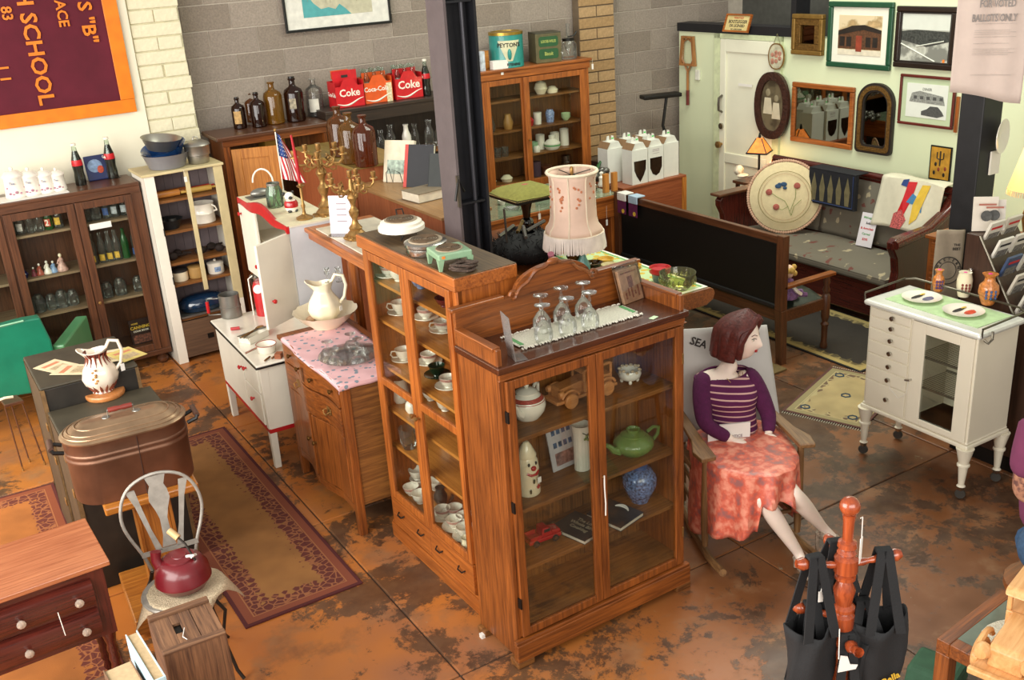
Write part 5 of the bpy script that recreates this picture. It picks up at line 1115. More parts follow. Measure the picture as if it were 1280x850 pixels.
SP2=[(0.03,0),(0.034,0.01),(0.034,0.10),(0.028,0.13),(0.014,0.17),(0.013,0.20),(0.016,0.205),(0.015,0.21)]
def shelf_bottle(P,lab,g,lb,s=1.0,prof=SP2,z0=0.03,z1=0.09,cat='bottle',name='soda_bottle',cap=None):
 return bottle(name,lab,P,s,g,cap,(z0,z1,LAB[lb],1.5)if lb else None,prof,cat=cat)
ordn=['first','second','third','fourth','fifth','sixth']
for k,(px,g,lb)in enumerate(((17,SMK,'navy'),(28,SMK,'white'),(40,SMK,None),(51,SMK,None),(63,GRNG,'red'),(75,SMK,'yellow'))):
 o=shelf_bottle(BR_(px,296-k*2,1.216),'%s bottle from the left on the middle door\'s top shelf%s'%(ordn[k],{'navy':', dark label','white':', white label','red':', red label','yellow':', yellow label'}.get(lb,', unlabelled')),g,lb,0.92)
 if lb=='red':text('2',0.06,WHITE,o,fr((-0.016,-0.0325,0.055),(0.86,-0.5,0),(0,0,1)),'numeral')
for k,(px,lb)in enumerate(((109,None),(120,None),(133,'blue'),(144,'silver'),(156,'silver'),(164,'silver'))):
 shelf_bottle(BR_(px+2,275,1.216,8.20),'%s bottle from the left on the right door\'s top shelf%s'%(ordn[k],', blue label' if lb=='blue' else ', pale label' if lb else ', unlabelled'),SMK,lb,0.92)
for k,(px,g,lb)in enumerate(((118,SMK,'yellow'),(130,SMK,'yellow'),(140,SMK,'yellow'),(149,SMK,'yellow'),(160,GRNG,None),(173,SMK,'blue'))):
 shelf_bottle(BR_(px,325,0.889),'%s bottle from the left on the right door\'s second shelf, %s'%(ordn[k],'green glass' if g is GRNG else lb+' print'),g,lb,1.0,SPRF[:10],0.02,0.07)
# small figures and perfume bottles, second shelf behind the middle door
t=pot('blue_scent_bottle','dark blue scent bottle at the left end of the small figures','bottle',BR_(30,345,0.889),[(0.025,0),(0.035,0.03),(0.02,0.055),(0.01,0.065),(0.012,0.09),(0.001,0.09)],mat('cobalt_glass','#1c2350',0.1,coat=0.5))
for k,(px,m,hh,lab)in enumerate(((43,glass('pink_glass','#c06070',1.4,0.3),0.7,'tiny pink glass bell among the small figures'),(51,mat('orange_glass','#a05040',0.2),0.9,'slim orange and clear bell among the small figures'),(61,CERAM,1.0,'white china lady figure on the second shelf of the brown cabinet'),(69,mat('pale_blue_china','#7f9cc0',0.25),0.9,'pale blue china lady figure on the second shelf'),(80,mat('pink_china','#c8a094',0.3,var=0.5,scale=50),1.35,'tall pink and grey lady figure at the right of the small figures'))):
 t=thing('lady_figurine',lab,'figurine',BR_(px,343,0.889));
 MB().lathe([(0.03,0),(0.032,0.006),(0.02,0.035),(0.012,0.05),(0.015,0.065),(0.008,0.075),(0.001,0.078)],14).build('dress',m,t,True);MB().ell((0,0,0.088),0.010,0.010,0.012,10,6).build('head',CERAM if k!=4 else IVORY,t,True)
 MB().tube([(-0.012,0,0.065),(-0.022,-0.006,0.045),(-0.008,-0.014,0.045)],0.004,5).build('arm',m,t,True);t.scale=(hh,hh,hh)
JP=[(0.036,0),(0.04,0.005),(0.04,0.085),(0.033,0.10),(0.033,0.108)]
for row,lst,z in(('third',(35,49,65,79,93,125,138,155,178),0.601),('bottom',(48,63,78,92,130),0.186)):
 for k,px in enumerate(lst):
  side='middle' if px<110 else 'right';idx=[q for q in lst if(q<110)==(px<110)].index(px)
  P=BR_(px,380 if row=='third' else 412,z,8.2)
  if P.x-X0<0.56:P.x=X0+0.57
  shelf_bottle(P,'%s mason jar from the left behind the %s door, %s shelf'%(ordn[idx],side,row),SMK,None,1.0+0.12*(k%2),JP,cat='jar',name='mason_jar',cap=TIN)
t=book('cook_book','canning cook book standing against the lower right glass door',Vector((aty(180,432,8.16).x,8.13,0.186)),0.05,0.17,0.20,0.02,mat('dark_brown_cover','#2a1a16',0.35,var=0.3),-0.12)
Tt=Matrix.Rotation(-0.12,4,'X');YEL=mat('yellow_print','#d6b23a',0.6)
text('CANNING',0.034,YEL,t,Tt@fr((0,-0.001,0.135),(1,0,0),(0,0,1)),'title');text('COOK BOOK',0.020,WHITE,t,Tt@fr((0,-0.001,0.106),(1,0,0),(0,0,1)),'subtitle');text('HOME',0.018,YEL,t,Tt@fr((-0.04,-0.001,0.168),(1,0,0),(0,0,1)),'title_top')
MB(Tt).box(-0.07,0.07,-0.001,0,0.01,0.075).build('cover_picture',mat('food_print','#6e4030',0.5,var=0.9,scale=60),t)
# canisters on a runner
tag(MB().box(-0.35,0.40,-0.11,0.10,0,0.004).build('white_runner',PAPER),'white cloth runner under the china canisters','runner',(0.72,8.19,1.479))
CN=mat('flowered_china','#e8e2d6',0.2,var=0.05,coat=0.4)
cn=None
for k,(px,s,lab)in enumerate(((16,1.32,'largest white flowered canister, far left on the brown cabinet'),(38,1.2,'white flowered canister, second from the left of the set'),(59,1.1,'white flowered canister, third from the left of the set'),(77,1.0,'smallest white flowered canister, right end of the set'))):
 P=at(px,240,1.483);P.y=8.20
 if cn is None:
  cn=thing('china_canister',lab,'canister',P);cn.scale=(s,)*3
  MB().lathe([(0.052,0),(0.058,0.008),(0.052,0.06),(0.05,0.10),(0.056,0.115),(0.001,0.115)],24).build('body',CN,cn,True)
  l_=MB().lathe([(0.058,0.115),(0.058,0.122),(0.035,0.145),(0.012,0.15)],24).build('lid',CN,cn,True);MB().ell((0,0,0.158),0.011,0.011,0.012).build('knob',CN,l_,True)
  c=MB()
  for a,z_,r_ in((-2.2,0.03,0.010),(-1.9,0.025,0.008),(-1.6,0.035,0.011),(-1.2,0.028,0.008),(-2.5,0.06,0.006)):c.ell((0.053*math.cos(a),0.053*math.sin(a),z_),r_,r_,r_*0.8,6,4)
  c.build('painted_flowers',mat('rose_paint','#b08090',0.4,var=0.5,scale=120),cn,True)
  text('Tea',0.02,mat('grey_script','#7f8496',0.5),cn,fr((-0.018,-0.0535,0.085),(0.95,-0.3,0),(0,0,1)),'script')
 else:dup(cn,P,0,lab,None,s)
t=thing('picture_tin','blue rectangular tin with a painted picture leaning between the cola bottles','tin',at(122,226,1.48)+Vector((0.02,0.10,0)),0.05);t.location.y=8.36
TT=Matrix.Rotation(-0.2,4,'X');MB(TT).box(-0.08,0.08,0,0.02,0,0.19).build('tin',mat('navy_tin','#1c2a58',0.3,coat=0.3),t,bevel=0.008)
MB(TT).ell((-0.01,-0.001,0.11),0.055,0.002,0.05,14,8).build('painted_scene',mat('santa_sky','#7f98b8',0.5,var=0.4,scale=30),t);MB(TT).ell((0.025,-0.002,0.08),0.025,0.002,0.03,12,6).build('painted_figure',mat('orange_red_paint','#b8492c',0.5,var=0.4,scale=60),t)
# maroon felt banner on the plaster wall
bn=thing('school_banner','maroon felt banner with orange border and vertical lettering on the left wall','banner',(0,8.488,0),0)
MAR=mat('maroon_felt','#5a1626',0.95,var=0.15,scale=5,bump=0.25,bscale=6);ORG=mat('orange_satin','#e07a10',0.4,var=0.12,scale=12)
c0,c1,c2_,c3_=aty(168,137,8.488),aty(0,153,8.488),aty(-60,-60,8.488),aty(120,-60,8.488)
bx1=c0.x+0.01;bz0=c0.z
def bann(u,v):return(-0.6+(bx1+0.6)*u,-0.006+0.004*math.sin(u*16)*(1-v),bz0-0.01+(3.3-bz0)*v)
MB().grid(bann,24,8).build('maroon_field',MAR,bn,True,solid=0.004,fix=False)
fr_w=0.10
c=MB();c.box(-0.6,bx1+0.005,-0.018,-0.008,bz0-0.015,bz0+0.085).build('orange_border',ORG,bn,bevel=0.003);B(bx1-0.10,bx1+0.008,-0.018,-0.0081,bz0+0.086,3.3).build('orange_border',ORG,bn,bevel=0.003)
def vtext(body,px,py,size,nm='lettering',sx=1.0):
 P=aty(px,py,8.47);return text(body,size,ORG,bn,fr((P.x,-0.017,P.z),(0,0,-1),(1,0,0)),nm,ext=0.002,font_scale_x=sx)
vtext('H SCHOOL',43,60,0.155,sx=1.05);vtext('ACE',77,17,0.10);vtext('83',8,17,0.10);vtext('S "B"',109,28,0.135,sx=1.1);vtext('1 1',5,92,0.10)
# framed map on the block wall
def wallpt(px,py,off=0.03):
 n=Vector((math.sin(0.045),math.cos(0.045),0));d_=ray(px,py);t=(WY*math.cos(0.045)-off)/d_.dot(n);return CP+d_*t
MB0=wallpt(424,42);
ql=wallpt(358,42);qr=wallpt(490,31);wm=(qr-ql).length
t=thing('framed_map','black framed map with wide white mat on the block wall','map',(ql.x,ql.y,ql.z),-0.045)
MB().box(0,wm,-0.01,0.012,0,0.022).box(0,wm,-0.01,0.012,0.70,0.722).box(0,0.02,-0.01,0.012,0.022,0.70).box(wm-0.02,wm,-0.01,0.012,0.022,0.70).build('frame',mat('black_frame','#121210',0.35),t,bevel=0.002)
B(0.02,wm-0.02,0.002,0.008,0.022,0.70).build('mat',mat('white_mat','#d8d6cc',0.7),t)
MB().box(0.17,wm-0.17,0.0,0.002,0.11,0.62).build('map_sheet',mat('map_tan','#b9b49a',0.6,var=0.2,scale=14),t)
MB().prism([(0.17,0.11),(0.17,0.5),(0.20,0.42),(0.21,0.30),(0.27,0.22),(0.33,0.17),(0.40,0.18),(0.46,0.16),(0.5,0.2),(0.55,0.16),(0.6,0.11)],-0.0006,0.0,'y').build('printed_sea',mat('map_sea','#4f9ea0',0.6),t)
c=MB()
for k in range(12):c.tube([(0.22+k*0.04,-0.0006,0.24+0.03*math.sin(k)),(0.24+k*0.035,-0.0006,0.35),(0.21+k*0.04,-0.0006,0.47+0.04*math.cos(k*2)),(0.25+k*0.035,-0.0006,0.60)],0.0012,4)
c.build('printed_lines',mat('map_brown','#8a7a66',0.7),t)['kind']='stuff'
# === green wall: pictures
def wallR(v,z,off=0.0):
 return Vector((GX-math.sin(gt)*v-off*math.cos(gt),6.5+math.cos(gt)*v-off*math.sin(gt),z))
RW=-PI/2+gt
def fpic(name,label,cat,v0,z1,v1,z0,fw,fm,th=0.03,matm=None,mw=0.0,art=None,inner=None):
 """frame hung on the green wall; local x runs to the viewer's right, y into the wall"""
 W_,H2=v0-v1,z1-z0
 t=thing(name,label,cat,wallR(v0,z0,0.002),RW)
 MB().box(0,W_,-th,0,0,fw).box(0,W_,-th,0,H2-fw,H2).box(0,fw,-th,0,fw,H2-fw).box(W_-fw,W_,-th,0,fw,H2-fw).build('frame',fm,t,bevel=min(0.008,fw*0.25))
 if inner:q=fw;MB().box(q,W_-q,-th*.8,-0.004,q,q+inner[0]).box(q,W_-q,-th*.8,-0.004,H2-q-inner[0],H2-q).box(q,q+inner[0],-th*.8,-0.004,q+inner[0],H2-q-inner[0]).box(W_-q-inner[0],W_-q,-th*.8,-0.004,q+inner[0],H2-q-inner[0]).build('inner_moulding',inner[1],t,bevel=0.004)
 if matm:B(fw*.8,W_-fw*.8,-0.010,-0.006,fw*.8,H2-fw*.8).build('mat',matm,t)
 a=fw+mw;
 if art:B(a,W_-a,-0.013,-0.010,a,H2-a).build('print',art,t)
 return t,W_,H2,a
def blotch(name,c1,c2,c3,sc_=9,thr=(0.4,0.55)):
 m,nt,b=nodes(name);L=nt.links.new;tc=nt.nodes.new('ShaderNodeTexCoord');nz=nt.nodes.new('ShaderNodeTexNoise');nz.inputs['Scale'].default_value=sc_;nz.inputs['Detail'].default_value=6
 L(tc.outputs['Object'],nz.inputs['Vector']);r=nt.nodes.new('ShaderNodeValToRGB');e=r.color_ramp.elements;e.new(0.5)
 for k,(p_,c_)in enumerate(((thr[0],c1),((thr[0]+thr[1])/2,c2),(thr[1],c3))):e[k].position=p_;e[k].color=srgb(c_)
 L(nz.outputs['Fac'],r.inputs[0]);L(r.outputs[0],b.inputs['Base Color']);b.inputs['Roughness'].default_value=0.4;return m
GILT=mat('antique_gilt','#7a5a2c',0.4,0.6,var=0.35,scale=60,bump=0.6,bscale=70);DARKMIR=mat('dark_mirror','#4a3c2c',0.04,1.0,var=0.2,scale=4)
MIRR=mat('wall_mirror','#8f9088',0.02,1.0,var=0.0)
fpic('gilt_mirror','small gilt framed dark mirror, top left of the picture wall','mirror',0.32,2.235,-0.03,1.885,0.04,mat('gilt_edge','#8a6a34',0.4,0.5,var=0.2),0.05,None,0.04,DARKMIR,(0.055,GILT))
t,W_,H2,a=fpic('shop_photo','green framed colour photograph of an old corner shop front','picture',-0.071,2.345,-0.735,1.80,0.045,mat('green_frame','#1c4a32',0.35,var=0.1,coat=0.2),0.03,mat('cream_mat','#e6e2d2',0.7,var=0.02),0.065,blotch('sky_sepia','#c9a97c','#a48a60','#d8c4a0',6))
BR1=mat('photo_brown','#5a3a24',0.5,var=0.5,scale=60);BR2=mat('photo_dark','#241c16',0.5,var=0.3);BR3=mat('photo_red','#8a3a26',0.5,var=0.3);BR4=mat('photo_cream','#d8ceb8',0.5)
i0,i1,j0,j1=a,W_-a,a,H2-a
MB().prism([(i0,j0+.05),(i0,j0+0.20),(i0+.14,j0+0.235),(i0+0.25,j0+0.235),(i1,j0+0.18),(i1,j0+.05)],-0.0145,-0.013,'y').build('printed_building',BR1,t)
MB().prism([(i0,j0+.19),(i0+0.14,j0+0.24),(i0+0.27,j0+0.25),(i1,j0+0.21),(i1,j0+.18),(i0+0.26,j0+.21),(i0,j0+.16)],-0.016,-0.0145,'y').build('printed_awning',BR2,t)
B(i0+0.19,i0+0.25,-0.016,-0.0145,j0+0.03,j0+0.16).build('printed_doorway',BR3,t)
for k,(x,ww)in enumerate(((0.02,.05),(0.09,.05),(0.29,.05),(0.36,.05))):B(i0+x,i0+x+ww,-0.016,-0.0145,j0+0.07,j0+0.15).build('printed_window',BR2,t)
MB().box(i0,i1,-0.0145,-0.013,j0,j0+0.045).build('printed_street',BR4,t)
t,W_,H2,a=fpic('town_photo','black framed black and white aerial photograph of a country town','picture',-0.765,2.32,-1.32,1.84,0.045,mat('black_brown_frame','#241a14',0.3,var=0.2,coat=0.3),0.03,None,0.0,blotch('aerial_grey','#a8a89c','#c4c4b8','#7e7e76',5),(0.012,BR2))
MB().prism([(a,0.22),(a,0.285),(a+.15,0.30),(a+0.3,0.295),(W_-a,0.29),(W_-a,0.22),(a+0.25,0.17),(a+0.1,0.20)],-0.0145,-0.013,'y').build('printed_trees',mat('tree_grey','#3c3e3a',0.5,var=0.7,scale=60),t)
MB().box(a,W_-a,-0.0142,-0.013,0.30,H2-a).build('printed_sky',mat('sky_grey','#d0d2c8',0.5,var=0.03),t)
for q in((0.05,.19,.38,.06),(0.2,.17,.45,.22)):MB().tube([(q[0],-0.0135,q[1]),(q[2],-0.0135,q[3])],0.006,4).build('printed_road',mat('road_grey','#c8c8bc',0.5),t)
B(W_-a-0.06,W_-a-0.04,-0.016,-0.013,a+0.01,a+0.035).build('orange_sticker',mat('orange_dot','#e07a2a',0.6),t)
t,W_,H2,a=fpic('diner_drawing','red brown framed pencil drawing of a diner with a car in front','picture',-0.845,1.79,-1.36,1.385,0.022,mat('red_brown_frame','#5e2018',0.35,coat=0.2),0.025,mat('pale_green_mat','#b9c6a2',0.7,var=0.02),0.045,mat('drawing_paper','#dadcd2',0.7,var=0.02))
PG=mat('pencil_grey','#8b8c86',0.7,var=0.4,scale=70);PD=mat('pencil_dark','#4c4c4a',0.7,var=0.3,scale=70)
MB().prism([(a+0.03,0.19),(a+0.05,0.26),(a+0.12,0.28),(W_-a-0.04,0.25),(W_-a-0.02,0.18)],-0.0142,-0.013,'y').build('drawn_building',PG,t)
for k in range(5):B(a+0.07+k*0.06,a+0.10+k*0.06,-0.0152,-0.0142,0.215,0.24).build('drawn_window',PD,t)
MB().prism([(a+0.15,0.09),(a+0.15,0.12),(a+0.2,0.14),(a+0.23,0.165),(a+0.3,0.165),(a+0.34,0.13),(a+0.36,0.10),(a+0.3,0.08)],-0.0155,-0.0142,'y').build('drawn_car',PD,t)
text('DINER',0.03,PG,t,fr((W_/2,-0.0142,0.295),(1,0,0),(0,0,1)),'drawn_lettering')
fpic('oak_mirror','wide oak framed rectangular mirror in the middle of the picture wall','mirror',0.306,1.640,-0.393,1.10,0.045,OAKM('x'),0.03,None,0.0,MIRR)
# arched mirror
t=thing('arched_mirror','tall round topped mirror with gilt and black frame','mirror',wallR(-0.433,1.10,0.004),RW)
def arch(w0,w1,h0,h1,r=0.12,n=8):
 p_=[]
 for cx,cz,a0,rr in((w1-0.04,h0+0.04,-90,0.04),(w1-r,h1-r,0,r),(w0+r,h1-r,90,r),(w0+0.04,h0+0.04,180,0.04)):
  for k in range(n+1):A_=R_(a0+90*k/n);p_.append((cx+rr*math.cos(A_),cz+rr*math.sin(A_)))
 return p_
def ring(po,pi,y0,y1):
 n=len(po);vs=[(x,y0,z)for x,z in po]+[(x,y0,z)for x,z in pi]+[(x,y1,z)for x,z in po]+[(x,y1,z)for x,z in pi];fs=[]
 for k in range(n):
  j=(k+1)%n;fs+=[(k,j,n+j,n+k),(2*n+k,3*n+k,3*n+j,2*n+j),(k,2*n+k,2*n+j,j),(n+k,n+j,3*n+j,3*n+k)]
 return MB().add(vs,fs)
ring(arch(0,0.375,0,0.595,0.17),arch(0.02,0.355,0.02,0.575,0.155),-0.03,0).build('black_frame',BR2,t);ring(arch(0.02,0.355,0.02,0.575,0.155),arch(0.055,0.32,0.055,0.54,0.125),-0.035,0).build('gilt_frame',GILT,t)
ring(arch(0.055,0.32,0.055,0.54,0.125),arch(0.07,0.305,0.07,0.525,0.115),-0.025,0).build('inner_black_frame',BR2,t)
MB().prism(arch(0.07,0.305,0.07,0.525,0.115),-0.012,0,'y').build('glass',MIRR,t)
# oval portrait
t=thing('oval_portrait','dark ribbed oval frame with an old photograph of two small children','picture',wallR(0.52,1.405,0.036),RW)
def ov(rx,rz,n=36):return[(rx*abs(math.cos(2*PI*k/n))**0.8*(1 if math.cos(2*PI*k/n)>0 else-1),rz*math.sin(2*PI*k/n))for k in range(n)]
ring(ov(0.212,0.31),ov(0.145,0.235),-0.035,0).build('ribbed_frame',mat('dark_ribbed_wood','#3a2018',0.35,var=0.5,scale=50,bump=0.8,bscale=60),t)
MB().prism(ov(0.147,0.237),-0.010,-0.004,'y').build('sepia_photograph',blotch('sepia','#4a4030','#5e5440','#70644c',7),t)
SEP=mat('sepia_light','#cabfa4',0.6,var=0.1);SEPD=mat('sepia_mid','#8f8468',0.6)
for x,z,s_ in((-0.06,0.02,1.1),(0.045,-0.02,1.0)):
 MB().ell((x,-0.011,z+0.09*s_),0.026*s_,0.003,0.032*s_,12,8).build('printed_face',SEPD,t,True);MB().prism([(x-0.05*s_,z-0.10),(x-0.035*s_,z+0.05),(x+0.035*s_,z+0.05),(x+0.055*s_,z-0.10)],-0.0125,-0.010,'y').build('printed_dress',SEP,t)
# little oval plaque
t=thing('flower_plaque','small oval flower picture hanging by a ribbon above the oval portrait','picture',wallR(0.495,1.855,0.036),RW)
MB().prism(ov(0.095,0.115),-0.010,0,'y').build('plaque',mat('pale_plaque','#b9b49a',0.5,var=0.3,scale=20),t);ring(ov(0.098,0.118),ov(0.088,0.108),-0.013,0).build('thin_frame',BRASS,t)
c=MB()
for k in range(9):c.ell((0.05*math.sin(k*2.1),-0.011,-0.01+0.045*math.cos(k*1.7)),0.022,0.003,0.02,8,5)
c.build('painted_roses',mat('rose_pink','#b07a66',0.5,var=0.4,scale=40),t)
MB().tube([(-0.05,-0.005,0.09),(0.0,-0.005,0.20),(0.05,-0.005,0.09)],0.003,4).build('ribbon',mat('olive_ribbon','#7c7a56',0.8),t)
# cactus picture
t,W_,H2,a=fpic('cactus_picture','small black framed orange picture with a cactus, hung by the column','picture',-1.178,1.245,-1.375,0.965,0.012,mat('black_frame','#121210',0.35),0.012,None,0.0,mat('ochre_print','#b8872c',0.5,var=0.3,scale=22))
MB().tube([(W_/2,-0.014,0.12),(W_/2,-0.014,0.24)],0.006,6).tube([(W_/2-0.03,-0.014,0.23),(W_/2-0.03,-0.014,0.18),(W_/2,-0.014,0.17),(W_/2+0.03,-0.014,0.18),(W_/2+0.03,-0.014,0.23)],0.005,6).build('printed_cactus',BR2,t)
for k,(x,z)in enumerate(((0.05,0.06),(0.09,0.09),(0.14,0.05),(0.15,0.10),(0.06,0.13))):MB().ell((x,-0.0135,z),0.012,0.002,0.018,8,5).build('printed_figure',BR3 if k%2 else BR2,t)
tag(B(-0.012,0.012,-0.02,0,0,0.28).build('wood_frame_edge',OAKM('z')),'edge of a light wooden picture frame beside the hanging cloth','frame',wallR(-1.385,1.368),RW)
t,W_,H2,a=fpic('landscape_picture','landscape picture at the far right edge behind the column','picture',-2.02,1.98,-2.5,1.70,0.02,OAKM('x'),0.02,None,0.0,mat('olive_landscape','#8f8a50',0.5,var=0.5,scale=8))
MB().box(a,W_-a,-0.0145,-0.013,a,0.10).build('printed_field',mat('straw_field','#c09a5a',0.5,var=0.3,scale=20),t)
t,W_,H2,a=fpic('window_frame_mirror','oak framed mirror at the far right edge under the landscape picture','mirror',-1.98,1.62,-2.5,1.2,0.04,OAKM('x'),0.03,None,0.0,MIRR)
# sign on the cap rail, racket, thermostat
t=thing('dark_sign','small framed sign reading WANTED propped on the black rail over the door','sign',wallR(1.165,2.05,0.06),RW)
TT=Matrix.Rotation(-0.35,4,'X')
MB(TT).box(0,0.33,-0.02,0.0,0,0.015).box(0,0.33,-0.02,0,0.155,0.17).box(0,0.015,-0.02,0,0.015,0.155).box(0.315,0.33,-0.02,0,0.015,0.155).build('frame',OAKM('x'),t);MB(TT).box(0.012,0.318,-0.008,0,0.012,0.158).build('cream_panel',mat('aged_cream','#c9b67c',0.6,var=0.1),t)
text('WANTED',0.03,mat('sign_red','#a83a24',0.6),t,TT@fr((0.165,-0.0085,0.135),(1,0,0),(0,0,1)),'red_lettering');text('BOOTLEGGER',0.042,INK,t,TT@fr((0.165,-0.0085,0.098),(1,0,0),(0,0,1)),'black_lettering',font_scale_x=0.9);text('OR LICENSED',0.036,INK,t,TT@fr((0.165,-0.0085,0.06),(1,0,0),(0,0,1)),'black_lettering',font_scale_x=0.9);text('NO QUESTIONS',0.02,INK,t,TT@fr((0.165,-0.0085,0.027),(1,0,0),(0,0,1)),'small_lettering')
t=thing('tennis_racket','old wooden tennis racket in its press hanging at the left end of the green wall','racket',wallR(1.70,1.30,0.01),RW)
RKT=wood('racket_ash','#7a4c26','#b47c46',axis='z',rough=0.4)
MB().tube([(0,-0.02,0),(0,-0.02,0.33)],0.014,8).tube([(0,-0.02,0.33),(-0.03,-0.02,0.38),(-0.075,-0.02,0.45),(-0.09,-0.02,0.55),(-0.06,-0.02,0.63),(0,-0.02,0.66),(0.06,-0.02,0.63),(0.09,-0.02,0.55),(0.075,-0.02,0.45),(0.03,-0.02,0.38),(0,-0.02,0.33)],0.009,6).build('frame',RKT,t,True)
for s in(-1,1):MB().prism([(s*0.115,0.40),(s*0.085,0.68),(s*0.055,0.68),(s*0.085,0.40)],-0.035,-0.005,'y').build('press_bar',RKT,t)
for z_,w2 in((0.395,0.115),(0.665,0.085)):B(-w2,w2,-0.036,-0.004,z_,z_+0.022).build('press_bar',RKT,t)
MB().tube([(0,-0.02,0),(0,-0.02,0.15)],0.017,8).build('red_grip',mat('red_leather','#6a2a22',0.7,var=0.3,scale=60),t,True)
c=MB()
for k in range(9):c.tube([(-0.07+k*0.0175,-0.02,0.42),(-0.07+k*0.0175,-0.02,0.63)],0.001,3).tube([(-0.08,-0.02,0.43+k*0.024),(0.08,-0.02,0.43+k*0.024)],0.001,3)
c.build('strings',mat('gut_string','#cfc8a4',0.6),t)['kind']='stuff'
tag(B(0,0.06,-0.025,0,0,0.10).build('thermostat',mat('off_white_plastic','#d8d6c8',0.5),bevel=0.006),'small white thermostat box beside the racket handle','thermostat',wallR(1.60,1.56),RW)
# === sofa
def cloth_noise(name,base,c2,c3,sc_):
 m,nt,b=nodes(name);L=nt.links.new;tc=nt.nodes.new('ShaderNodeTexCoord');v=nt.nodes.new('ShaderNodeTexVoronoi');v.inputs['Scale'].default_value=sc_;v.inputs['Randomness'].default_value=0.6
 mp=nt.nodes.new('ShaderNodeMapping');mp.inputs['Scale'].default_value=(1,0.55,1);nz=nt.nodes.new('ShaderNodeTexNoise');nz.inputs['Scale'].default_value=22;L(tc.outputs['Object'],mp.inputs[0])
 ad=nt.nodes.new('ShaderNodeMix');ad.data_type='VECTOR';ad.inputs[0].default_value=0.06;L(mp.outputs[0],ad.inputs[4]);L(tc.outputs['Object'],nz.inputs['Vector']);L(nz.outputs['Color'],ad.inputs[5]);L(ad.outputs[1],v.inputs['Vector'])
 r=nt.nodes.new('ShaderNodeValToRGB');r.color_ramp.elements[0].color=(1,1,1,1);r.color_ramp.elements[1].color=(0,0,0,1);r.color_ramp.elements[0].position=0.24;r.color_ramp.elements[1].position=0.31
 L(v.outputs['Distance'],r.inputs[0]);sp=nt.nodes.new('ShaderNodeSeparateColor');L(v.outputs['Color'],sp.inputs[0])
 pk_=nt.nodes.new('ShaderNodeValToRGB');pk_.color_ramp.interpolation='CONSTANT';pk_.color_ramp.elements[0].color=srgb(c2);pk_.color_ramp.elements[1].color=srgb(c3);pk_.color_ramp.elements[1].position=0.5
 L(sp.outputs[0],pk_.inputs[0]);x=nt.nodes.new('ShaderNodeMix');x.data_type='RGBA';L(r.outputs[0],x.inputs[0]);x.inputs[6].default_value=srgb(base);L(pk_.outputs[0],x.inputs[7]);L(x.outputs[2],b.inputs['Base Color']);b.inputs['Roughness'].default_value=0.9;return m
SOF=cloth_noise('grey_leaf_upholstery','#6c6558','#a89a7e','#6a3c34',13)
sf=thing('sofa','mahogany sleigh sofa with grey leaf patterned upholstery against the green wall','sofa',(6.32,4.84,0),PI/2)
L_=1.95
MB().box(0.05,L_-0.05,-0.04,0.0,0.06,0.37).build('front_rail',MAH('x'),sf,bevel=0.008)
def cush(u,v):
 x=0.07+(L_-0.14)*u;y=0.03-0.60*v;e=min(u,1-u,v,1-v)
 return(x,y,0.40+0.035*min(1,e*14)**0.5+0.012*math.sin(u*9)*math.sin(v*5))
MB().grid(cush,40,16).build('seat_cushion',SOF,sf,True,fix=False)
B(0.07,L_-0.07,-0.58,0.03,0.34,0.405).build('seat_edge',SOF,sf,bevel=0.02);B(0.06,L_-0.06,-0.58,-0.04,0.10,0.345).build('seat_base',MAH('x'),sf)
for i in range(3):
 x0=0.08+i*(L_-0.16)/3;x1=x0+(L_-0.16)/3-0.01
 def bc(u,v,x0=x0,x1=x1):return(x0+(x1-x0)*u,-0.56-0.10*v+0.035*math.sin(PI*u)*math.sin(PI*min(1,v*1.05))*1.0,0.44+0.52*v)
 MB().grid(bc,12,12).build('back_cushion',SOF,sf,True,solid=0.03,fix=False)
B(0.05,L_-0.05,-0.70,-0.64,0.1,0.97).build('back_panel',MAH('x'),sf);MB().cyl((0.03,-0.655,0.985),(L_-0.03,-0.655,0.985),0.032,12).build('top_rail',MAH('x'),sf,True)
def scroll(x0,x1):
 p_=[(0.0,0.06),(0.0,0.36),(-0.02,0.46),(0.0,0.58),(0.045,0.66),(0.05,0.71),(0.02,0.74),(-0.05,0.745),(-0.35,0.76),(-0.55,0.85),(-0.66,0.99),(-0.71,0.99),(-0.71,0.06)]
 return MB().prism([(y,z)for y,z in p_],x0,x1,'x')
scroll(0.0,0.07).build('arm',MAH('z'),sf,bevel=0.01);scroll(L_-0.07,L_).build('arm',MAH('z'),sf,bevel=0.01)
MB().tube([(-0.01,0.045,0.70),(-0.01,-0.35,0.745),(-0.01,-0.58,0.86),(-0.01,-0.68,0.99)],0.035,10).build('arm_rail',MAH('z'),sf,True)
MB().box(L_-0.10,L_+0.03,-0.42,0.08,0.75,0.775).build('arm_cap',WAL('y'),sf,bevel=0.008)
for x,y in((0.06,-0.02),(L_-0.06,-0.02),(0.06,-0.66),(L_-0.06,-0.66)):MB().lathe([(0.03,0),(0.04,0.03),(0.03,0.06)],10,(x,y,0)).build('foot',MAH('z'),sf,True)
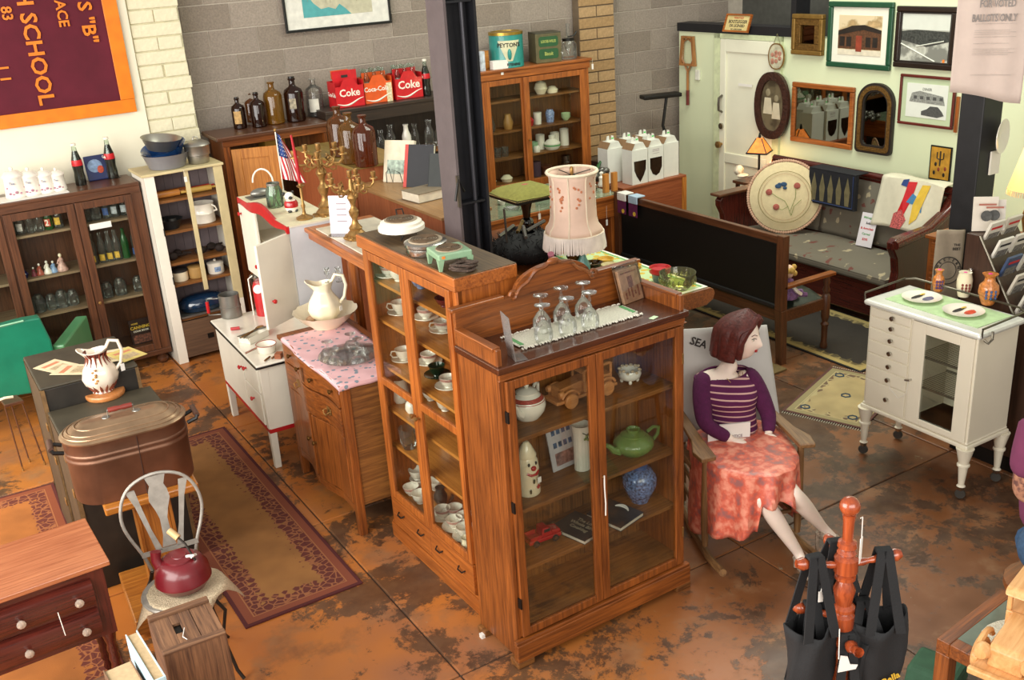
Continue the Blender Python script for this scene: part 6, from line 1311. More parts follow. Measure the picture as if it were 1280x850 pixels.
# things on the sofa
P=Vector((6.62,6.28,0.765));dv=(CP-P);dv.z=0;az=math.atan2(dv.y,dv.x)+PI/2
t=thing('round_pillow','round cream cushion embroidered with flowers and a butterfly, propped on the sofa','cushion',P,az)
TI=Matrix.Rotation(-0.12,4,'X');CRC=mat('cream_cotton','#d6c59c',0.9,var=0.06,scale=30,bump=0.1)
def dsc(z_):return MB(TI@Matrix.Rotation(PI/2,4,'X')).lathe([(0.001,0.045),(0.12,0.042),(0.22,0.028),(0.30,0.006),(0.302,0),(0.30,-0.006),(0.2,-0.03),(0.001,-0.045)],40)
dsc(0).build('cushion',CRC,t,True)
c=MB(TI)
for k in range(96):a=k/96*2*PI;c.ell((0.315*math.cos(a),0,0.315*math.sin(a)),0.013,0.008,0.013,6,4)
c.build('lace_trim',mat('beige_pink_lace','#c9a288',0.9,var=0.2,scale=60),t)['kind']='stuff'
yq=lambda r:-0.047+0.15*max(0,r-0.12)**1.2*0.9
def circ(r,th_,m,nm):MB(TI).tube([(r*math.cos(k*PI/30),yq(r),r*math.sin(k*PI/30))for k in range(60)],th_,5,True).build(nm,m,t,True)
circ(0.225,0.0022,mat('olive_thread','#7a6a34',0.9),'stitched_ring');circ(0.20,0.0015,mat('pale_thread','#b08a6a',0.9),'stitched_ring')
RO=mat('dusty_rose','#a0564a',0.9,var=0.3,scale=80)
for x,z in((-0.135,0.045),(0.10,0.10),(-0.07,-0.085)):MB(TI).ell((x,yq(math.hypot(x,z))-0.002,z),0.028,0.006,0.028,10,6).build('embroidered_flower',RO,t,True)
MB(TI).tube([(0.06,-0.052,-0.16),(0.03,-0.052,-0.08),(0.0,-0.05,-0.03),(-0.06,-0.05,0.0),(-0.11,-0.048,0.035)],0.002,4).tube([(0.06,-0.052,-0.16),(0.08,-0.05,-0.08),(0.14,-0.05,-0.02)],0.002,4).tube([(0.03,-0.052,-0.08),(-0.02,-0.052,-0.11),(-0.06,-0.05,-0.09)],0.002,4).tube([(0.05,-0.052,-0.12),(0.09,-0.052,0.0),(0.09,-0.05,0.08)],0.002,4).build('embroidered_stems',mat('green_thread','#7a8a4a',0.9),t)['kind']='stuff'
BF=mat('butterfly_blue','#2c4a6a',0.8);
for a,rr in((0.9,0.045),(2.2,0.03),(-0.3,0.03),(2.9,0.045)):MB(TI).ell((-0.03+0.03*math.cos(a),-0.052,0.09+0.03*math.sin(a)),rr*0.6,0.004,rr*0.45,10,6).build('butterfly_wing',BF,t,True)
t=thing('paper_sign','white handwritten paper sign leaning against the sofa back','sign',(6.76,5.52,0.445),RZX+0.1)
TT=Matrix.Rotation(-0.28,4,'X');MB(TT).box(-0.075,0.075,0,0.002,0,0.28).build('sheet',mat('bright_card','#efeaf0',0.5,var=0.0),t)
for k,(wd,m)in enumerate((('Mahogany',GE),('Sofa',INK),('& Armchair',REDL),('Carved',GE),('$295',REDL))):text(wd,0.026,m,t,TT@fr((0,-0.0008,0.24-k*0.045),(1,0,0),(0,0,1)),'written_line')
# tea towel with dancer over the sofa back
t=thing('painted_towel','cream cotton towel with a red, yellow and blue figure draped over the sofa back','towel',(6.935,5.50,0),RZX)
def tw(u,v):
 x=0.60*u;s_=v*0.52
 if s_<0.40:return(x+0.02*v,-0.045-0.085*(0.40-s_)/0.4+0.012*math.sin(u*8+v*3),0.63+s_+0.02*math.sin(u*3))
 return(x+0.02,-0.045+(s_-0.40),1.035+0.006*math.sin(u*9))
MB().grid(tw,24,20).build('cotton',mat('natural_cotton','#d0cab4',0.9,var=0.05,bump=0.1),t,True,solid=0.003,fix=False)
def onT(pts,m,nm):
 c=MB();q=[Vector(tw(u,v))+Vector((0,-0.006,0))for u,v in pts];n=len(q);c.add(q,[tuple(range(n))]);c.build(nm,m,t,solid=0.001,fix=False)
onT([(0.36,0.1),(0.44,0.45),(0.46,0.72),(0.58,0.73),(0.56,0.45),(0.5,0.2)],REDL,'printed_red_cape');onT([(0.62,0.1),(0.6,0.4),(0.66,0.7),(0.78,0.72),(0.74,0.5),(0.7,0.2)],YEL,'printed_yellow_sash')
onT([(0.5,0.42),(0.56,0.56),(0.72,0.46),(0.74,0.30),(0.6,0.40)],mat('print_blue','#3c7aa8',0.8),'printed_blue_sash');onT([(0.32,0.0),(0.34,0.22),(0.46,0.3),(0.56,0.16),(0.5,0.0)],mat('red_white_check','#b85a58',0.8,var=0.8,scale=120),'printed_checked_skirt');onT([(0.36,0.66),(0.38,0.74),(0.46,0.76),(0.45,0.64)],BS_,'printed_head')
tag(MB().box(0,0.50,-0.16,-0.12,0,0.30).box(0,0.50,-0.16,0.0,0.298,0.306).build('dark_tapestry',mat('navy_tapestry','#14151c',0.9,var=0.3,scale=30)),'navy and gold woven throw over the sofa back behind the round cushion','throw',(6.92,6.14,0.72),RZX)
tp=COL.objects['dark_tapestry']
for k in range(5):MB().prism([(0.04+k*0.09,0.03),(0.03+k*0.09,0.15),(0.06+k*0.09,0.27),(0.09+k*0.09,0.15),(0.08+k*0.09,0.03)],-0.162,-0.16,'y').build('woven_leaf',mat('gold_weave','#6b6244',0.9,var=0.2),tp)
MB().tube([(0.02,-0.163,0.02),(0.48,-0.163,0.02),(0.48,-0.163,0.29)],0.006,5).build('blue_stripe',mat('royal_blue','#1e2c50',0.9),tp)
# small stained glass lamp behind the sofa arm
P=Vector((6.95,6.93,0));t=thing('stained_glass_lamp','small lit table lamp with a pyramid stained glass shade by the door','lamp',P)
SG=mat('lit_amber_glass','#a85a24',0.4,var=0.9,scale=26,emis='#ff8a30',es=0.9)
sh_=MB();sh_.tbox((0,0),(0.19,0.19),1.02,(0,0),(0.05,0.05),1.15);so=sh_.build('shade',SG,t,smooth=False);so.rotation_euler=(0,0,0.5)
c=MB()
for a,b in((-1,-1),(1,-1),(1,1),(-1,1)):c.tube([(a*0.095,b*0.095,1.02),(a*0.025,b*0.025,1.15)],0.005,5).tube([(a*0.095,b*0.095,1.02),(a*0.095,-b*0.095,1.02)],0.008,5).tube([(a*0.095,b*0.095,1.02),(-a*0.095,b*0.095,1.02)],0.008,5)
c.build('lead_ribs',BLACKM,so);MB().lathe([(0.01,0.75),(0.012,1.17),(0.005,1.2)],8).build('stem',BLACKM,t,True);MB().lathe([(0.001,0.745),(0.08,0.745),(0.07,0.76),(0.01,0.775)],16).build('base',BLACKM,t,True)
st_=tag(MB().box(-0.17,0.17,-0.15,0.15,0.72,0.745).box(-0.15,-0.12,-0.13,-0.10,0,0.72).box(0.12,0.15,-0.13,-0.10,0,0.72).box(-0.15,-0.12,0.10,0.13,0,0.72).box(0.12,0.15,0.10,0.13,0,0.72).build('lamp_table',WAL('z')),'small dark table under the lit stained glass lamp','table',(6.98,6.98,0))
ll=bpy.data.lights.new('lamp_bulb','POINT');ll.energy=3;ll.color=(1,0.6,0.25);ll.shadow_soft_size=0.04;lo=bpy.data.objects.new('lamp_bulb',ll);COL.objects.link(lo);lo.location=(6.95,6.93,0.98)
tag(MB().ell((0,0,0.02),0.06,0.05,0.02).ell((0.04,0.09,0.05),0.05,0.045,0.05).build('shell_ornament',mat('shell_white','#d6cdb8',0.4,var=0.3,scale=30),None,True),'white china dish and a brown shell on the far arm of the sofa','ornament',at(928,222,0.778))
# === black leather bench
LEA=mat('black_leather','#0f100f',0.42,var=0.1,scale=60,bump=0.15,bscale=200);LEAG=mat('green_black_leather','#19221c',0.3,var=0.1,coat=0.3)
bn2=thing('leather_bench','long black leather settee with oak frame, its back to the viewer','settee',(5.20,4.90,0),PI/2)
L_=1.93
for x in(0,L_-0.06):MB().tbox((x+0.03,-0.02),(0.055,0.055),0,(x+0.03,0.0),(0.07,0.06),0.42).box(x,x+0.065,-0.03,0.03,0.42,0.975).build('back_post',WAL('z'),bn2,bevel=0.003)
B(0.065,L_-0.06,-0.02,0.02,0.91,0.965).build('top_rail',WAL('x'),bn2,bevel=0.004);B(0.065,L_-0.06,-0.02,0.015,0.33,0.42).build('lower_rail',WAL('x'),bn2,bevel=0.004)
B(0.065,L_-0.06,-0.03,0.008,0.42,0.91).build('leather_back',LEA,bn2,bevel=0.01);MB().cyl((0.07,0.006,0.435),(L_-0.07,0.006,0.435),0.022,8).build('leather_roll',LEA,bn2,True)
def sc_(u,v):e=min(u,1-u,v,1-v);return(0.05+(L_-0.10)*u,-0.03-0.45*v,0.40+0.06*min(1,e*10)**0.6)
MB().grid(sc_,30,12).build('leather_seat',LEAG,bn2,True,fix=False);MB().box(0.03,L_-0.03,-0.49,-0.46,0.32,0.405).box(0.02,0.045,-0.46,-0.03,0.32,0.405).box(L_-0.045,L_-0.02,-0.46,-0.03,0.32,0.405).build('seat_rail',WAL('x'),bn2,bevel=0.003)
for x in(0.03,L_-0.03):
 MB().lathe([(0.022,0),(0.03,0.03),(0.022,0.06),(0.024,0.18),(0.032,0.20),(0.02,0.22),(0.032,0.26),(0.032,0.42),(0.02,0.44),(0.03,0.47),(0.018,0.50),(0.028,0.53),(0.02,0.56),(0.024,0.575)],12,(x,-0.465,0)).build('front_leg',WAL('z'),bn2,True)
 B(x-0.03,x+0.03,-0.53,0.0,0.575,0.60).build('armrest',OAK('y'),bn2,bevel=0.006)
t=thing('rag_doll','blond rag doll in a violet dress sitting on the black settee','doll',(5.36,5.02,0.455),1.2)
MB().lathe([(0.07,0),(0.08,0.03),(0.05,0.10),(0.035,0.14),(0.02,0.15)],14).build('dress',mat('violet_dress','#7c5a86',0.9,var=0.5,scale=40),t,True)
MB().ell((0,0,0.20),0.045,0.042,0.05).build('head',mat('doll_skin','#d8b49a',0.7),t,True);c=MB()
for k in range(16):c.ell((0.045*math.cos(k*.8),0.042*math.sin(k*.8),0.21+0.02*math.sin(k*2.3)),0.02,0.02,0.022,6,5)
c.build('blond_hair',mat('straw_hair','#b8954c',0.9),t,True)
for s in(-1,1):MB().tube([(s*0.04,0,0.12),(s*0.08,-0.03,0.07),(s*0.07,-0.07,0.04)],0.014,6).build('arm',CERAM,t,True);MB().tube([(s*0.03,-0.05,0.03),(s*0.04,-0.13,0.02)],0.018,6).build('leg',mat('violet_dress','#7c5a86',0.9),t,True)
for k,y in enumerate((6.71,6.56)):
 t=thing('card_socks',['pair of white socks on a purple card hanging at the settee corner','pair of pale blue socks on a purple card hanging next to white ones'][k],'socks',(5.20,y,0.80),RZX)
 B(-0.055,0.055,-0.045,-0.04,0.01,0.12).build('purple_card',mat('purple_card','#5a1c48',0.6,var=0.15),t);MB().box(-0.055,0.055,-0.05,-0.035,0.12,0.175).box(-0.055,0.055,-0.05,0.045,0.172,0.185).build('sock',mat(['white_sock','pale_blue_sock'][k],['#d8d4cc','#9fb4c4'][k],0.9),t,bevel=0.005)
 MB().lathe([(0.001,0),(0.018,0),(0.018,0.002),(0.001,0.002)],12).build('yellow_seal',YEL,t).matrix_local=Matrix.Translation((0.02,-0.045,0.035))@Matrix.Rotation(PI/2,4,'X')
# rugs
def rug_mat(name,hw,hl,field,border,dark,light,bw=0.2,sc_=14):
 m,nt,b=nodes(name);L=nt.links.new;N=nt.nodes.new
 tc=N('ShaderNodeTexCoord');s=N('ShaderNodeSeparateXYZ');L(tc.outputs['Object'],s.inputs[0])
 def M(op,a,b2=None,clamp=False):
  n=N('ShaderNodeMath');n.operation=op;n.use_clamp=clamp
  for i,x in enumerate((a,b2)):
   if x is None:continue
   if isinstance(x,(int,float)):n.inputs[i].default_value=x
   else:L(x,n.inputs[i])
  return n.outputs[0]
 dx=M('SUBTRACT',hw,M('ABSOLUTE',s.outputs[0]));dy=M('SUBTRACT',hl,M('ABSOLUTE',s.outputs[1]));d_=M('MINIMUM',dx,dy)
 vo=N('ShaderNodeTexVoronoi');vo.inputs['Scale'].default_value=sc_;vo.feature='DISTANCE_TO_EDGE';L(tc.outputs['Object'],vo.inputs['Vector'])
 vo2=N('ShaderNodeTexVoronoi');vo2.inputs['Scale'].default_value=sc_*0.8;vo2.distance='MANHATTAN';vo2.inputs['Randomness'].default_value=0.25;L(tc.outputs['Object'],vo2.inputs['Vector'])
 dj=M('ADD',d_,M('MULTIPLY',M('SUBTRACT',vo2.outputs['Distance'],0.45),0.09))
 rp=N('ShaderNodeValToRGB');rp.color_ramp.interpolation='CONSTANT';e=rp.color_ramp.elements
 st=[(0.0,dark),(0.018/0.5,border),(0.06/0.5,light),(0.066/0.5,border),(0.10/0.5,dark),(0.105/0.5,border)]
 while len(e)<len(st):e.new(0.5)
 for k,(p_,c_)in enumerate(st):e[k].position=p_;e[k].color=srgb(c_)
 L(M('MULTIPLY',d_,2.0),rp.inputs[0])
 edge=N('ShaderNodeValToRGB');edge.color_ramp.elements[0].position=bw*2-0.01;edge.color_ramp.elements[1].position=bw*2+0.01;L(M('MULTIPLY',dj,2.0),edge.inputs[0])
 le=N('ShaderNodeValToRGB');le.color_ramp.elements[0].position=0.04;le.color_ramp.elements[1].position=0.10;le.color_ramp.elements[0].color=srgb(light);le.color_ramp.elements[1].color=srgb(dark);L(vo.outputs['Distance'],le.inputs[0])
 inb=M('GREATER_THAN',d_,0.07)
 x1=N('ShaderNodeMix');x1.data_type='RGBA';L(M('MULTIPLY',inb,0.75),x1.inputs[0]);L(rp.outputs[0],x1.inputs[6]);L(le.outputs[0],x1.inputs[7])
 nz=N('ShaderNodeTexNoise');nz.inputs['Scale'].default_value=5;L(tc.outputs['Object'],nz.inputs['Vector']);fd=N('ShaderNodeValToRGB');c_=srgb(field);fd.color_ramp.elements[0].color=tuple([q*0.86 for q in c_[:3]]+[1]);fd.color_ramp.elements[1].color=tuple([min(1,q*1.12)for q in c_[:3]]+[1]);fd.color_ramp.elements[0].position=.35;fd.color_ramp.elements[1].position=.65;L(nz.outputs['Fac'],fd.inputs[0])
 x2=N('ShaderNodeMix');x2.data_type='RGBA';L(edge.outputs[0],x2.inputs[0]);L(x1.outputs[2],x2.inputs[6]);L(fd.outputs[0],x2.inputs[7]);L(x2.outputs[2],b.inputs['Base Color']);b.inputs['Roughness'].default_value=0.95
 n3=N('ShaderNodeTexNoise');n3.inputs['Scale'].default_value=220;L(tc.outputs['Object'],n3.inputs['Vector']);bp=N('ShaderNodeBump');bp.inputs['Strength'].default_value=0.3;bp.inputs['Distance'].default_value=0.004;L(n3.outputs['Fac'],bp.inputs['Height']);L(bp.outputs[0],b.inputs['Normal'])
 return m
RUG1=rug_mat('runner_rug',0.31,1.15,'#8f6232','#7a3f28','#4c1a1a','#96623c',0.17,24)
r1=tag(B(-0.31,0.31,-1.15,1.15,0,0.009).build('runner_rug',RUG1,bevel=0.002),'long tan runner rug with a dark red leaf border in the left aisle','rug',(1.252,5.41,0.0),0.0)
RUG2=rug_mat('left_rug',1.15,1.3,'#a8642a','#8a4526','#5a221c','#a8683c',0.17,24)
tag(B(-1.15,1.15,-1.3,1.3,0,0.009).build('large_rug',RUG2,bevel=0.002),'large orange tan rug with dark red border at the left edge','rug',(-0.745,5.19,0.0),-0.02)
RUG3=rug_mat('cream_rug',0.27,0.42,'#a8966c','#8f8460','#5a3a34','#b5a67c',0.10,12)
P_=(5.13,4.25,0.0);t=tag(B(-0.27,0.27,-0.42,0.42,0,0.008).build('small_cream_rug',RUG3),'small cream patterned rug on the floor in front of the settee','rug',P_,-1.22)
for q in((-0.16,0.30),(0.16,-0.30),(0.16,0.30),(-0.16,-0.30),(0,0)):MB().tube([(q[0]+0.03*math.cos(k),q[1]+0.03*math.sin(k),0.0085)for k in range(7)],0.006,4,True).build('woven_medallion',mat('slate_blue_wool','#34485a',0.9),t)
c=MB()
for k in range(34):
 for s in(-1,1):c.tube([(-0.26+k*0.0158,s*0.42,0.003),(-0.26+k*0.0158,s*0.445,0.001)],0.003,3)
c.build('fringe',CRO,t)['kind']='stuff'
RUG4=rug_mat('dark_floral_rug',1.1,0.42,'#2c2620','#a8945c','#1c1a1c','#8a7a50',0.13,11)
t=tag(B(-1.1,1.1,-0.42,0.42,0,0.008).build('dark_floral_rug',RUG4),'dark floral rug with a gold border on the floor in front of the sofa','rug',(5.93,5.55,0.0),PI/2)
tag(B(-0.62,0.62,-1.05,1.05,0,0.016).build('khaki_carpet',mat('khaki_carpet','#6e5c38',0.95,var=0.1,bump=0.2),None,bevel=0.004),'khaki brown carpet lying flat between the high table and the black settee','carpet',(4.52,5.85,0.0),0.02)
tag(B(-0.25,0.25,-0.35,0.35,0,0.01).build('green_mat',RUG4),'green and black patterned mat on the floor beside the khaki carpet','mat',(3.62,5.2,0.0),0.05)
# === white enamel medical cabinet
mc=thing('medical_cabinet','white enamelled cabinet on casters with seven small drawers and a glass door','cabinet',(4.575,3.66,0),RZX-0.012)
w,d=0.70,0.34;CW=mat('cream_enamel','#e4dcc6',0.3,var=0.03,scale=4,coat=0.3)
B(0,0.30,0.0,d,0.335,0.95).build('drawer_case',CW,mc,bevel=0.006)
MB().box(w-0.02,w,0,d,0.335,0.95).box(0.30,w-0.02,d-0.015,d,0.335,0.95).box(0.30,w-0.02,0,d-0.015,0.335,0.35).build('body',CW,mc,bevel=0.004)
MB().box(-0.012,w+0.012,-0.014,d+0.01,0.31,0.335).box(-0.004,w+0.004,-0.006,d+0.004,0.335,0.35).build('base_moulding',CW,mc,bevel=0.008)
B(-0.025,w+0.025,-0.03,d+0.02,0.955,0.988).build('top',mat('white_marble_top','#d6d6cc',0.25,var=0.06,coat=0.4),mc,bevel=0.014)
dz=[0.345,0.505,0.59,0.67,0.75,0.825,0.895,0.948]
for k in range(7):
 f_=B(0.015,0.288,-0.008,0.002,dz[k]+0.003,dz[k+1]-0.003).build('drawer',CW,mc,bevel=0.003)
 knob(f_,0.175,(dz[k]+dz[k+1])/2,STEEL,-0.008)
gdoor(mc,0.305,w-0.012,0.345,0.948,0.085,CW,y=-0.012,th=0.012,rail=(0.06,0.035))
hd_=MB().tube([(0.325,-0.012,0.60),(0.325,-0.03,0.60),(0.30,-0.035,0.595)],0.006,6).build('door_latch',STEEL,mc,True)
MB().tube([(0.315,-0.02,0.60),(0.30,-0.015,0.50),(0.25,-0.014,0.46),(0.19,-0.015,0.50),(0.175,-0.02,0.56)],0.0016,4).build('string',PAPER,mc)
WIR=mat('wire_shelf','#8f8a7c',0.35,0.8)
for z in(0.56,0.74):
 c=MB();c.box(0.31,w-0.03,0.02,0.028,z-0.006,z+0.006).box(0.31,w-0.03,d-0.03,d-0.022,z-0.006,z+0.006)
 for k in range(22):x=0.32+k*0.0162;c.tube([(x,0.02,z),(x,d-0.025,z)],0.0022,4)
 c.build('wire_shelf',WIR,mc)['kind']='stuff'
for x,y in((0.015,0.01),(w-0.015,0.01),(0.015,d-0.02),(w-0.015,d-0.02)):
 lg=MB().lathe([(0.018,0.075),(0.024,0.08),(0.016,0.09),(0.026,0.20),(0.034,0.205),(0.034,0.215),(0.026,0.22),(0.042,0.29),(0.048,0.312)],14,(x,y,0)).build('leg',CW,mc,True)
 MB().lathe([(0.001,-0.009),(0.026,-0.009),(0.029,0),(0.026,0.009),(0.001,0.009)],16).build('caster',mat('rubber_wheel','#3c3832',0.6),lg,True).matrix_local=Matrix.Translation((x,y,0.030))@Matrix.Rotation(PI/2,4,'X')@Matrix.Rotation(0.6,4,'Y');MB().box(x-0.012,x+0.012,y-0.014,y+0.014,0.055,0.078).build('caster_fork',STEEL,lg)
RAIL=mat('worn_nickel','#6c665a',0.3,0.9)
MB().tube([(-0.022,-0.02,0.985),(-0.03,-0.015,1.02),(-0.03,d-0.02,1.03),(0.02,d+0.015,1.035),(w-0.02,d+0.015,1.035),(w+0.03,d-0.02,1.03),(w+0.03,-0.02,1.02),(w+0.022,-0.01,0.97)],0.006,8).build('guard_rail',RAIL,mc,True)
MB().tube([(w+0.03,0.0,0.955),(w+0.05,0.01,0.94),(w+0.055,0.03,0.96),(w+0.05,0.035,1.0)],0.007,6).build('rail_hook',RAIL,mc,True)
tag(MB().box(-0.30,0.30,-0.14,0.14,0,0.003).build('green_cloth',mat('pale_green_cloth','#b4cf9c',0.85,var=0.12,scale=20),None),'pale green embroidered cloth on top of the white enamelled cabinet','cloth',(4.76,3.30,0.9885),RZX-0.03)
def plate(label,P,m2):
 t=thing('painted_plate',label,'plate',P)
 MB().lathe([(0.06,0),(0.062,0.004),(0.105,0.014),(0.108,0.018),(0.06,0.007),(0.001,0.006)],32).build('plate',CERAM,t,True)
 MB().lathe([(0.001,0.0072),(0.03,0.0072),(0.03,0.008),(0.001,0.008)],16,(0.02,-0.03,0),1.5,0.8).build('painted_dress',m2,t,True);MB().ell((0.0,0.03,0.0095),0.05,0.014,0.0015,12,6).build('painted_hair',INK,t,True)
 MB().ell((0.045,0.03,0.0125),0.022,0.008,0.0015,10,6).build('painted_comb',YEL,t,True);return t
plate('white plate painted with a lady in blue grey, farther of two on the cabinet',at(1152,374,0.992),mat('plum_paint','#5c5878',0.4,var=0.5,scale=60));plate('white plate painted with a lady in red, nearer of two on the cabinet',at(1204,391,0.992),mat('orange_paint','#c8472c',0.4,var=0.4,scale=60))
def orn_vase(label,P,prof,m,m2):
 t=thing('painted_vase',label,'vase',P);MB().lathe(prof,20).build('body',m,t,True)
 c=MB()
 mr=max(r for r,z in prof);zz=[z for r,z in prof if r==mr][0]
 for k in range(9):a=-2.3+(k%3-1)*0.45;c.ell(((mr*0.99)*math.cos(a),(mr*0.99)*math.sin(a),zz-0.02+0.018*(k//3)),0.007,0.007,0.009,6,4)
 c.build('painted_flowers',m2,t,True)
 MB().ell((-prof[-1][0]*.2,0,prof[-1][1]),0.012,0.012,0.003,8,4).build('pink_sticker',mat('hot_pink_dot','#e02a8a',0.5),t,True)
SAT=mat('satsuma_orange','#c47a3c',0.25,var=0.45,scale=70,coat=0.4)
orn_vase('small orange painted vase at the left rear of the enamelled cabinet',at(1172,364,0.992),[(0.022,0),(0.026,0.006),(0.034,0.05),(0.03,0.085),(0.018,0.10),(0.017,0.115),(0.026,0.13),(0.001,0.13)],SAT,mat('purple_paint','#5a3a6a',0.4))
orn_vase('white cylindrical vase with brown flowers, middle of three on the cabinet',at(1204,370,0.992),[(0.03,0),(0.033,0.01),(0.042,0.06),(0.042,0.10),(0.034,0.135),(0.036,0.142),(0.001,0.14)],IVORY,mat('brown_red_paint','#8a3c30',0.4))
orn_vase('large orange patterned vase with a white neck, right of three on the cabinet',at(1234,380,0.992),[(0.03,0),(0.035,0.008),(0.055,0.07),(0.05,0.11),(0.028,0.135),(0.026,0.155),(0.042,0.175),(0.001,0.175)],SAT,mat('blue_paint','#3c5a8a',0.4))
# === column, cloth, plate, brochure rack behind the cabinet
cR=struct(B(0,0.18,0,0.155,0,4.2).build('column_2',mat('black_paint','#17171a',0.5,var=0.3,scale=12),bevel=0.006));cR.location=(5.40,3.63,0)
t=thing('ballot_cloth','large off-white printed canvas hanging on the black column','cloth',(5.262,3.765,2.02),-1.0)
def bc2(u,v):return(0.38*u+0.012*(1-v)*math.sin(u*4),0.012*math.sin(u*14+1)*(0.4+v)-0.01-0.02*math.sin(v*3),0.03*math.cos(u*3.1)+1.1*v)
MB().grid(bc2,30,20).build('canvas',mat('off_white_canvas','#cfbdb2',0.85,var=0.03,bump=0.1),t,True,solid=0.003,fix=False)
GRT=mat('faded_grey_ink','#8f8884',0.8)
text('FOR VOTED',0.055,GRT,t,fr((0.205,-0.045,0.51),(1,0,0),(0,0,1)),'lettering',font_scale_x=0.6);text('BALLOTS ONLY',0.055,GRT,t,fr((0.195,-0.045,0.435),(1,0,0),(0,0,1)),'lettering',font_scale_x=0.58)
for k,z in enumerate((0.405,0.37,0.36,0.35,0.335,0.30,0.27,0.26,0.25,0.24,0.13)):B(0.10,0.31-0.03*(k%2),-0.044,-0.0425,z,z+0.002).build('printed_line',mat('paler_ink','#b8aca4',0.8),t)
t=thing('hanging_plate','white plate hanging on the side of the black column','plate',(5.53,3.60,1.78),0.25);MB().lathe([(0.001,0.0),(0.05,0.0),(0.10,-0.018),(0.10,-0.022),(0.001,-0.006)],28).build('plate',CERAM,t,True).matrix_local=Matrix.Rotation(PI/2,4,'X')@Matrix.Rotation(PI,4,'X')
tag(B(0,0.09,-0.012,0,0,0.14).build('white_switch_box',WHITE,bevel=0.003),'white switch box on the side of the black column under the plate','switch',(5.50,3.628,1.55))
rk=thing('brochure_rack','tall dark wood-grain rack with sloping front full of brochures, behind the enamelled cabinet','rack',(5.02,3.40,0),RZX)
VIN=lambda ax='z':wood('woodgrain_laminate','#2e1c14','#4a3022',axis=ax,rough=0.4,coat=0.1)
MB().box(0,0.78,0,0.34,0.10,0.93).prism([(0,0.93),(0.0,1.34),(0.08,1.34),(0.34,0.93)],0,0.34,'y').build('body',VIN('z'),rk,bevel=0.003)
MB().box(0.02,0.76,0.02,0.33,0,0.10).build('black_plinth',BLACKM,rk)
MB().tube([(0.085,-0.003,1.34),(0.345,-0.003,0.93)],0.007,6).build('metal_edge',RAIL,rk)
knob(rk,0.06,1.14,STEEL,0.0)
COLS=['#d8d2c4','#c8c0b0','#e0dcd0','#b83c34','#3a4a6a','#cfc8b6']
k=0
for j in range(5):
 for i in range(2):
  x=0.06+j*0.062;z=1.26-j*0.085;y=0.02+i*0.155
  P=rk.matrix_basis@Vector((x,y,z))if False else Vector((5.02+y,3.40-x,z))
  t=thing('brochure','%s brochure, %s column, %s row of the rack'%(['cream','white','grey','buff','red and white'][j],['left','right'][i],['top','second','third','fourth','bottom'][j]),'brochure',P,0.0)
  TB=Matrix.Rotation(R_(22),4,'X')
  MB(TB).box(0,0.125,-0.014,0,0,0.17).build('paper',mat('brochure_%d'%((j*2+i)%5),COLS[(j*2+i)%5 if(j*2+i)%5!=3 else 0],0.4,var=0.05),t)
  MB(TB).box(0.02,0.115,-0.0152,-0.014,0.04,0.10).build('printed_picture',mat('grey_engraving','#75706a',0.6,var=0.7,scale=70),t);MB(TB).box(0.02,0.115,-0.0152,-0.014,0.125,0.14).build('printed_heading',REDL if j%2==0 else INK,t)
  k+=1
for k,(y,m,lb)in enumerate(((0.02,'#d8cfc0','cream booklet with a portrait standing on top of the rack'),(0.06,'#cfc8bc','white booklet with dancing figures standing on top of the rack'))):
 t=thing('booklet',lb,'booklet',(5.04+y,3.385-0.02*k,1.345-0.0*k),-0.75);MB(Matrix.Rotation(-0.15,4,'X')).box(-0.01,0.12,0,0.012,0,0.19-0.02*k).build('paper',mat('booklet_%d'%k,m,0.5,var=0.05),t,bevel=0.001)
 MB(Matrix.Rotation(-0.15,4,'X')).lathe([(0.001,0),(0.03,0),(0.03,0.001),(0.001,0.001)],14).build('printed_oval',PD,t).matrix_local=Matrix.Translation((0.055,-0.012,0.09))@Matrix.Rotation(PI/2,4,'X');B(0.01,0.1,-0.016,-0.014,0.15-.02*k,0.16-.02*k).build('printed_heading',mat('red_brown_ink','#a86a5a',0.7),t)
t=thing('newspaper_rack','blue and red printed magazines standing to the right of the brochure rack','magazine',(5.45,3.02,1.0),-0.75)
B(0,0.25,0,0.02,0,0.36).build('cover',mat('blue_cover','#24506a',0.4,var=0.3,scale=12),t);B(0,0.25,-0.001,0,0.22,0.28).build('red_band',REDL,t);B(0,0.25,-0.001,0,0.31,0.35).build('white_heading',PAPER,t)
text('COUNTRY',0.03,INK,t,fr((0.11,-0.0015,0.33),(1,0,0),(0,0,1)),'heading');B(0.03,0.2,-0.001,0,0.04,0.18).build('cover_picture',mat('green_field','#4a6a4a',0.5,var=0.6,scale=30),t)
tag(B(0,0.5,0,0.4,0,0.999).build('side_table',VIN('z')),'dark cabinet carrying the magazines right of the brochure rack','cabinet',(5.42,2.62,0))
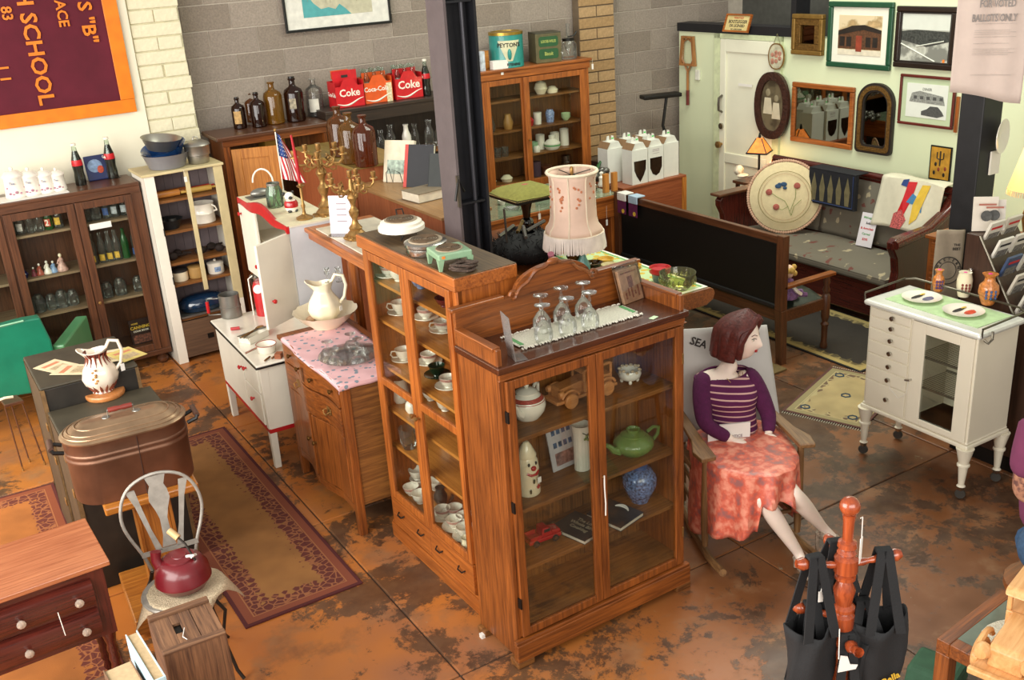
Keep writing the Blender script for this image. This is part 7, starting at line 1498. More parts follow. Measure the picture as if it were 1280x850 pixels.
# grey sack in front of the column with circular print
t=thing('grain_sack','beige cloth sack with a circular printed emblem leaning on the black column','sack',(5.22,3.735,0.80),-0.75)
def sk(u,v):return(0.16*u,0.006*math.sin(u*9+v*4),0.45*v)
MB().grid(sk,10,16).build('sack',mat('beige_sackcloth','#9a8c78',0.9,var=0.08,bump=0.2),t,True,solid=0.01,fix=False)
ME_=mat('black_stencil','#3a3632',0.9)
MB().tube([(0.08+0.075*math.cos(k*PI/12),-0.012,0.20+0.085*math.sin(k*PI/12))for k in range(24)],0.003,4,True).tube([(0.08+0.048*math.cos(k*PI/12),-0.012,0.20+0.055*math.sin(k*PI/12))for k in range(24)],0.002,4,True).build('printed_ring',ME_,t)['kind']='stuff'
for k,ch in enumerate('WESTERN'):a=R_(160-k*24);text(ch,0.022,ME_,t,fr((0.08+0.062*math.cos(a),-0.013,0.20+0.07*math.sin(a)),(math.sin(a),0,-math.cos(a)),(math.cos(a),0,math.sin(a))),'letter')
text('THE',0.02,ME_,t,fr((0.12,-0.012,0.36),(1,0,0),(0,0,1)),'lettering');text('BEST',0.022,ME_,t,fr((0.12,-0.012,0.335),(1,0,0),(0,0,1)),'lettering')
st_=thing('sack_stand','dark box under the beige cloth sack','box',(5.2,3.62,0));B(-0.02,0.16,-0.02,0.14,0,0.795).build('box',VIN('z'),st_)
t=thing('oak_dresser','oak chest of drawers partly hidden between the sofa arm and the column','dresser',(6.1,4.42,0),RZX)
MB().box(-0.0,0.45,0.0,0.5,0.0,0.88).build('body',OAK('z'),t,bevel=0.004);B(-0.02,0.47,-0.02,0.5,0.88,0.905).build('top_board',OAK('x'),t,bevel=0.004);
for k in range(3):f_=B(0.03,0.42,-0.012,0.0,0.1+k*0.26,0.34+k*0.26).build('drawer',OAK('x'),t,bevel=0.004);knob(f_,0.12,0.22+k*0.26,BRASS,-0.012)
# lit lamp at the right edge
t=thing('fringed_lamp','lit table lamp with a pale pleated shade at the right edge','lamp',(6.15,3.73,0.9))
MB().lathe([(0.075,0.72),(0.15,0.44)],20,cap=False).build('shade',mat('lit_cream_shade','#e8c890',0.6,emis='#ffca7a',es=0.9),t,True,solid=0.003)
MB().lathe([(0.09,0),(0.05,0.04),(0.03,0.15),(0.05,0.25),(0.015,0.4),(0.012,0.6)],16).build('base',BRASS,t,True)
c=MB()
for k in range(60):a=k*PI/30;c.cyl((0.15*math.cos(a),0.15*math.sin(a),0.44),(0.152*math.cos(a),0.152*math.sin(a),0.405),0.004,4)
c.build('fringe',mat('cream_fringe','#dcc9a0',0.9),t)['kind']='stuff'
ll=bpy.data.lights.new('right_lamp_bulb','POINT');ll.energy=14;ll.color=(1,0.72,0.38);ll.shadow_soft_size=0.05;lo=bpy.data.objects.new('right_lamp_bulb',ll);COL.objects.link(lo);lo.location=(6.15,3.73,1.30)
t=thing('lamp_stand','dark wooden stand under the fringed lamp at the right edge','stand',(6.18,3.72,0));B(-0.17,0.17,-0.15,0.15,0.87,0.898).build('top_board',WAL('x'),t,bevel=0.004);B(-0.15,0.15,-0.13,0.13,0.0,0.87).build('body',WAL('z'),t)
tag(MB().lathe([(0.24,0),(0.17,0.16),(0.10,0.22),(0.001,0.23)],28).build('brown_hat',mat('brown_felt','#5a4a38',0.9,var=0.1),None,True),'large brown felt hat hanging high at the right edge beside the black column','hat',(7.04,3.97,1.60))
# === tall narrow table with the green runner behind the front cabinet
NZ=1.10
nt_=thing('runner_table','long high oak table with rounded edges carrying a green runner and a lamp','table',(3.0,4.17,0),0)
MB().prism([(0.24,NZ),(0.82,NZ),(0.85,NZ-0.012),(0.862,NZ-0.04),(0.85,NZ-0.075),(0.80,NZ-0.10),(0.24,NZ-0.10)],0,1.95,'y').box(0,0.24,0,1.37,NZ-0.1,NZ).build('top_board',OAK('y'),nt_,bevel=0.004)
for y in(0.25,1.7):MB().box(0.26,0.32,y,y+0.06,0,1.0).box(0.26,0.6,y,y+0.06,0.9,1.0).build('trestle',WAL('z'),nt_);MB().tbox((0.55,y+0.03),(0.06,0.06),0,(0.55,y+0.03),(0.07,0.07),1.0).build('leg',WAL('z'),nt_)
RUNM=cloth_mat('green_yellow_print','#b9cf9a','#c9a93a',17,0.34)
t=thing('green_runner','green and white printed runner lying along the high table','runner',(3.655,4.185,NZ+0.001))
B(-0.17,0.165,0,1.1,0,0.003).build('cotton',RUNM,t);MB().box(0.15,0.165,0,1.1,0.003,0.0036).box(-0.17,-0.155,0,1.1,0.003,0.0036).box(-0.155,0.15,0,0.02,0.003,0.0036).build('white_border',PAPER,t)
for s in(-0.14,0.13):B(s,s+0.012,0.02,1.1,0.003,0.0036).build('green_border',GE,t)
Z=NZ+0.0045
t=pot('glass_bowl','pressed yellow green glass bowl at the near end of the high table','bowl',at(847,361,Z),[(0.06,0),(0.065,0.006),(0.095,0.04),(0.105,0.10),(0.10,0.10),(0.085,0.04),(0.001,0.012)],glass('vaseline_glass','#eeeecb',1.0,0.05),20)
c=MB()
for k in range(20):a=k*PI/10;c.ell((0.1*math.cos(a),0.1*math.sin(a),0.055),0.008,0.008,0.022,6,5)
c.build('cut_pattern',glass('vaseline_glass','#dfe0a8'),t,True)['kind']='stuff'
t=pot('red_candle_glass','grey glass with a bright red rim next to the pressed glass bowl','glass',at(825,352,Z),[(0.035,0),(0.045,0.02),(0.05,0.06),(0.001,0.06)],mat('grey_blue_glass','#5c6c68',0.2,coat=0.3),20)
MB().lathe([(0.05,0.05),(0.062,0.06),(0.064,0.09),(0.058,0.09),(0.05,0.075),(0.001,0.07)],20).build('red_rim',REDP,t,True)
pot('teal_vase','small teal pottery vase beside the lamp on the high table','vase',at(729,340,Z),[(0.03,0),(0.045,0.02),(0.045,0.05),(0.025,0.085),(0.018,0.11),(0.026,0.125),(0.001,0.12)],mat('teal_glaze','#5f9a92',0.3,coat=0.3),18)
t=pot('striped_tumbler','short glass with red and yellow stripes behind the bagged cards','glass',at(762,344,Z),[(0.042,0),(0.05,0.07),(0.046,0.07),(0.001,0.01)],mat('cream_striped_glass','#c9bc8c',0.2),18)
MB().lathe([(0.0495,0.05),(0.0512,0.062)],18,cap=False).build('red_stripe',REDL,t,True)
for k,(px,py,m,r,lab)in enumerate(((742,332,glass('smoke_glass','#8c7a6a'),0.06,'smoky glass ashtray nearest the lamp on the runner'),(757,327,mat('mustard_glaze','#c8982c',0.3),0.055,'mustard ceramic ashtray in the middle of the runner'),(772,333,CLEAR,0.05,'clear glass ashtray beside the striped tumbler'),(792,335,mat('mustard_glaze','#c8982c'),0.05,'yellow dish behind the bagged cards'),(752,340,mat('brown_glass','#3a2412',0.15),0.04,'small dark brown glass dish near the teal vase'))):
 pot('ashtray',lab,'ashtray',at(px,py,Z),[(r*0.8,0),(r,0.022),(r*0.85,0.022),(r*0.6,0.008),(0.001,0.008)],m,18)
# fringed lamp
LP=Vector((3.46,4.98,NZ+0.0045))
t=thing('fringed_table_lamp','pink panelled lampshade with white fringe on a brass base behind the front cabinet','lamp',LP)
LM=mat('dark_antique_brass','#6e5426',0.35,0.8,var=0.4,scale=30)
MB().lathe([(0.06,0),(0.06,0.01),(0.03,0.02),(0.04,0.05),(0.055,0.08),(0.045,0.12),(0.015,0.14),(0.01,0.2),(0.01,0.5)],18).build('base',LM,t,True)
SHM=mat('pink_silk','#d6b8a4',0.75,var=0.10,scale=7,sub=0.0);SHF=mat('orange_rose_print','#c07a56',0.8,var=0.3,scale=60);CORD=mat('ivory_cord','#dccdb4',0.8)
z0=0.235;n=8
prof=[(0.178,z0),(0.170,z0+0.03),(0.147,z0+0.06),(0.138,z0+0.10),(0.134,z0+0.22),(0.137,z0+0.33),(0.150,z0+0.37)]
vs=[];fs=[]
for r,z in prof:
 for i in range(n*4):
  a=2*PI*i/(n*4);q=(i%4)/4;rr=r*(1-0.035*math.sin(PI*q));vs.append((rr*math.cos(a),rr*math.sin(a),z))
N4=n*4
for k in range(len(prof)-1):
 for i in range(N4):fs.append((k*N4+i,k*N4+(i+1)%N4,(k+1)*N4+(i+1)%N4,(k+1)*N4+i))
sh0=MB().add(vs,fs).build('shade',SHM,t,True,solid=0.003,fix=False)
for i in range(n):
 a=2*PI*i/n;MB().tube([(r*1.005*math.cos(a),r*1.005*math.sin(a),z)for r,z in prof],0.0045,6).build('rib_cord',CORD,sh0,True)
def rngt(r,z,th_,m,nm):MB().tube([(r*math.cos(k*PI/20),r*math.sin(k*PI/20),z)for k in range(40)],th_,6,True).build(nm,m,sh0,True)
rngt(0.151,z0+0.37,0.010,CORD,'top_braid');rngt(0.178,z0+0.0,0.006,CORD,'lower_braid')
c=MB();q_=random.Random(5)
for i in range(5):
 pa=2*PI*(i+2.5+0.0)/n
for k in range(70):
 i=q_.randrange(8);a=2*PI*(i+0.5)/n+q_.gauss(0,0.11);z=z0+0.24+q_.gauss(0,0.045);r=0.1335;c.ell((r*math.cos(a),r*math.sin(a),z),0.008,0.008,0.008,5,4)
c.build('rose_print',SHF,sh0,True)['kind']='stuff'
c=MB()
for k in range(150):a=2*PI*k/150;r=0.18;c.cyl((r*math.cos(a),r*math.sin(a),z0+0.003),((r+0.012+0.004*math.sin(k*2.7))*math.cos(a),(r+0.008)*math.sin(a),z0-0.095-0.004*math.sin(k*1.9)),0.0048,4)
c.build('fringe',mat('white_fringe','#e6dcd2',0.9),sh0)['kind']='stuff'
MB().tube([(0.135*math.cos(0),0,z0+0.36),(0,0,z0+0.35),(-0.135,0,z0+0.36)],0.003,4).tube([(0,0.135,z0+0.36),(0,0,z0+0.35),(0,-0.135,z0+0.36)],0.003,4).build('spider',BLACKM,t);MB().lathe([(0.006,z0+0.34),(0.012,z0+0.36),(0.012,z0+0.39),(0.006,z0+0.40)],8).build('finial',BRASS,t,True)
c=MB()
c.tube([(-0.11,0.06,0),(-0.10,0.03,0.10),(-0.13,0.0,0.16)],0.02,8);tag(c.build('pink_cloth_fold',mat('pink_silk_scarf','#b06a7a',0.8),None,True),'folded pink silk scarf standing left of the lamp base','scarf',LP+Vector((-0.1,-0.08,0)))
# black feathery heap with glinting opera tools
q_=random.Random(11);BFM=mat('black_feathers','#080708',0.85,var=0.4,scale=80)
o=thing('black_feather_bag','heap of black beaded and feathered bags between the post and the lamp','bag',(3.33,5.31,NZ+0.001))
MB().grid(lambda u,v:((0.05+0.19*math.sin(PI*v)**.6)*math.cos(2*PI*u)*(1+.1*math.sin(9*u*6.28)),(0.05+0.17*math.sin(PI*v)**.6)*math.sin(2*PI*u),0.005+0.19*v),24,10).build('bag',BFM,o,True,fix=False)
c=MB()
for k in range(520):
 a=q_.uniform(0,2*PI);v=q_.uniform(0.05,1);r=0.06+0.19*math.sin(PI*v)**.6;x,y,z=r*math.cos(a),r*0.9*math.sin(a),0.005+0.19*v
 c.tube([(x,y,z),(x+q_.uniform(-.03,.03),y+q_.uniform(-.03,.03),z+q_.uniform(-.01,.035))],[0.004,0.001],3)
c.build('feathers',BFM,o)['kind']='stuff'
for k,(x,y,a,m)in enumerate(((-0.12,0.05,0.4,PEW),(0.0,0.08,0.8,LM),(0.08,0.02,0.2,PEW),(-0.05,-0.05,1.1,PEW))):MB().tube([(x-.08*math.cos(a),y-.08*math.sin(a),0.20),(x+.08*math.cos(a),y+.08*math.sin(a),0.23)],0.012,6).build('metal_clasp',m,o,True)
MB().tube([(-0.16,-0.02,0.10),(-0.17,-0.02,0.38)],0.007,6).build('grey_rod',PEW,o,True)
# stool
P=Vector((3.66,5.83,NZ+0.001))
t=thing('needlepoint_stool','small stool with green needlepoint seat and black turned pedestal standing behind the heap of bags','stool',P)
def stl(u,v):
 x,y=u*2-1,v*2-1;e=max(abs(x),abs(y));rr=0.20;k=1-0.10*(abs(x*y));return(x*rr*k,y*rr*k,0.305+0.055*(1-e**3))
MB().grid(stl,16,16).build('seat',mat('olive_needlepoint','#7f7c3a',0.95,var=0.15,scale=40,bump=0.25,bscale=220),t,True,fix=False)
MB().box(-0.185,0.185,-0.185,0.185,0.27,0.305).build('frame',BLACKM,t,bevel=0.012)
c=MB()
for k in range(28):
 f=-0.18+k*0.36/27
 for x,y in((f,-0.19),(f,0.19),(-0.19,f),(0.19,f)):c.ell((x,y,0.297),0.005,0.005,0.004,5,4)
c.build('brass_nails',mat('pale_brass','#b8a46c',0.3,0.7),t)['kind']='stuff'
MB().ell((0,0,0.358),0.03,0.022,0.005,8,5).build('embroidered_rose',mat('dusty_rose','#a0564a'),t,True)
MB().lathe([(0.05,0),(0.055,0.02),(0.03,0.04),(0.05,0.08),(0.045,0.11),(0.025,0.13),(0.03,0.18),(0.045,0.24),(0.06,0.27)],16).build('pedestal',mat('ebony_gloss','#0e0c0b',0.15,coat=0.6),t,True)
for k in range(3):a=k*2.09+.3;MB().tube([(0.03*math.cos(a),0.03*math.sin(a),0.06),(0.10*math.cos(a),0.10*math.sin(a),0.05),(0.14*math.cos(a),0.14*math.sin(a),0.012)],0.012,6).build('leg',mat('ebony_gloss','#0e0c0b'),t,True)
tag(MB().box(-0.009,0.009,-0.001,0.001,-0.04,0).tube([(0,0,0),(0,0,0.06)],0.001,3).build('price_tag',PAPER),'white paper tag hanging below the needlepoint stool seat','tag',P+Vector((-0.03,-0.21,0.20)))
# === glass topped counter
kc=thing('glass_counter','long oak counter with a green glass top full of small goods, behind the stool','counter',(3.5,6.86,0),-0.01)
B(0,1.72,0,0.75,0.942,0.95).build('glass_top',mat('green_plate_glass','#7c8a72',0.08,var=0.25,scale=6,coat=0.5),kc)
B(-0.01,1.73,-0.012,0.76,0.912,0.942).build('top_rim',OAKM('x'),kc,bevel=0.003);B(0.0,1.72,0.0,0.02,0.76,0.912).build('front_apron',OAKM('x'),kc);B(1.70,1.72,0.02,0.75,0.76,0.912).build('side_apron',OAKM('y'),kc)
for x in(0.9,1.3):B(x,x+0.005,-0.003,0.0,0.77,0.905).build('drawer_joint',WAL('z'),kc)
for x,y in((0.01,0.01),(1.65,0.01),(0.01,0.69),(1.65,0.69)):B(x,x+0.06,y,y+0.06,0,0.912).build('leg',OAKM('z'),kc,bevel=0.004)
tag(B(-0.5,0.5,-0.02,0.02,0,0.6).build('display_board',mat('dark_blue_grey_board','#26282e',0.7)),'dark blue grey board standing under the glass counter','board',(4.4,7.25,0))
q_=random.Random(2)
goods=[(628,256,'small white china cup on the glass counter left of the stool','cup',CERAM,'u'),(640,262,'flat glass dish on the glass counter behind the rod','dish',CLEAR,'d'),(752,233,'small white china figurine at the right end of the glass counter','figurine',CERAM,'f'),(744,238,'little silver salt shaker nearest the lampshade','shaker',STEEL,'s'),(757,240,'little clear glass shaker at the right of the glass counter','shaker',CLEAR,'s'),(764,238,'second clear glass shaker beside the white figurine','shaker',CLEAR,'s')]
for px,py,lab,cat,m,kd in goods:
 P=at(px,py,0.951)
 pr={'u':[(0.02,0),(0.035,0.04),(0.03,0.04),(0.001,0.01)],'d':[(0.05,0),(0.07,0.015),(0.06,0.015),(0.001,0.006)],'f':[(0.03,0),(0.035,0.02),(0.02,0.05),(0.025,0.08),(0.012,0.095),(0.018,0.12),(0.001,0.135)],'s':[(0.018,0),(0.02,0.04),(0.012,0.055),(0.001,0.06)]}[kd]
 pot({'u':'small_cup','d':'glass_dish','f':'white_figurine','s':'salt_shaker'}[kd],lab,cat,P,pr,m,14)
t=thing('heap_of_silverware','dark heap of silver plated ware at the back of the glass counter','silverware',at(745,226,0.951));t['kind']='stuff'
c=MB()
for k in range(22):c.ell((q_.uniform(-.14,.14),q_.uniform(-.1,.1),0.03+q_.uniform(0,.05)),0.035,0.025,0.03,8,5)
c.build('silver_pieces',PEW,t,True)['kind']='stuff'
tag(MB().box(-0.009,0.009,-0.001,0.001,-0.05,0).tube([(0,0,0),(0,0,0.12)],0.001,3).build('price_tag',PAPER),'white paper tag on a string hanging from the glass counter front','tag',(5.08,6.82,0.75))
t=thing('wicker_basket','brown wicker basket half hidden behind the lampshade by the settee','basket',(4.75,6.1,0.0));c=MB()
for k in range(9):r=0.13+0.006*k;c.tube([(r*math.cos(a*PI/12),r*math.sin(a*PI/12),0.02+k*0.022)for a in range(24)],0.011,5,True)
c.build('woven_body',mat('brown_wicker','#6a4c2a',0.8,var=0.3,scale=60),t,True);MB().tube([(-0.18,0,0.2),(-0.15,0,0.34),(0,0,0.42),(0.15,0,0.34),(0.18,0,0.2)],0.012,6).build('handle',mat('brown_wicker','#6a4c2a'),t,True)
# === glazed oak wall cabinet
lc=thing('glazed_oak_cabinet','oak cabinet with two sliding glass doors and shelves of crockery beside the tan brick pier','cabinet',(4.72,8.17,0),-0.04)
w,d,h=1.16,0.29,1.92
B(0,0.03,0,d,0,h-0.03).build('side_panel',OAKM('z'),lc);B(w-0.03,w,0,d,0,h-0.03).build('side_panel',OAKM('z'),lc);B(0.03,w-0.03,d-0.015,d,0,h-0.03).build('back_panel',OAKD('z'),lc)
B(-0.02,w+0.03,-0.03,d,h-0.025,h).build('top_board',OAKM('x'),lc,bevel=0.005);B(-0.01,w+0.015,-0.015,0.01,h-0.09,h-0.025).build('cornice',OAKM('x'),lc,bevel=0.005)
B(w-0.05,w,-0.005,0.015,0.7,h-0.09).build('stile',OAKM('z'),lc)
for z in(1.63,1.35,1.10):B(0.03,w-0.03,0.03,d-0.016,z-0.018,z).build('shelf',OAKD('x'),lc)
B(0.03,w-0.03,0.01,d-0.015,0.84,0.86).build('bottom_board',OAKD('x'),lc);B(0.0,w,-0.005,0.015,0.0,0.74).build('lower_front',OAKM('x'),lc)
gdoor(lc,0.03,0.47,0.745,h-0.095,0.06,OAKM('z'),y=-0.006,rail=(0.05,0.12));gdoor(lc,0.43,w-0.05,0.745,h-0.095,0.06,OAKM('z'),y=-0.026,rail=(0.05,0.13),knob=(0.46,1.25,BRASS))
LC=lambda x,y,z:Vector((4.72+x*math.cos(.04)+y*math.sin(.04),8.17-x*math.sin(.04)+y*math.cos(.04),z+0.001))
CRK=[(0.60,0.13,1.10,'white mug with a green band',[(0.04,0),(0.04,0.09),(0.036,0.09),(0.001,0.01)],GEN),(0.70,0.18,1.10,'tall white mug at the back',[(0.045,0),(0.045,0.14),(0.04,0.14),(0.001,0.01)],CERAM),(0.86,0.17,1.10,'tall white mug with red line',[(0.045,0),(0.045,0.14),(0.04,0.14),(0.001,0.01)],CERAM),(0.97,0.17,1.10,'tallest white mug',[(0.045,0),(0.045,0.16),(0.04,0.16),(0.001,0.01)],CERAM),(0.52,0.09,1.10,'silver shaker',[(0.02,0),(0.024,0.06),(0.018,0.10),(0.022,0.16),(0.001,0.17)],STEEL),(0.60,0.08,1.10,'small white jug',[(0.03,0),(0.036,0.04),(0.025,0.06),(0.001,0.02)],CERAM)]
for x,y,z,lab,pr,m in CRK:
 o=pot('white_mug',lab+' on the lower shelf behind the right glass door','mug',LC(x,y,z),pr,m,16)
t=pot('covered_dish','white covered dish with a green band behind the right glass door','dish',LC(0.78,0.09,1.10),[(0.06,0),(0.08,0.03),(0.08,0.06),(0.05,0.09),(0.03,0.10),(0.035,0.13),(0.001,0.14)],CERAM,22);MB().lathe([(0.081,0.035),(0.0815,0.05)],22,cap=False).build('green_band',GE,t,True)
for k,(x,y,z,lab,pr,m)in enumerate(((0.70,0.12,1.63,'round white teapot on the top shelf',[(0.04,0),(0.065,0.05),(0.05,0.10),(0.015,0.12),(0.001,0.13)],IVORY),(0.82,0.11,1.63,'smaller cream bowl on the top shelf',[(0.05,0),(0.055,0.03),(0.03,0.06),(0.001,0.065)],IVORY),(0.56,0.12,1.35,'red heart shaped jar',[(0.03,0),(0.045,0.05),(0.02,0.08),(0.001,0.085)],RED),(0.66,0.14,1.35,'white canister with a blue top',[(0.035,0),(0.04,0.11),(0.001,0.11)],CERAM),(0.80,0.14,1.35,'blue and white jar',[(0.035,0),(0.045,0.09),(0.03,0.12),(0.001,0.12)],BLUEW),(0.96,0.11,1.35,'pale green footed cup',[(0.02,0),(0.045,0.03),(0.045,0.07),(0.001,0.03)],mat('jadeite','#a3b88c',0.3)),(0.72,0.13,0.86,'copper coloured pot',[(0.05,0),(0.06,0.08),(0.001,0.1)],mat('dull_copper','#7c4a34',0.35,0.6)),(0.95,0.12,0.86,'stack of bright steel tins',[(0.05,0),(0.055,0.04),(0.05,0.045),(0.055,0.09),(0.05,0.095),(0.05,0.15),(0.001,0.155)],STEEL),(0.60,0.12,0.86,'purple box shaped jar',[(0.05,0),(0.05,0.14),(0.001,0.14)],mat('plum_board','#46303e',0.6)))):
 pot('shelf_crock',lab+' behind the right glass door','crockery',LC(x,y,z),pr,m,18)
for k,(x,z,lab,m)in enumerate(((0.10,0.86,'cream oval telephone shaped dish, lower left door',IVORY),(0.28,0.86,'cream china swan, lower left door',IVORY),(0.12,1.10,'clear glass tumbler group, left one',CLEAR),(0.20,1.10,'clear glass tumbler group, middle one',CLEAR),(0.28,1.10,'clear glass tumbler group, right one',CLEAR),(0.14,1.35,'clear glass jug behind the left door',CLEAR),(0.33,1.35,'tan pottery jug behind the left door',mat('tan_pottery','#a0743c',0.35)))):
 pr=[(0.05,0),(0.06,0.03),(0.03,0.06),(0.001,0.065)]if z<1 else[(0.03,0),(0.035,0.09),(0.032,0.09),(0.001,0.01)]if z<1.2 else[(0.04,0),(0.05,0.06),(0.03,0.12),(0.03,0.14),(0.001,0.13)]
 pot('shelf_glassware',lab,'glassware',LC(x,0.13,z),pr,m,16)
# on its top
t=pot('peanut_tin','large round turquoise tin with gold lid on the glazed oak cabinet','tin',LC(0.36,0.13,1.92),[(0.155,0),(0.157,0.005),(0.155,0.01),(0.155,0.29),(0.001,0.29)],mat('turquoise_tin','#2a8880',0.35,var=0.1,coat=0.2),36)
MB().lathe([(0.158,0.285),(0.158,0.31),(0.13,0.312),(0.13,0.306),(0.001,0.306)],36).build('gold_lid',mat('gold_lid','#a98c3c',0.3,0.7),t,True)
IV=mat('ivory_print','#ccc8a4',0.5)
MB().grid(lambda u,v:(0.1575*math.cos(-1.95+(u-.5)*1.35*(0.25+v*0.75)),0.1575*math.sin(-1.95+(u-.5)*1.35*(0.25+v*.75)),0.06+0.18*v),12,4).build('ivory_fan_label',IV,t,True,fix=False)
wrap_text("PEYTON'S",0.05,INK,t,0.158,0.20,-1.95);wrap_text('SHORTENING',0.032,INK,t,0.158,0.03,-1.9)
MB().ell((0.158*math.cos(-1.95),0.158*math.sin(-1.95),0.12),0.02,0.02,0.05,8,6).build('printed_figure',mat('turquoise_tin','#2a8880'),t,True)
t=thing('biscuit_box','square dark green and brown tin box with green labels on the glazed oak cabinet','tin',LC(0.62,0.04,1.92),-0.25)
MB().box(0,0.25,0,0.21,0,0.26).build('tin',mat('brown_tin','#5c5436',0.5,var=0.2),t,bevel=0.004);MB().box(0.0,0.25,0.0,0.21,0.26,0.27).build('lid',mat('dark_olive_tin','#3a3826',0.5),t,bevel=0.003)
DGL=mat('dark_green_label','#24502c',0.5)
for z,wd in((0.19,'LOOSE-WILES'),(0.08,'Biscuit')):o=MB().prism([(0.03,z-0.03),(0.045,z-0.045),(0.205,z-0.045),(0.22,z-0.03),(0.22,z+0.03),(0.205,z+0.045),(0.045,z+0.045),(0.03,z+0.03)],-0.003,-0.0005,'y').build('green_label',DGL,t);text(wd,0.034 if z>0.1 else 0.045,mat('yellow_green_print','#a8b05c',0.6),t,fr((0.125,-0.0035,z),(1,0,0),(0,0,1)),'lettering',font_scale_x=0.7)
t=pot('glass_churn','clear glass butter churn jar with a black crank on the oak cabinet','churn',LC(1.02,0.11,1.92),[(0.075,0),(0.08,0.01),(0.08,0.13),(0.06,0.16),(0.055,0.17),(0.001,0.01)],CLEAR,20)
MB().lathe([(0.058,0.165),(0.058,0.185),(0.001,0.19)],16).build('black_lid',BLACKM,t,True);MB().tube([(0,0,0.18),(0,0,0.32)],0.016,8).build('gear_tube',CLEAR,t,True);MB().tube([(0,0,0.20),(0.07,0,0.205),(0.10,0,0.24)],0.007,6).build('crank',BLACKM,t,True)
t=thing('small_carton','small white carton lying in front of the turquoise tin','carton',LC(0.14,0.0,1.92),-0.1);B(0,0.19,0,0.07,0,0.075).build('box',PAPER,t,bevel=0.002);B(0.07,0.095,-0.012,-0.011,-0.05,0.0).build('price_tag',PAPER,t)
tag(B(0,0.10,0,0.06,0,0.16).build('wood_block',OAKL('x')),'pale wooden box standing behind the small white carton by the post','box',LC(0.07,0.12,1.92),0)
tag(B(0,0.045,0,0.05,0,0.17).build('blue_packet',mat('blue_white_packet','#b8c0c8',0.5,var=0.5,scale=20)),'tall blue and white packet next to the post on the oak cabinet','packet',LC(0.03,0.02,1.92),0)
tag(MB().box(-0.01,0.01,-0.001,0.001,-0.05,0).tube([(0,0,0),(0,0,0.045)],0.001,3).build('price_tag',PAPER),'white price tag hanging at the top right corner of the oak cabinet','tag',LC(1.2,-0.02,1.86))
# === white gift boxes on a chest
t=thing('low_chest','reddish wooden chest carrying the white gift boxes','chest',(5.62,7.28,0),0.02)
MB().box(0,0.74,0,0.55,0,0.83).build('body',REDW('x'),t,bevel=0.003);B(-0.01,0.75,-0.01,0.56,0.83,0.85).build('top_board',REDW('x'),t,bevel=0.003);B(0.70,0.75,-0.012,0.03,0,0.83).build('corner_post',OAKL('z'),t)
def gift(label,P,rz,window=None,first=None):
 t=thing('gift_box',label,'box',P,rz);GB=mat('white_card_box','#dcdcd2',0.5,var=0.03)
 MB().box(0,0.18,0,0.15,0,0.34).prism([(0,0.34),(0.035,0.40),(0.145,0.40),(0.18,0.34)],0.02,0.13,'y').build('box',GB,t,bevel=0.002)
 MB().prism([(0.04,0.38),(0.055,0.45),(0.075,0.455),(0.08,0.41),(0.10,0.41),(0.105,0.455),(0.125,0.45),(0.14,0.38)],0.07,0.08,'y').build('handle',GB,t)
 MB().prism([(0.0,0.34),(0.0,0.341),(0.035,0.401),(0.036,0.40)],0.0,0.15,'y').build('kraft_edge',mat('kraft','#8a6a4a',0.8),t)
 B(0.10,0.125,0.0685,0.0695,0.42,0.432).build('green_sticker',mat('green_dot','#4fd060',0.5),t)
 if window:
  p_=[(0.02,0.23),(0.16,0.23)]+([(0.155,0.14),(0.13,0.08),(0.09,0.02),(0.05,0.08),(0.025,0.14)]if window==1 else[(0.158,0.13),(0.13,0.07),(0.09,0.05),(0.05,0.07),(0.022,0.13)])
  MB().prism(p_,-0.002,0.0,'y').build('dark_window',mat('dark_wine_window','#2a1c12',0.1,var=0.5,scale=20,coat=0.5),t)
  if window==2:
   for z_ in(0.31,0.30,0.29,0.27):B(0.05,0.13,-0.001,0,z_,z_+0.003).build('printed_line',GP,t)
 return t
for k,(x,y,win,lab)in enumerate(((0.12,0.02,1,'white gift box with a pointed dark window, front row left'),(0.315,0.03,2,'white gift box with a rounded dark window, front row middle'),(0.515,0.05,None,'plain white gift box, front row right'),(0.01,0.24,None,'white gift box, back row left'),(0.20,0.24,None,'white gift box, back row second from left'),(0.39,0.24,None,'white gift box, back row third from left'))):
 gift(lab,Vector((5.62+x,7.28+y,0.851)),0.0,win).scale=(1.0,1.0,0.93)
for k,(px,py)in enumerate(((778,222),(787,221))):tag(B(0,0.05,0,0.03,0,0.16).build('wooden_spatula',OAKL('z')),['upright pale wooden spatula, left of two behind the settee corner','upright pale wooden spatula, right of two behind the settee corner'][k],'spatula',(5.14+0.09*k,6.92,0.951),0)  # these two are plain upright slats of wood
t=thing('black_music_stand','black metal stand with a flat top leaning against the block wall by the door','stand',(6.85,8.12,0),-0.3)
MB().tube([(0.1,0,0),(0.02,0.02,0.9),(-0.04,0.03,1.15),(0.0,0.03,1.42)],0.016,8).build('pole',BLACKM,t,True);B(-0.25,0.16,0.0,0.14,1.42,1.46).build('flat_top',BLACKM,t,bevel=0.01);MB().tube([(0.1,0,0.02),(0.25,0.0,0.01)],0.014,6).tube([(0.1,0,0.02),(0.0,-0.12,0.01)],0.014,6).build('foot',BLACKM,t)
t=thing('small_red_tin','small black tin with a red round emblem beside the glazed oak cabinet','tin',(5.62,7.75,0.0),0);B(0,0.10,0,0.1,0,0.17).build('tin',mat('black_brown_tin','#2a1a14',0.4),t);MB().lathe([(0.001,0),(0.03,0),(0.03,0.002),(0.001,0.002)],16).build('red_emblem',REDL,t).matrix_local=Matrix.Translation((0.05,0,0.085))@Matrix.Rotation(PI/2,4,'X')
t.location=(5.66,7.72,0.851)
c=MB().tube([(0.07*math.cos(k*0.55),0.01*k/10,0.12+0.10*math.sin(k*0.55))for k in range(22)],0.011,6)
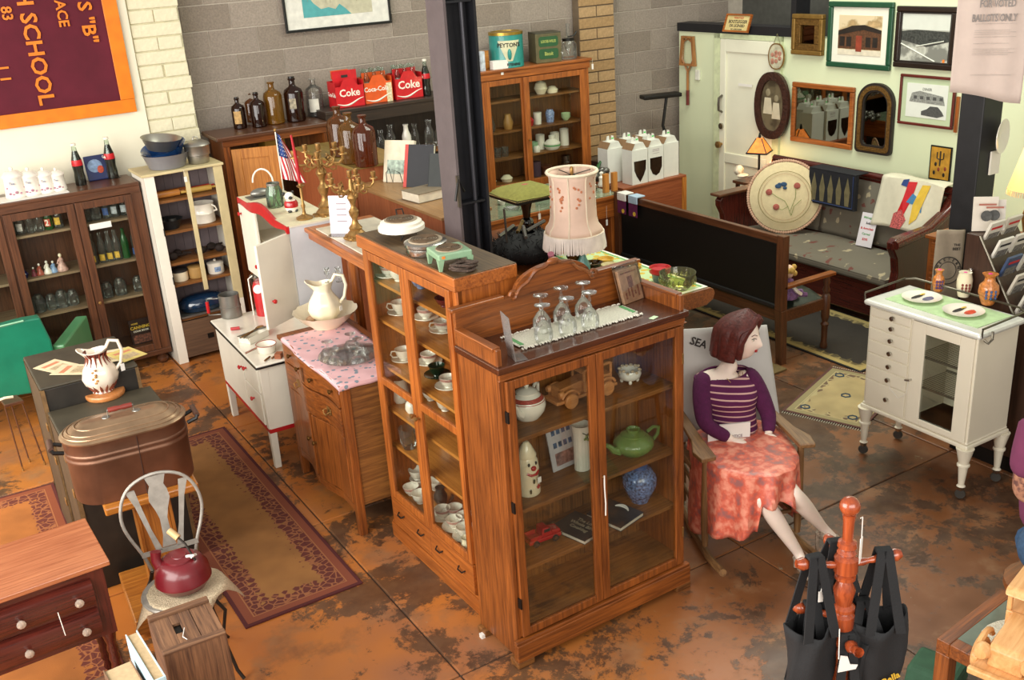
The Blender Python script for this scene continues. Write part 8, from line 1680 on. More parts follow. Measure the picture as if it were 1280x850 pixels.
tag(c.build('green_hose_coil',mat('green_rubber','#3c6a3a',0.5),None,True),'coil of green cord between the tin and the white boxes','cord',(5.66,7.62,0.83))
# === left foreground
BLT=mat('worn_black_trunk','#24201a',0.5,var=0.35,scale=9,bump=0.1);TANE=mat('worn_tan_edge','#6e5330',0.7,var=0.3,scale=30);OLT=mat('olive_black_top','#3c3628',0.55,var=0.3,scale=7)
for nm,lab,x,y,w,d,h in(('steamer_trunk','tall worn black trunk with tan edges, papers lying on top',0.41,5.49,0.50,0.57,1.0),('steamer_trunk','slightly lower worn black trunk under the ceramic pitcher, behind the copper boiler',0.42,5.04,0.53,0.44,0.87)):
 t=thing(nm,lab,'trunk',(x,y,0));B(0.004,w-0.004,0.004,d-0.004,0,h-0.015).build('body',BLT,t,bevel=0.004);B(0,w,0,d,h-0.015,h).build('lid',OLT,t,bevel=0.012)
 for x0,x1,y0,y1 in((0,0.02,0,0.012),(0,0.012,d-0.02,d),(w-0.015,w,0,0.012)):B(x0-0.002,x1,y0-0.002,y1,0,h-0.015).build('edge_strip',TANE,t)
 B(-0.002,0.004,0.0,d,0.0,h-0.02).build('side_panel',mat('brown_side_board','#4a3820',0.7,var=0.25,scale=10),t)
 for z in(0.3,0.55,0.75):MB().box(-0.008,0.0,0.01,0.05,z,z+0.04).build('brass_catch',BRASS,t,bevel=0.003)
PPR=[('#d8c4a0','fanned cream and orange sheet music, farthest left on the tall trunk',70,458,0.5),('#cfbf9c','cream printed sheet in the middle of the tall trunk top',92,462,0.9),('#d6c6a2','tan printed sheet partly under the ceramic pitcher handle',140,445,-0.2),('#c9b56a','yellowish printed sheet at the right of the tall trunk top',158,443,0.3)]
for k,(c_,lab,px,py,rz)in enumerate(PPR):
 o=tag(B(-0.07,0.07,-0.10,0.10,0,0.002).build('paper_sheet',mat('old_paper_%d'%k,c_,0.8,var=0.12,scale=25)),lab,'paper',at(px,py,1.001+0.0025*k),rz)
 B(-0.05,0.05,0.03,0.06,0.002,0.0024).build('printed_band',mat('orange_pink_ink','#c07a58',0.8),o);B(-0.045,0.045,-0.07,0.0,0.002,0.0024).build('printed_block',mat('tan_ink','#b09a78',0.8,var=0.3,scale=60),o)
# trivet and pitcher
P=at(132,494,0.872)
tag(MB().lathe([(0.001,0),(0.098,0),(0.102,0.008),(0.102,0.02),(0.098,0.026),(0.001,0.026)],32).build('round_board',wood('trivet_maple','#a0602c','#c8844a',axis='x'),None,True),'round wooden board under the ceramic pitcher','board',P)
VEIN=cloth_noise('brown_streaked_china','#e3d3bc','#8a4a34','#6a2f24',9)
BRNS=mat('brown_glaze_streak','#7a3c2c',0.2,var=0.4,scale=40,coat=0.5)
t=pitcher('ceramic_pitcher','white ceramic pitcher with brown streaks and painted flowers on the low trunk',P+Vector((-0.005,0,0.027)),-0.25,mat('glossy_cream_china','#e6d8c4',0.12,var=0.03,coat=0.7),0.93,mat('burgundy_inside','#5c241c',0.25,coat=0.3))
for k in range(14):
 a=k*2*PI/14+0.2;MB().tube([(r*math.cos(a),r*math.sin(a),z)for r,z in((0.0565,0.005),(0.052,0.018),(0.0765,0.045),(0.0905,0.065))],[0.006,0.009,0.007,0.001],5).build('brown_streak',BRNS,t,True);MB().tube([(r*math.cos(a),r*math.sin(a),z)for r,z in((0.066,0.246),(0.0525,0.216),(0.062,0.188),(0.074,0.17))],[0.003,0.0055,0.004,0.001],5).build('brown_streak',BRNS,t,True)
c=MB()
for k in range(7):a=-1.75+0.12*math.sin(k*2.2);z=0.09+0.012*k;c.ell((0.099*math.cos(a)*(1-.1*(k>4)),0.099*math.sin(a)*(1-.1*(k>4)),z),0.009,0.006,0.007,7,5)
c.build('painted_flowers',mat('ochre_flower','#b07a3a',0.4,var=0.4,scale=80),t,True)
tag(B(0,0.022,-0.001,0.001,0,0.04).build('price_tag',PAPER),'white price tag tied to the handle of the brown and white ceramic pitcher','tag',t.location+Vector((0.10,-0.07,0.11)),0.3)
# oak plant stand and copper boiler
st=thing('oak_stand','square oak pedestal stand carrying the copper boiler','stand',(0.72,4.78,0),-0.06)
OS=lambda ax:wood('yellow_oak','#7e4412','#c07c30',axis=ax,coat=0.5)
B(-0.22,0.22,-0.13,0.20,0.60,0.64).build('top_board',OS('x'),st,bevel=0.008);B(-0.07,0.07,-0.05,0.09,0.05,0.60).build('pedestal',OS('z'),st,bevel=0.003);MB().box(-0.085,-0.07,-0.06,0.1,0.05,0.6).box(0.07,0.085,-0.06,0.1,0.05,0.6).build('pedestal_fin',OS('z'),st)
B(-0.21,0.10,-0.30,0.20,0.02,0.10).build('base_board',OS('x'),st,bevel=0.006)
BLKB=tag(B(0,0.50,0,0.22,0,0.58).build('black_box',BLT),'black box behind the oak pedestal stand','box',(0.46,4.985,0))if False else None
BC=Vector((0.682,4.84,0.641));COP=mat('aged_copper','#7d5a46',0.45,0.7,var=0.35,scale=5,bump=0.06,bscale=14);COPL=mat('worn_copper_lid','#a08468',0.34,0.8,var=0.4,scale=6,bump=0.1,bscale=10)  # lid copper is paler than the body copper
t=thing('copper_boiler','large oval copper wash boiler with lid and side handles on the oak stand','boiler',BC,-0.08)
def oval(r,z,L=0.285,W=0.15,n=40):return[((L-W)*(1 if math.cos(2*PI*k/n)>=0 else-1)*(abs(math.cos(2*PI*k/n))>1e-6)+W*r*math.cos(2*PI*k/n)+0.0,W*r*math.sin(2*PI*k/n),z)for k in range(n)]
def ovl(prof,m,nm,p):
 c=MB();vs=[];n=40
 for r,z in prof:vs+=oval(r,z)
 fs=[(k*n+i,k*n+(i+1)%n,(k+1)*n+(i+1)%n,(k+1)*n+i)for k in range(len(prof)-1)for i in range(n)]
 fs.append(tuple(reversed(range(n))));b=(len(prof)-1)*n;fs.append(tuple(range(b,b+n)))
 return c.add(vs,fs).build(nm,m,p,True)
ovl([(0.94,0),(0.96,0.006),(0.98,0.21),(1.01,0.215),(1.01,0.225),(0.985,0.23),(0.985,0.24),(1.01,0.245),(1.01,0.255),(0.98,0.26),(1.0,0.315),(1.03,0.32)],COP,'body',t)
l_=ovl([(1.04,0.318),(1.05,0.326),(0.98,0.334),(0.9,0.338),(0.86,0.345),(0.72,0.352),(0.66,0.360),(0.45,0.366),(0.40,0.374),(0.1,0.378)],COPL,'lid',t)
for r_,z_ in((0.93,0.338),(0.80,0.349),(0.55,0.364)):MB().tube(oval(r_,z_),0.004,5,True).build('raised_ring',COPL,l_,True)
MB().tube([(-0.06,0,0.375),(-0.06,0,0.41),(0.06,0,0.41),(0.06,0,0.375)],0.004,6).build('wire_bail',TIN,l_,True);MB().tube([(-0.055,0,0.41),(-0.02,0,0.41),(0,0,0.41),(0.02,0,0.41),(0.055,0,0.41)],[0.012,0.013,0.010,0.013,0.012],10).build('red_grip',mat('old_red_wood','#7a2a1e',0.5,var=0.2),l_,True)
for s in(-1,1):
 MB().lathe([(0.001,0),(0.022,0),(0.02,0.004),(0.001,0.006)],12,(s*0.07,0,0.376)).build('rivet_plate',TIN,l_,True)
 h_=MB().tube([(s*0.285,-0.05,0.27),(s*0.33,-0.055,0.285),(s*0.335,-0.05,0.30)],0.010,6).build('iron_bracket',BLACKM,t,True);MB().tube([(s*0.285,0.05,0.27),(s*0.33,0.055,0.285),(s*0.335,0.05,0.30)],0.010,6).build('iron_bracket',BLACKM,t,True)
 MB().cyl((s*0.335,-0.055,0.30),(s*0.335,0.055,0.30),0.014,10).build('wooden_grip',mat('charred_wood','#4a2e20',0.6),h_,True)
MB().tube([(0.03,-0.149,0.0),(0.035,-0.152,0.31)],0.002,4).build('seam',mat('dark_copper','#2e1c14',0.5),t)
# pressed metal chair
ch=thing('metal_chair','grey metal chair with an arched back, wire legs and the teapot on its seat','chair',(0.665,4.09,0),-0.10)
SLV=mat('chipped_grey_paint','#98938a',0.4,0.3,var=0.2,scale=25);
MB().lathe([(0.001,0.445),(0.17,0.445),(0.175,0.455),(0.17,0.462),(0.001,0.462)],28,(0,-0.02,0)).build('seat',SLV,ch,True)
def arc(t_):return(0.175*math.sin(t_*PI)**0.62*(1 if t_<0.5 else 1),0)
bpts=[(-0.095,0.17,0.47),(-0.115,0.19,0.55),(-0.165,0.215,0.66),(-0.178,0.225,0.74),(-0.155,0.235,0.83),(-0.10,0.243,0.89),(0,0.248,0.915),(0.10,0.243,0.89),(0.155,0.235,0.83),(0.178,0.225,0.74),(0.165,0.215,0.66),(0.115,0.19,0.55),(0.095,0.17,0.47)]
bq=[Vector(b)for b in bpts]
for _ in range(2):bq=[bq[0]]+[q for a,b in zip(bq,bq[1:])for q in(a.lerp(b,0.25),a.lerp(b,0.75))]+[bq[-1]]
MB().tube(bq,0.0075,8).build('back_frame',SLV,ch,True)
def strip(pts,m,nm,th_=0.004):
 c=MB();n=len(pts)
 for k in range(n-1):
  (x0,w0,z0),(x1,w1,z1)=pts[k],pts[k+1];y0,y1=0.17+(z0-0.47)*0.18,0.17+(z1-0.47)*0.18
  c.add([(x0-w0,y0-th_,z0),(x0+w0,y0-th_,z0),(x1+w1,y1-th_,z1),(x1-w1,y1-th_,z1),(x0-w0,y0+th_,z0),(x0+w0,y0+th_,z0),(x1+w1,y1+th_,z1),(x1-w1,y1+th_,z1)],[(0,1,2,3),(7,6,5,4),(0,3,7,4),(1,5,6,2),(0,4,5,1),(3,2,6,7)])
 return c.build(nm,m,ch)
strip([(0,0.03,0.57),(0,0.018,0.62),(0,0.016,0.70),(0,0.028,0.745),(0,0.045,0.79),(0,0.040,0.83),(0,0.03,0.855),(0,0.045,0.90)],SLV,'centre_splat')
for s in(-1,1):strip([(s*0.045,0.014,0.56),(s*0.07,0.010,0.66),(s*0.095,0.012,0.78),(s*0.115,0.020,0.855)],SLV,'side_splat')
strip([(0,0.125,0.545),(0,0.122,0.565)],SLV,'cross_bar')
WR=mat('twisted_iron','#2e2822',0.5,0.5)
for sx in(-1,1):
 for sy in(-1,1):MB().tube([(sx*0.10,sy*0.10,0.445),(sx*0.15,sy*0.13,0.36),(sx*0.12,sy*0.12,0.22),(sx*0.15,sy*0.15,0.05),(sx*0.17,sy*0.17,0.008)],0.008,6).build('leg',WR,ch,True)
 MB().tube([(sx*0.095,0.17,0.48),(sx*0.11,0.19,0.42),(sx*0.16,0.16,0.35),(sx*0.13,0.12,0.28)],0.009,6).build('back_strut',WR,ch,True)
def doi(u,v):
 x,y=u*2-1,v*2-1;r=math.hypot(x,y)*0.17;drop=max(0,r-0.165)*1.9
 return(x*0.17,y*0.17,0.464+0.0012*math.sin(x*60)-drop-0.0)
tag(MB(Matrix.Rotation(0.4,4,'Z')).grid(doi,24,24).build('crochet_doily',mat('ecru_crochet','#c4b294',0.95,var=0.25,scale=150,bump=0.7,bscale=160),None,True,solid=0.003,fix=False),'ecru crocheted doily under the dark red teapot on the metal chair','doily',(0.68,4.06,0.002),0.3)
TR=mat('oxblood_iron','#66141c',0.35,var=0.12,coat=0.25)
t=thing('red_teapot','dark red cast metal teapot on the doily on the metal chair','teapot',(0.675,4.05,0.471),0.0);t.scale=(1.06,)*3
MB().lathe([(0.06,0),(0.09,0.018),(0.112,0.05),(0.114,0.052),(0.114,0.056),(0.112,0.06),(0.108,0.10),(0.085,0.135),(0.055,0.148),(0.001,0.149)],30).build('body',TR,t,True)
MB().lathe([(0.062,0.146),(0.06,0.153),(0.03,0.156),(0.028,0.159),(0.001,0.16)],26).build('lid',TR,t,True)
MB().tube([(-0.07,0.02,0.11),(-0.085,0.035,0.15),(-0.078,0.04,0.185)],[0.026,0.02,0.022],12).build('spout',TR,t,True)
MB().tube([(0.05,-0.05,0.14),(0.03,-0.02,0.21),(0.0,0.02,0.25)],0.005,6).build('bail',WR,t,True);MB().tube([(0.012,0.0,0.235),(-0.012,0.035,0.262)],0.014,10).build('wooden_grip',mat('pale_turned_wood','#c0a070',0.5),t,True)
MB().tube([(0.02,-0.04,0.165),(0.045,-0.06,0.17),(0.06,-0.04,0.16),(0.035,-0.055,0.163)],0.006,5).build('string_tag',PAPER,t)
# crate standing on end
t=thing('wooden_crate','old weathered wooden crate standing on end in front of the metal chair','crate',(0.447,3.45,0),-0.03)
B(0,0.24,0,0.02,0,0.60).build('plank',CRATEW('z'),t,bevel=0.004);B(0,0.24,0.27,0.29,0,0.60).build('plank',CRATEW('z'),t,bevel=0.004);B(0.0,0.018,0.02,0.27,0,0.59).build('plank',CRATEW('y'),t);B(0.222,0.24,0.02,0.27,0,0.59).build('plank',CRATEW('y'),t)
MB().box(0.018,0.075,0.022,0.268,0.578,0.592).box(0.105,0.155,0.022,0.268,0.578,0.592).box(0.075,0.105,0.022,0.12,0.578,0.592).box(0.075,0.105,0.19,0.268,0.578,0.592).build('end_board',CRATEW('y'),t,bevel=0.002);B(0.157,0.222,0.022,0.268,0.577,0.59).build('plank',CRATEW('y'),t,bevel=0.002)
B(0.078,0.102,0.125,0.185,0.565,0.579).build('hole_backing',BLACKM,t);B(0,0.24,0.0,0.035,0.59,0.605).build('cleat',CRATEW('x'),t,bevel=0.004);B(0,0.24,0.255,0.29,0.59,0.605).build('cleat',CRATEW('x'),t,bevel=0.004)  # black block added to put shadow inside the hand hole
MB().tube([(0.11,0.13,0.6),(0.09,0.07,0.604),(0.10,0.04,0.606)],0.0016,4).build('string',PAPER,t)
# mahogany sewing table
t=thing('mahogany_table','dark red mahogany table with two rounded drawers and glass knobs, lower left','table',(-0.86,3.945,0.009),0.03)
TOPM=wood('sunlit_mahogany','#86482a','#b4724a',axis='x',rough=0.2,coat=0.6)  # brighter mahogany, with the sun glow on the top put into its colour
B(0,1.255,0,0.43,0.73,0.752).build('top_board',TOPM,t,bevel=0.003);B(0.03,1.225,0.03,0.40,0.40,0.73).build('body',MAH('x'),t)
for z in(0.56,0.42):
 f_=MB().prism([(0.035,z),(0.0,z+0.02),(-0.012,z+0.07),(0.0,z+0.115),(0.035,z+0.135)],0.10,1.17,'x').build('drawer',MAH('x'),t,True)
 for x in(0.765,0.985):MB().lathe([(0.006,0),(0.008,-0.012),(0.017,-0.02),(0.018,-0.028),(0.001,-0.036)],10).build('glass_knob',glass('knob_glass','#e8d8c8',2,0.3),f_,True).matrix_local=Matrix.Translation((x+0.12,-0.012,z+0.07))@Matrix.Rotation(-PI/2,4,'X')
MB().tube([(1.02,-0.045,0.63),(1.025,-0.05,0.52)],0.0018,5).build('key_string',PAPER,t)
for x,y in((0.06,0.06),(1.195,0.06),(0.06,0.37),(1.195,0.37)):MB().lathe([(0.012,0),(0.02,0.02),(0.014,0.05)]+[(0.024-0.005*(k%2),0.07+k*0.024)for k in range(13)]+[(0.03,0.39),(0.03,0.40)],12,(x,y,0)).build('leg',MAH('z'),t,True);B(x-0.032,x+0.032,y-0.032,y+0.032,0.40,0.73).build('corner_post',MAH('z'),t)
# books bottom left
t=thing('low_book_table','small dark table under the books at the bottom left','table',(-0.05,2.78,0));B(0,0.44,0,0.62,0.62,0.65).build('top_board',WAL('x'),t);[B(x,x+0.04,y,y+0.04,0,0.62).build('leg',WAL('z'),t)for x in(0,0.40)for y in(0,0.58)]
def ubook(nm,lab,x,y,rz,th,L_,h_,m,spine=None):
 t=thing(nm,lab,'book',(x,y,0.651),rz);B(0.004,th-0.004,0.006,L_-0.004,0.004,h_-0.006).build('pages',mat('yellowed_pages','#a8906c',0.85,var=0.12,scale=60),t);MB().box(0,0.004,0,L_,0,h_).box(th-0.004,th,0,L_,0,h_).box(0.004,th-0.004,0,0.005,0,h_).build('cover',m,t,bevel=0.001);return t
BB=mat('pale_blue_cloth','#a8c4cc',0.6,var=0.05)
o=ubook('blue_book','tall pale blue book standing upright, nearest the crate',0.325,2.86,0.06,0.04,0.30,0.29,BB);text('8',0.03,BS_,o,fr((0.02,-0.001,0.24),(1,0,0),(0,0,1)),'spine_mark');MB().tube([(0.02+0.013*math.cos(k),-0.001,0.24+0.016*math.sin(k))for k in range(7)],0.001,4,True).build('spine_ring',BS_,o)
ubook('thick_old_book','thick old book with open yellowed pages next to the blue book',0.225,2.86,0.06,0.09,0.24,0.23,mat('brown_old_cover','#6a4c34',0.7));ubook('old_book','old brown book left of the thick yellowed one',0.165,2.84,0.06,0.05,0.20,0.20,mat('brown_old_cover','#6a4c34'))
tag(MB().tube([(0,0,0),(0.0,0.17,0.0)],0.028,14).build('paper_roll',mat('tan_paper_roll','#b89c74',0.85,var=0.15),None,True),'rolled tan paper at the far left of the books','paper roll',(0.11,2.90,0.82));bpy.data.objects['paper_roll'].location.z=0.68
# green armchair with its small table
t=thing('green_armchair','green vinyl armchair seen from behind, in front of the bottle cabinet','chair',(0.10,7.44,0),0.0)
GV=mat('green_vinyl','#15775a',0.35,var=0.15,scale=6,coat=0.25,bump=0.08);GVL=mat('pale_green_vinyl','#4f8a5c',0.35,var=0.1,scale=6,coat=0.3)
MB().prism([(-0.30,0.34),(-0.30,0.76),(0.46,0.80),(0.565,0.795),(0.60,0.62),(0.60,0.30),(0.40,0.27)],-0.03,0.07,'y').build('back',GV,t,bevel=0.012);B(-0.28,0.55,0.07,0.55,0.30,0.45).build('seat',GV,t,bevel=0.03)
MB().prism([(0.0,0.56),(0.55,0.585),(0.57,0.32),(0.02,0.30)],0.0,0.085,'x').build('arm',GVL,t,bevel=0.012).matrix_local=Matrix.Translation((0.60,0.02,0.0))@Matrix.Rotation(-0.48,4,'Z')
MB().tube([(-0.28,-0.035,0.78),(0.46,-0.035,0.80)],0.006,6).build('welt',mat('mint_piping','#8fc4a0',0.4),t,True)
for x in(-0.2,0.5):MB().tube([(x,0.1,0.30),(x,0.02,0.0)],0.016,8).build('leg',WAL('z'),t,True)
t=thing('hairpin_stand','little brown stand with thin brass tipped legs beside the green armchair','stand',(0.29,6.82,0),0.0);t.scale=(.6,.6,1)
MB().prism([(0.0,0.0),(0.19,0.0),(0.15,0.22),(-0.02,0.22)],0.44,0.46,'z').build('top',WAL('x'),t,bevel=0.004)
for x,y in((0.0,0.02),(0.17,0.02),(0.07,0.2)):l_=MB().cyl((x,y,0.44),(x*1.3+0.01,y-0.08,0.02),0.008,8).build('leg',WAL('z'),t,True);MB().lathe([(0.012,0),(0.008,0.03)],8,(x*1.3+0.01,y-0.083,0)).build('brass_tip',BRASS,l_,True)
MB().tube([(-0.1,0.05,0.44),(-0.06,0.0,0.50),(0.02,-0.02,0.51),(0.1,0,0.50)],0.009,6).build('pale_cord',IVORY,t,True)
# === rocking chair and mannequin
rc=thing('rocking_chair','brown wooden rocking chair with white cotton sack over its back','chair',(3.415,3.52,0),-0.39)
RCW=lambda ax='z':wood('worn_beech','#5c3c20','#8f6a40',axis=ax,rough=0.5)
for s in(-1,1):
 MB().lathe([(0.016,0.07),(0.022,0.2),(0.020,0.4),(0.016,0.585)],10,(s*0.25,-0.24,0)).build('front_leg',RCW('z'),rc,True)
 MB().tube([(s*0.21,0.22,0.07),(s*0.21,0.23,0.42),(s*0.225,0.30,0.75),(s*0.235,0.37,1.0)],0.019,8).build('back_post',RCW('z'),rc,True)
 MB().tube([(s*0.25,-0.50,0.075),(s*0.25,-0.30,0.035),(s*0.235,-0.0,0.022),(s*0.21,0.28,0.05),(s*0.20,0.55,0.13)],0.020,8).build('rocker',RCW('y'),rc,True)
 MB().prism([(s*0.215,-0.30),(s*0.295,-0.31),(s*0.31,-0.22),(s*0.275,-0.10),(s*0.25,0.26),(s*0.20,0.26),(s*0.215,-0.1)],0.585,0.61,'z').build('armrest',RCW('y'),rc,bevel=0.006)
 for z in(0.16,0.28):MB().cyl((s*0.25,-0.24,z),(s*0.21,0.22,z+0.02),0.011,8).build('side_stretcher',RCW('y'),rc,True)
B(-0.25,0.25,-0.26,0.23,0.385,0.42).build('seat',RCW('x'),rc,bevel=0.01)
for z in(0.2,0.3):MB().cyl((-0.25,-0.24,z),(0.25,-0.24,z),0.011,8).build('front_stretcher',RCW('x'),rc,True)
for z,y in((0.55,0.255),(0.72,0.30),(0.92,0.36)):B(-0.21,0.21,y-0.008,y+0.008,z-0.03,z+0.03).build('back_slat',RCW('x'),rc,bevel=0.004)
t=thing('cotton_sack','white printed cotton sack draped over the back of the rocking chair','sack',(3.415,3.52,0),-0.39)
def sack(u,v):
 x=-0.27+0.56*u;z=0.44+0.60*v;y=0.24+(z-0.45)*0.22-0.045+0.012*math.sin(u*12)*(1-v*.5);x+=0.05*(1-v)*(u>.5)*u;return(x,y,z-0.03*u*u)
MB().grid(sack,24,18).build('cloth',mat('blue_white_cotton','#c4c2bc',0.9,var=0.05,scale=6),t,True,solid=0.012,fix=False)
text('SEA',0.06,ME_,t,fr((-0.10,0.292,0.965),(0.90,0,-0.42),(0.42,0.15,0.88)),'lettering')
WF=Vector((3.415,3.52,0))
def J(x,y,z):return Vector((x,y,z))
def skin(name,nd,ed,m,parent,sub=2,slots=None):
 me=bpy.data.meshes.new(name);me.from_pydata([tuple(n[0])for n in nd],ed,[]);me.materials.append(m)
 o=bpy.data.objects.new(name,me);COL.objects.link(o)
 if parent:o.parent=parent
 o.modifiers.new('k','SKIN');L_=me.skin_vertices[0].data
 for i,n in enumerate(nd):r=n[1];L_[i].radius=r if isinstance(r,tuple)else(r,r);L_[i].use_root=(i==0)
 md=o.modifiers.new('s','SUBSURF');md.levels=sub;md.render_levels=sub
 me.polygons.foreach_set('use_smooth',[True]*len(me.polygons));o.modifiers['k'].use_smooth_shade=True
 return o
SKN=mat('mannequin_skin','#ecd9ca',0.4,var=0.02,coat=0.1,sub=0.05)
mq=thing('mannequin','seated female mannequin with auburn hair, purple striped sweater and coral skirt','mannequin',(0,0,0),0);
H0=J(3.42,3.55,0.50);HL,HR=J(3.34,3.56,0.48),J(3.50,3.50,0.48);WA_=J(3.42,3.58,0.62);CH_=J(3.405,3.60,0.78);NB=J(3.43,3.61,0.885);NT=J(3.455,3.60,0.95)
HC=J(3.50,3.585,1.055);SL,SR=J(3.285,3.64,0.855),J(3.53,3.53,0.85);EL,ER=J(3.215,3.54,0.665),J(3.57,3.44,0.645);WL_,WR_=J(3.325,3.44,0.575),J(3.515,3.385,0.565)
KL,KR=J(3.185,3.10,0.448),J(3.33,3.04,0.452);AL,AR=J(3.375,3.02,0.10),J(3.585,3.06,0.15);TL_,TR_=J(3.345,2.925,0.035),J(3.665,3.025,0.055)
nd=[(H0,(0.13,0.10)),(WA_,(0.095,0.075)),(CH_,(0.125,0.085)),(NB,0.05),(NT,0.042),(SL,0.045),(EL,0.034),(WL_,0.023),(SR,0.045),(ER,0.034),(WR_,0.023),(HL,0.075),(KL,0.043),(KL.lerp(AL,0.35),0.047),(AL,0.026),(HR,0.075),(KR,0.043),(KR.lerp(AR,0.35),0.047),(AR,0.026),(TL_,0.018),(TR_,0.018)]
ed=[(0,1),(1,2),(2,3),(3,4),(2,5),(5,6),(6,7),(2,8),(8,9),(9,10),(0,11),(11,12),(12,13),(13,14),(14,19),(0,15),(15,16),(16,17),(17,18),(18,20)]
skin('body',nd,ed,SKN,mq)
# head: shaped ellipsoid looking to the viewer's right
FD=Vector((0.42,-0.88,-0.10)).normalized();UPv=(Vector((0.10,0.0,1))-FD*Vector((0.10,0,1)).dot(FD)).normalized();RT=FD.cross(UPv)
HM=Matrix((RT,FD,UPv)).transposed().to_4x4()@Matrix.Scale(1.08,4);HM.translation=HC
def headpt(u,v):
 th,ph=2*PI*u,PI*v;x,y,z=math.sin(ph)*math.sin(th),math.sin(ph)*math.cos(th),-math.cos(ph)
 w_=0.070*(1-0.30*max(0,-z-0.1));f=0.086*(1-0.12*max(0,-z));px,py,pz=x*w_,y*f,z*0.112
 if y>0:
  fr_=max(0,1-abs(px)/0.05)
  py+=fr_*(0.010*math.exp(-((pz+0.075)/0.022)**2)+0.006*math.exp(-((pz+0.045)/0.012)**2))
  py+=0.024*math.exp(-(px/0.011)**2)*math.exp(-((pz+0.018)/0.018)**2)+0.010*math.exp(-(px/0.009)**2)*math.exp(-((pz-0.008)/0.02)**2)
  py-=0.007*math.exp(-((abs(px)-0.028)/0.014)**2)*math.exp(-((pz-0.010)/0.014)**2)
  py+=0.004*math.exp(-((abs(px)-0.03)/0.02)**2)*math.exp(-((pz+0.025)/0.02)**2)
 return(px,py,pz)
MB(HM).grid(headpt,56,40).build('head',SKN,mq,True,fix=True)
def onface(x,z):
 best=None
 for i in range(57):
  for j in range(41):
   p_=headpt(i/56,j/40)
   if p_[1]>0:
    d_=(p_[0]-x)**2+(p_[2]-z)**2
    if best is None or d_<best[0]:best=(d_,p_)
 return best[1][1]
for s in(-1,1):
 y=onface(s*0.027,0.010);MB(HM).ell((s*0.027,y-0.001,0.010),0.0125,0.004,0.0065,12,8).build('eye',WHITE,mq,True);MB(HM).ell((s*0.027+0.001,y+0.0018,0.010),0.0055,0.002,0.006,10,6).build('iris',mat('grey_green_iris','#2c3428',0.2),mq,True)
 MB(HM).tube([(s*0.014,onface(s*.014,.016)+0.001,0.014),(s*0.027,y+0.003,0.0185),(s*0.041,onface(s*.04,.016)+0.001,0.014)],0.0018,5).build('eyelashes',INK,mq,True)
 MB(HM).tube([(s*0.013,onface(s*.013,.03)+0.0005,0.030),(s*0.028,onface(s*.028,.036)+0.0005,0.037),(s*0.045,onface(s*.045,.03)+0.0005,0.031)],0.0018,5).build('eyebrow',mat('brown_brow','#5a3424',0.8),mq,True)
LIP=mat('red_lips','#b01820',0.3,coat=0.3);yl=onface(0,-0.045)
MB(HM).ell((0,yl-0.002,-0.0425),0.019,0.006,0.004,12,6).ell((0,yl-0.002,-0.0495),0.016,0.006,0.0045,12,6).build('lips',LIP,mq,True)
HAIR=mat('auburn_hair','#54201a',0.5,var=0.35,scale=60,bump=0.25,bscale=90)
def hairpt(u,v):
 s_=v;hw=2.75-0.95*min(1,max(0,(v-0.22)/0.2));th=PI+hw*(2*u-1)
 z=0.135-0.235*s_**1.15;k=min(1.0,math.sin(min(1,s_*1.9)*PI/2));fl=1+0.16*math.sin(s_*PI*0.9)+0.10*s_
 wv=1+0.035*math.sin(th*9+s_*5)+0.02*math.sin(th*17);return(0.086*k*fl*wv*math.sin(th),0.100*k*fl*wv*math.cos(th)-0.008+0.02*(1-s_),z)
MB(HM).grid(hairpt,60,22).build('hair',HAIR,mq,True,solid=0.028,fix=False)
for s in(-1,1):
 MB(HM).tube([(s*0.012,0.062,0.112),(s*0.045,0.060,0.090),(s*0.070,0.042,0.045),(s*0.080,0.026,0.0),(s*0.082,0.022,-0.045),(s*0.068,0.030,-0.085)],[0.016,0.020,0.020,0.024,0.028,0.014],8).build('hair_wave',HAIR,mq,True)
# hands
def hand(W_,dr,up,nm='hand'):
 dr=dr.normalized();sd=dr.cross(up).normalized();up=sd.cross(dr);M=Matrix((sd,dr,up)).transposed().to_4x4();M.translation=W_;c=MB(M)
 c.tube([(0,-0.02,0),(0,0.01,0),(0,0.045,-0.002),(0,0.08,-0.006)],[0.017,0.021,0.027,0.024],10)
 for k,(x,L_,b)in enumerate(((-0.028,0.060,0.10),(-0.010,0.072,0.0),(0.010,0.068,0.0),(0.028,0.052,-0.08))):
  c.tube([(x*0.8,0.065,-0.004),(x,0.085,-0.008),(x*1.15,0.085+L_*0.5,-0.016),(x*1.2,0.085+L_,-0.034)],[0.009,0.0085,0.0075,0.005],8)
 c.tube([(-0.015,0.015,0),(-0.042,0.045,-0.006),(-0.052,0.075,-0.016),(-0.05,0.095,-0.022)],[0.011,0.010,0.0085,0.006],8)
 return c.build(nm,SKN,mq,True)
hand(WL_,Vector((0.28,-0.6,-0.16)),Vector((-0.2,-0.3,1)));hand(WR_,Vector((0.16,-0.6,-0.25)),Vector((0.5,-0.3,.8)))
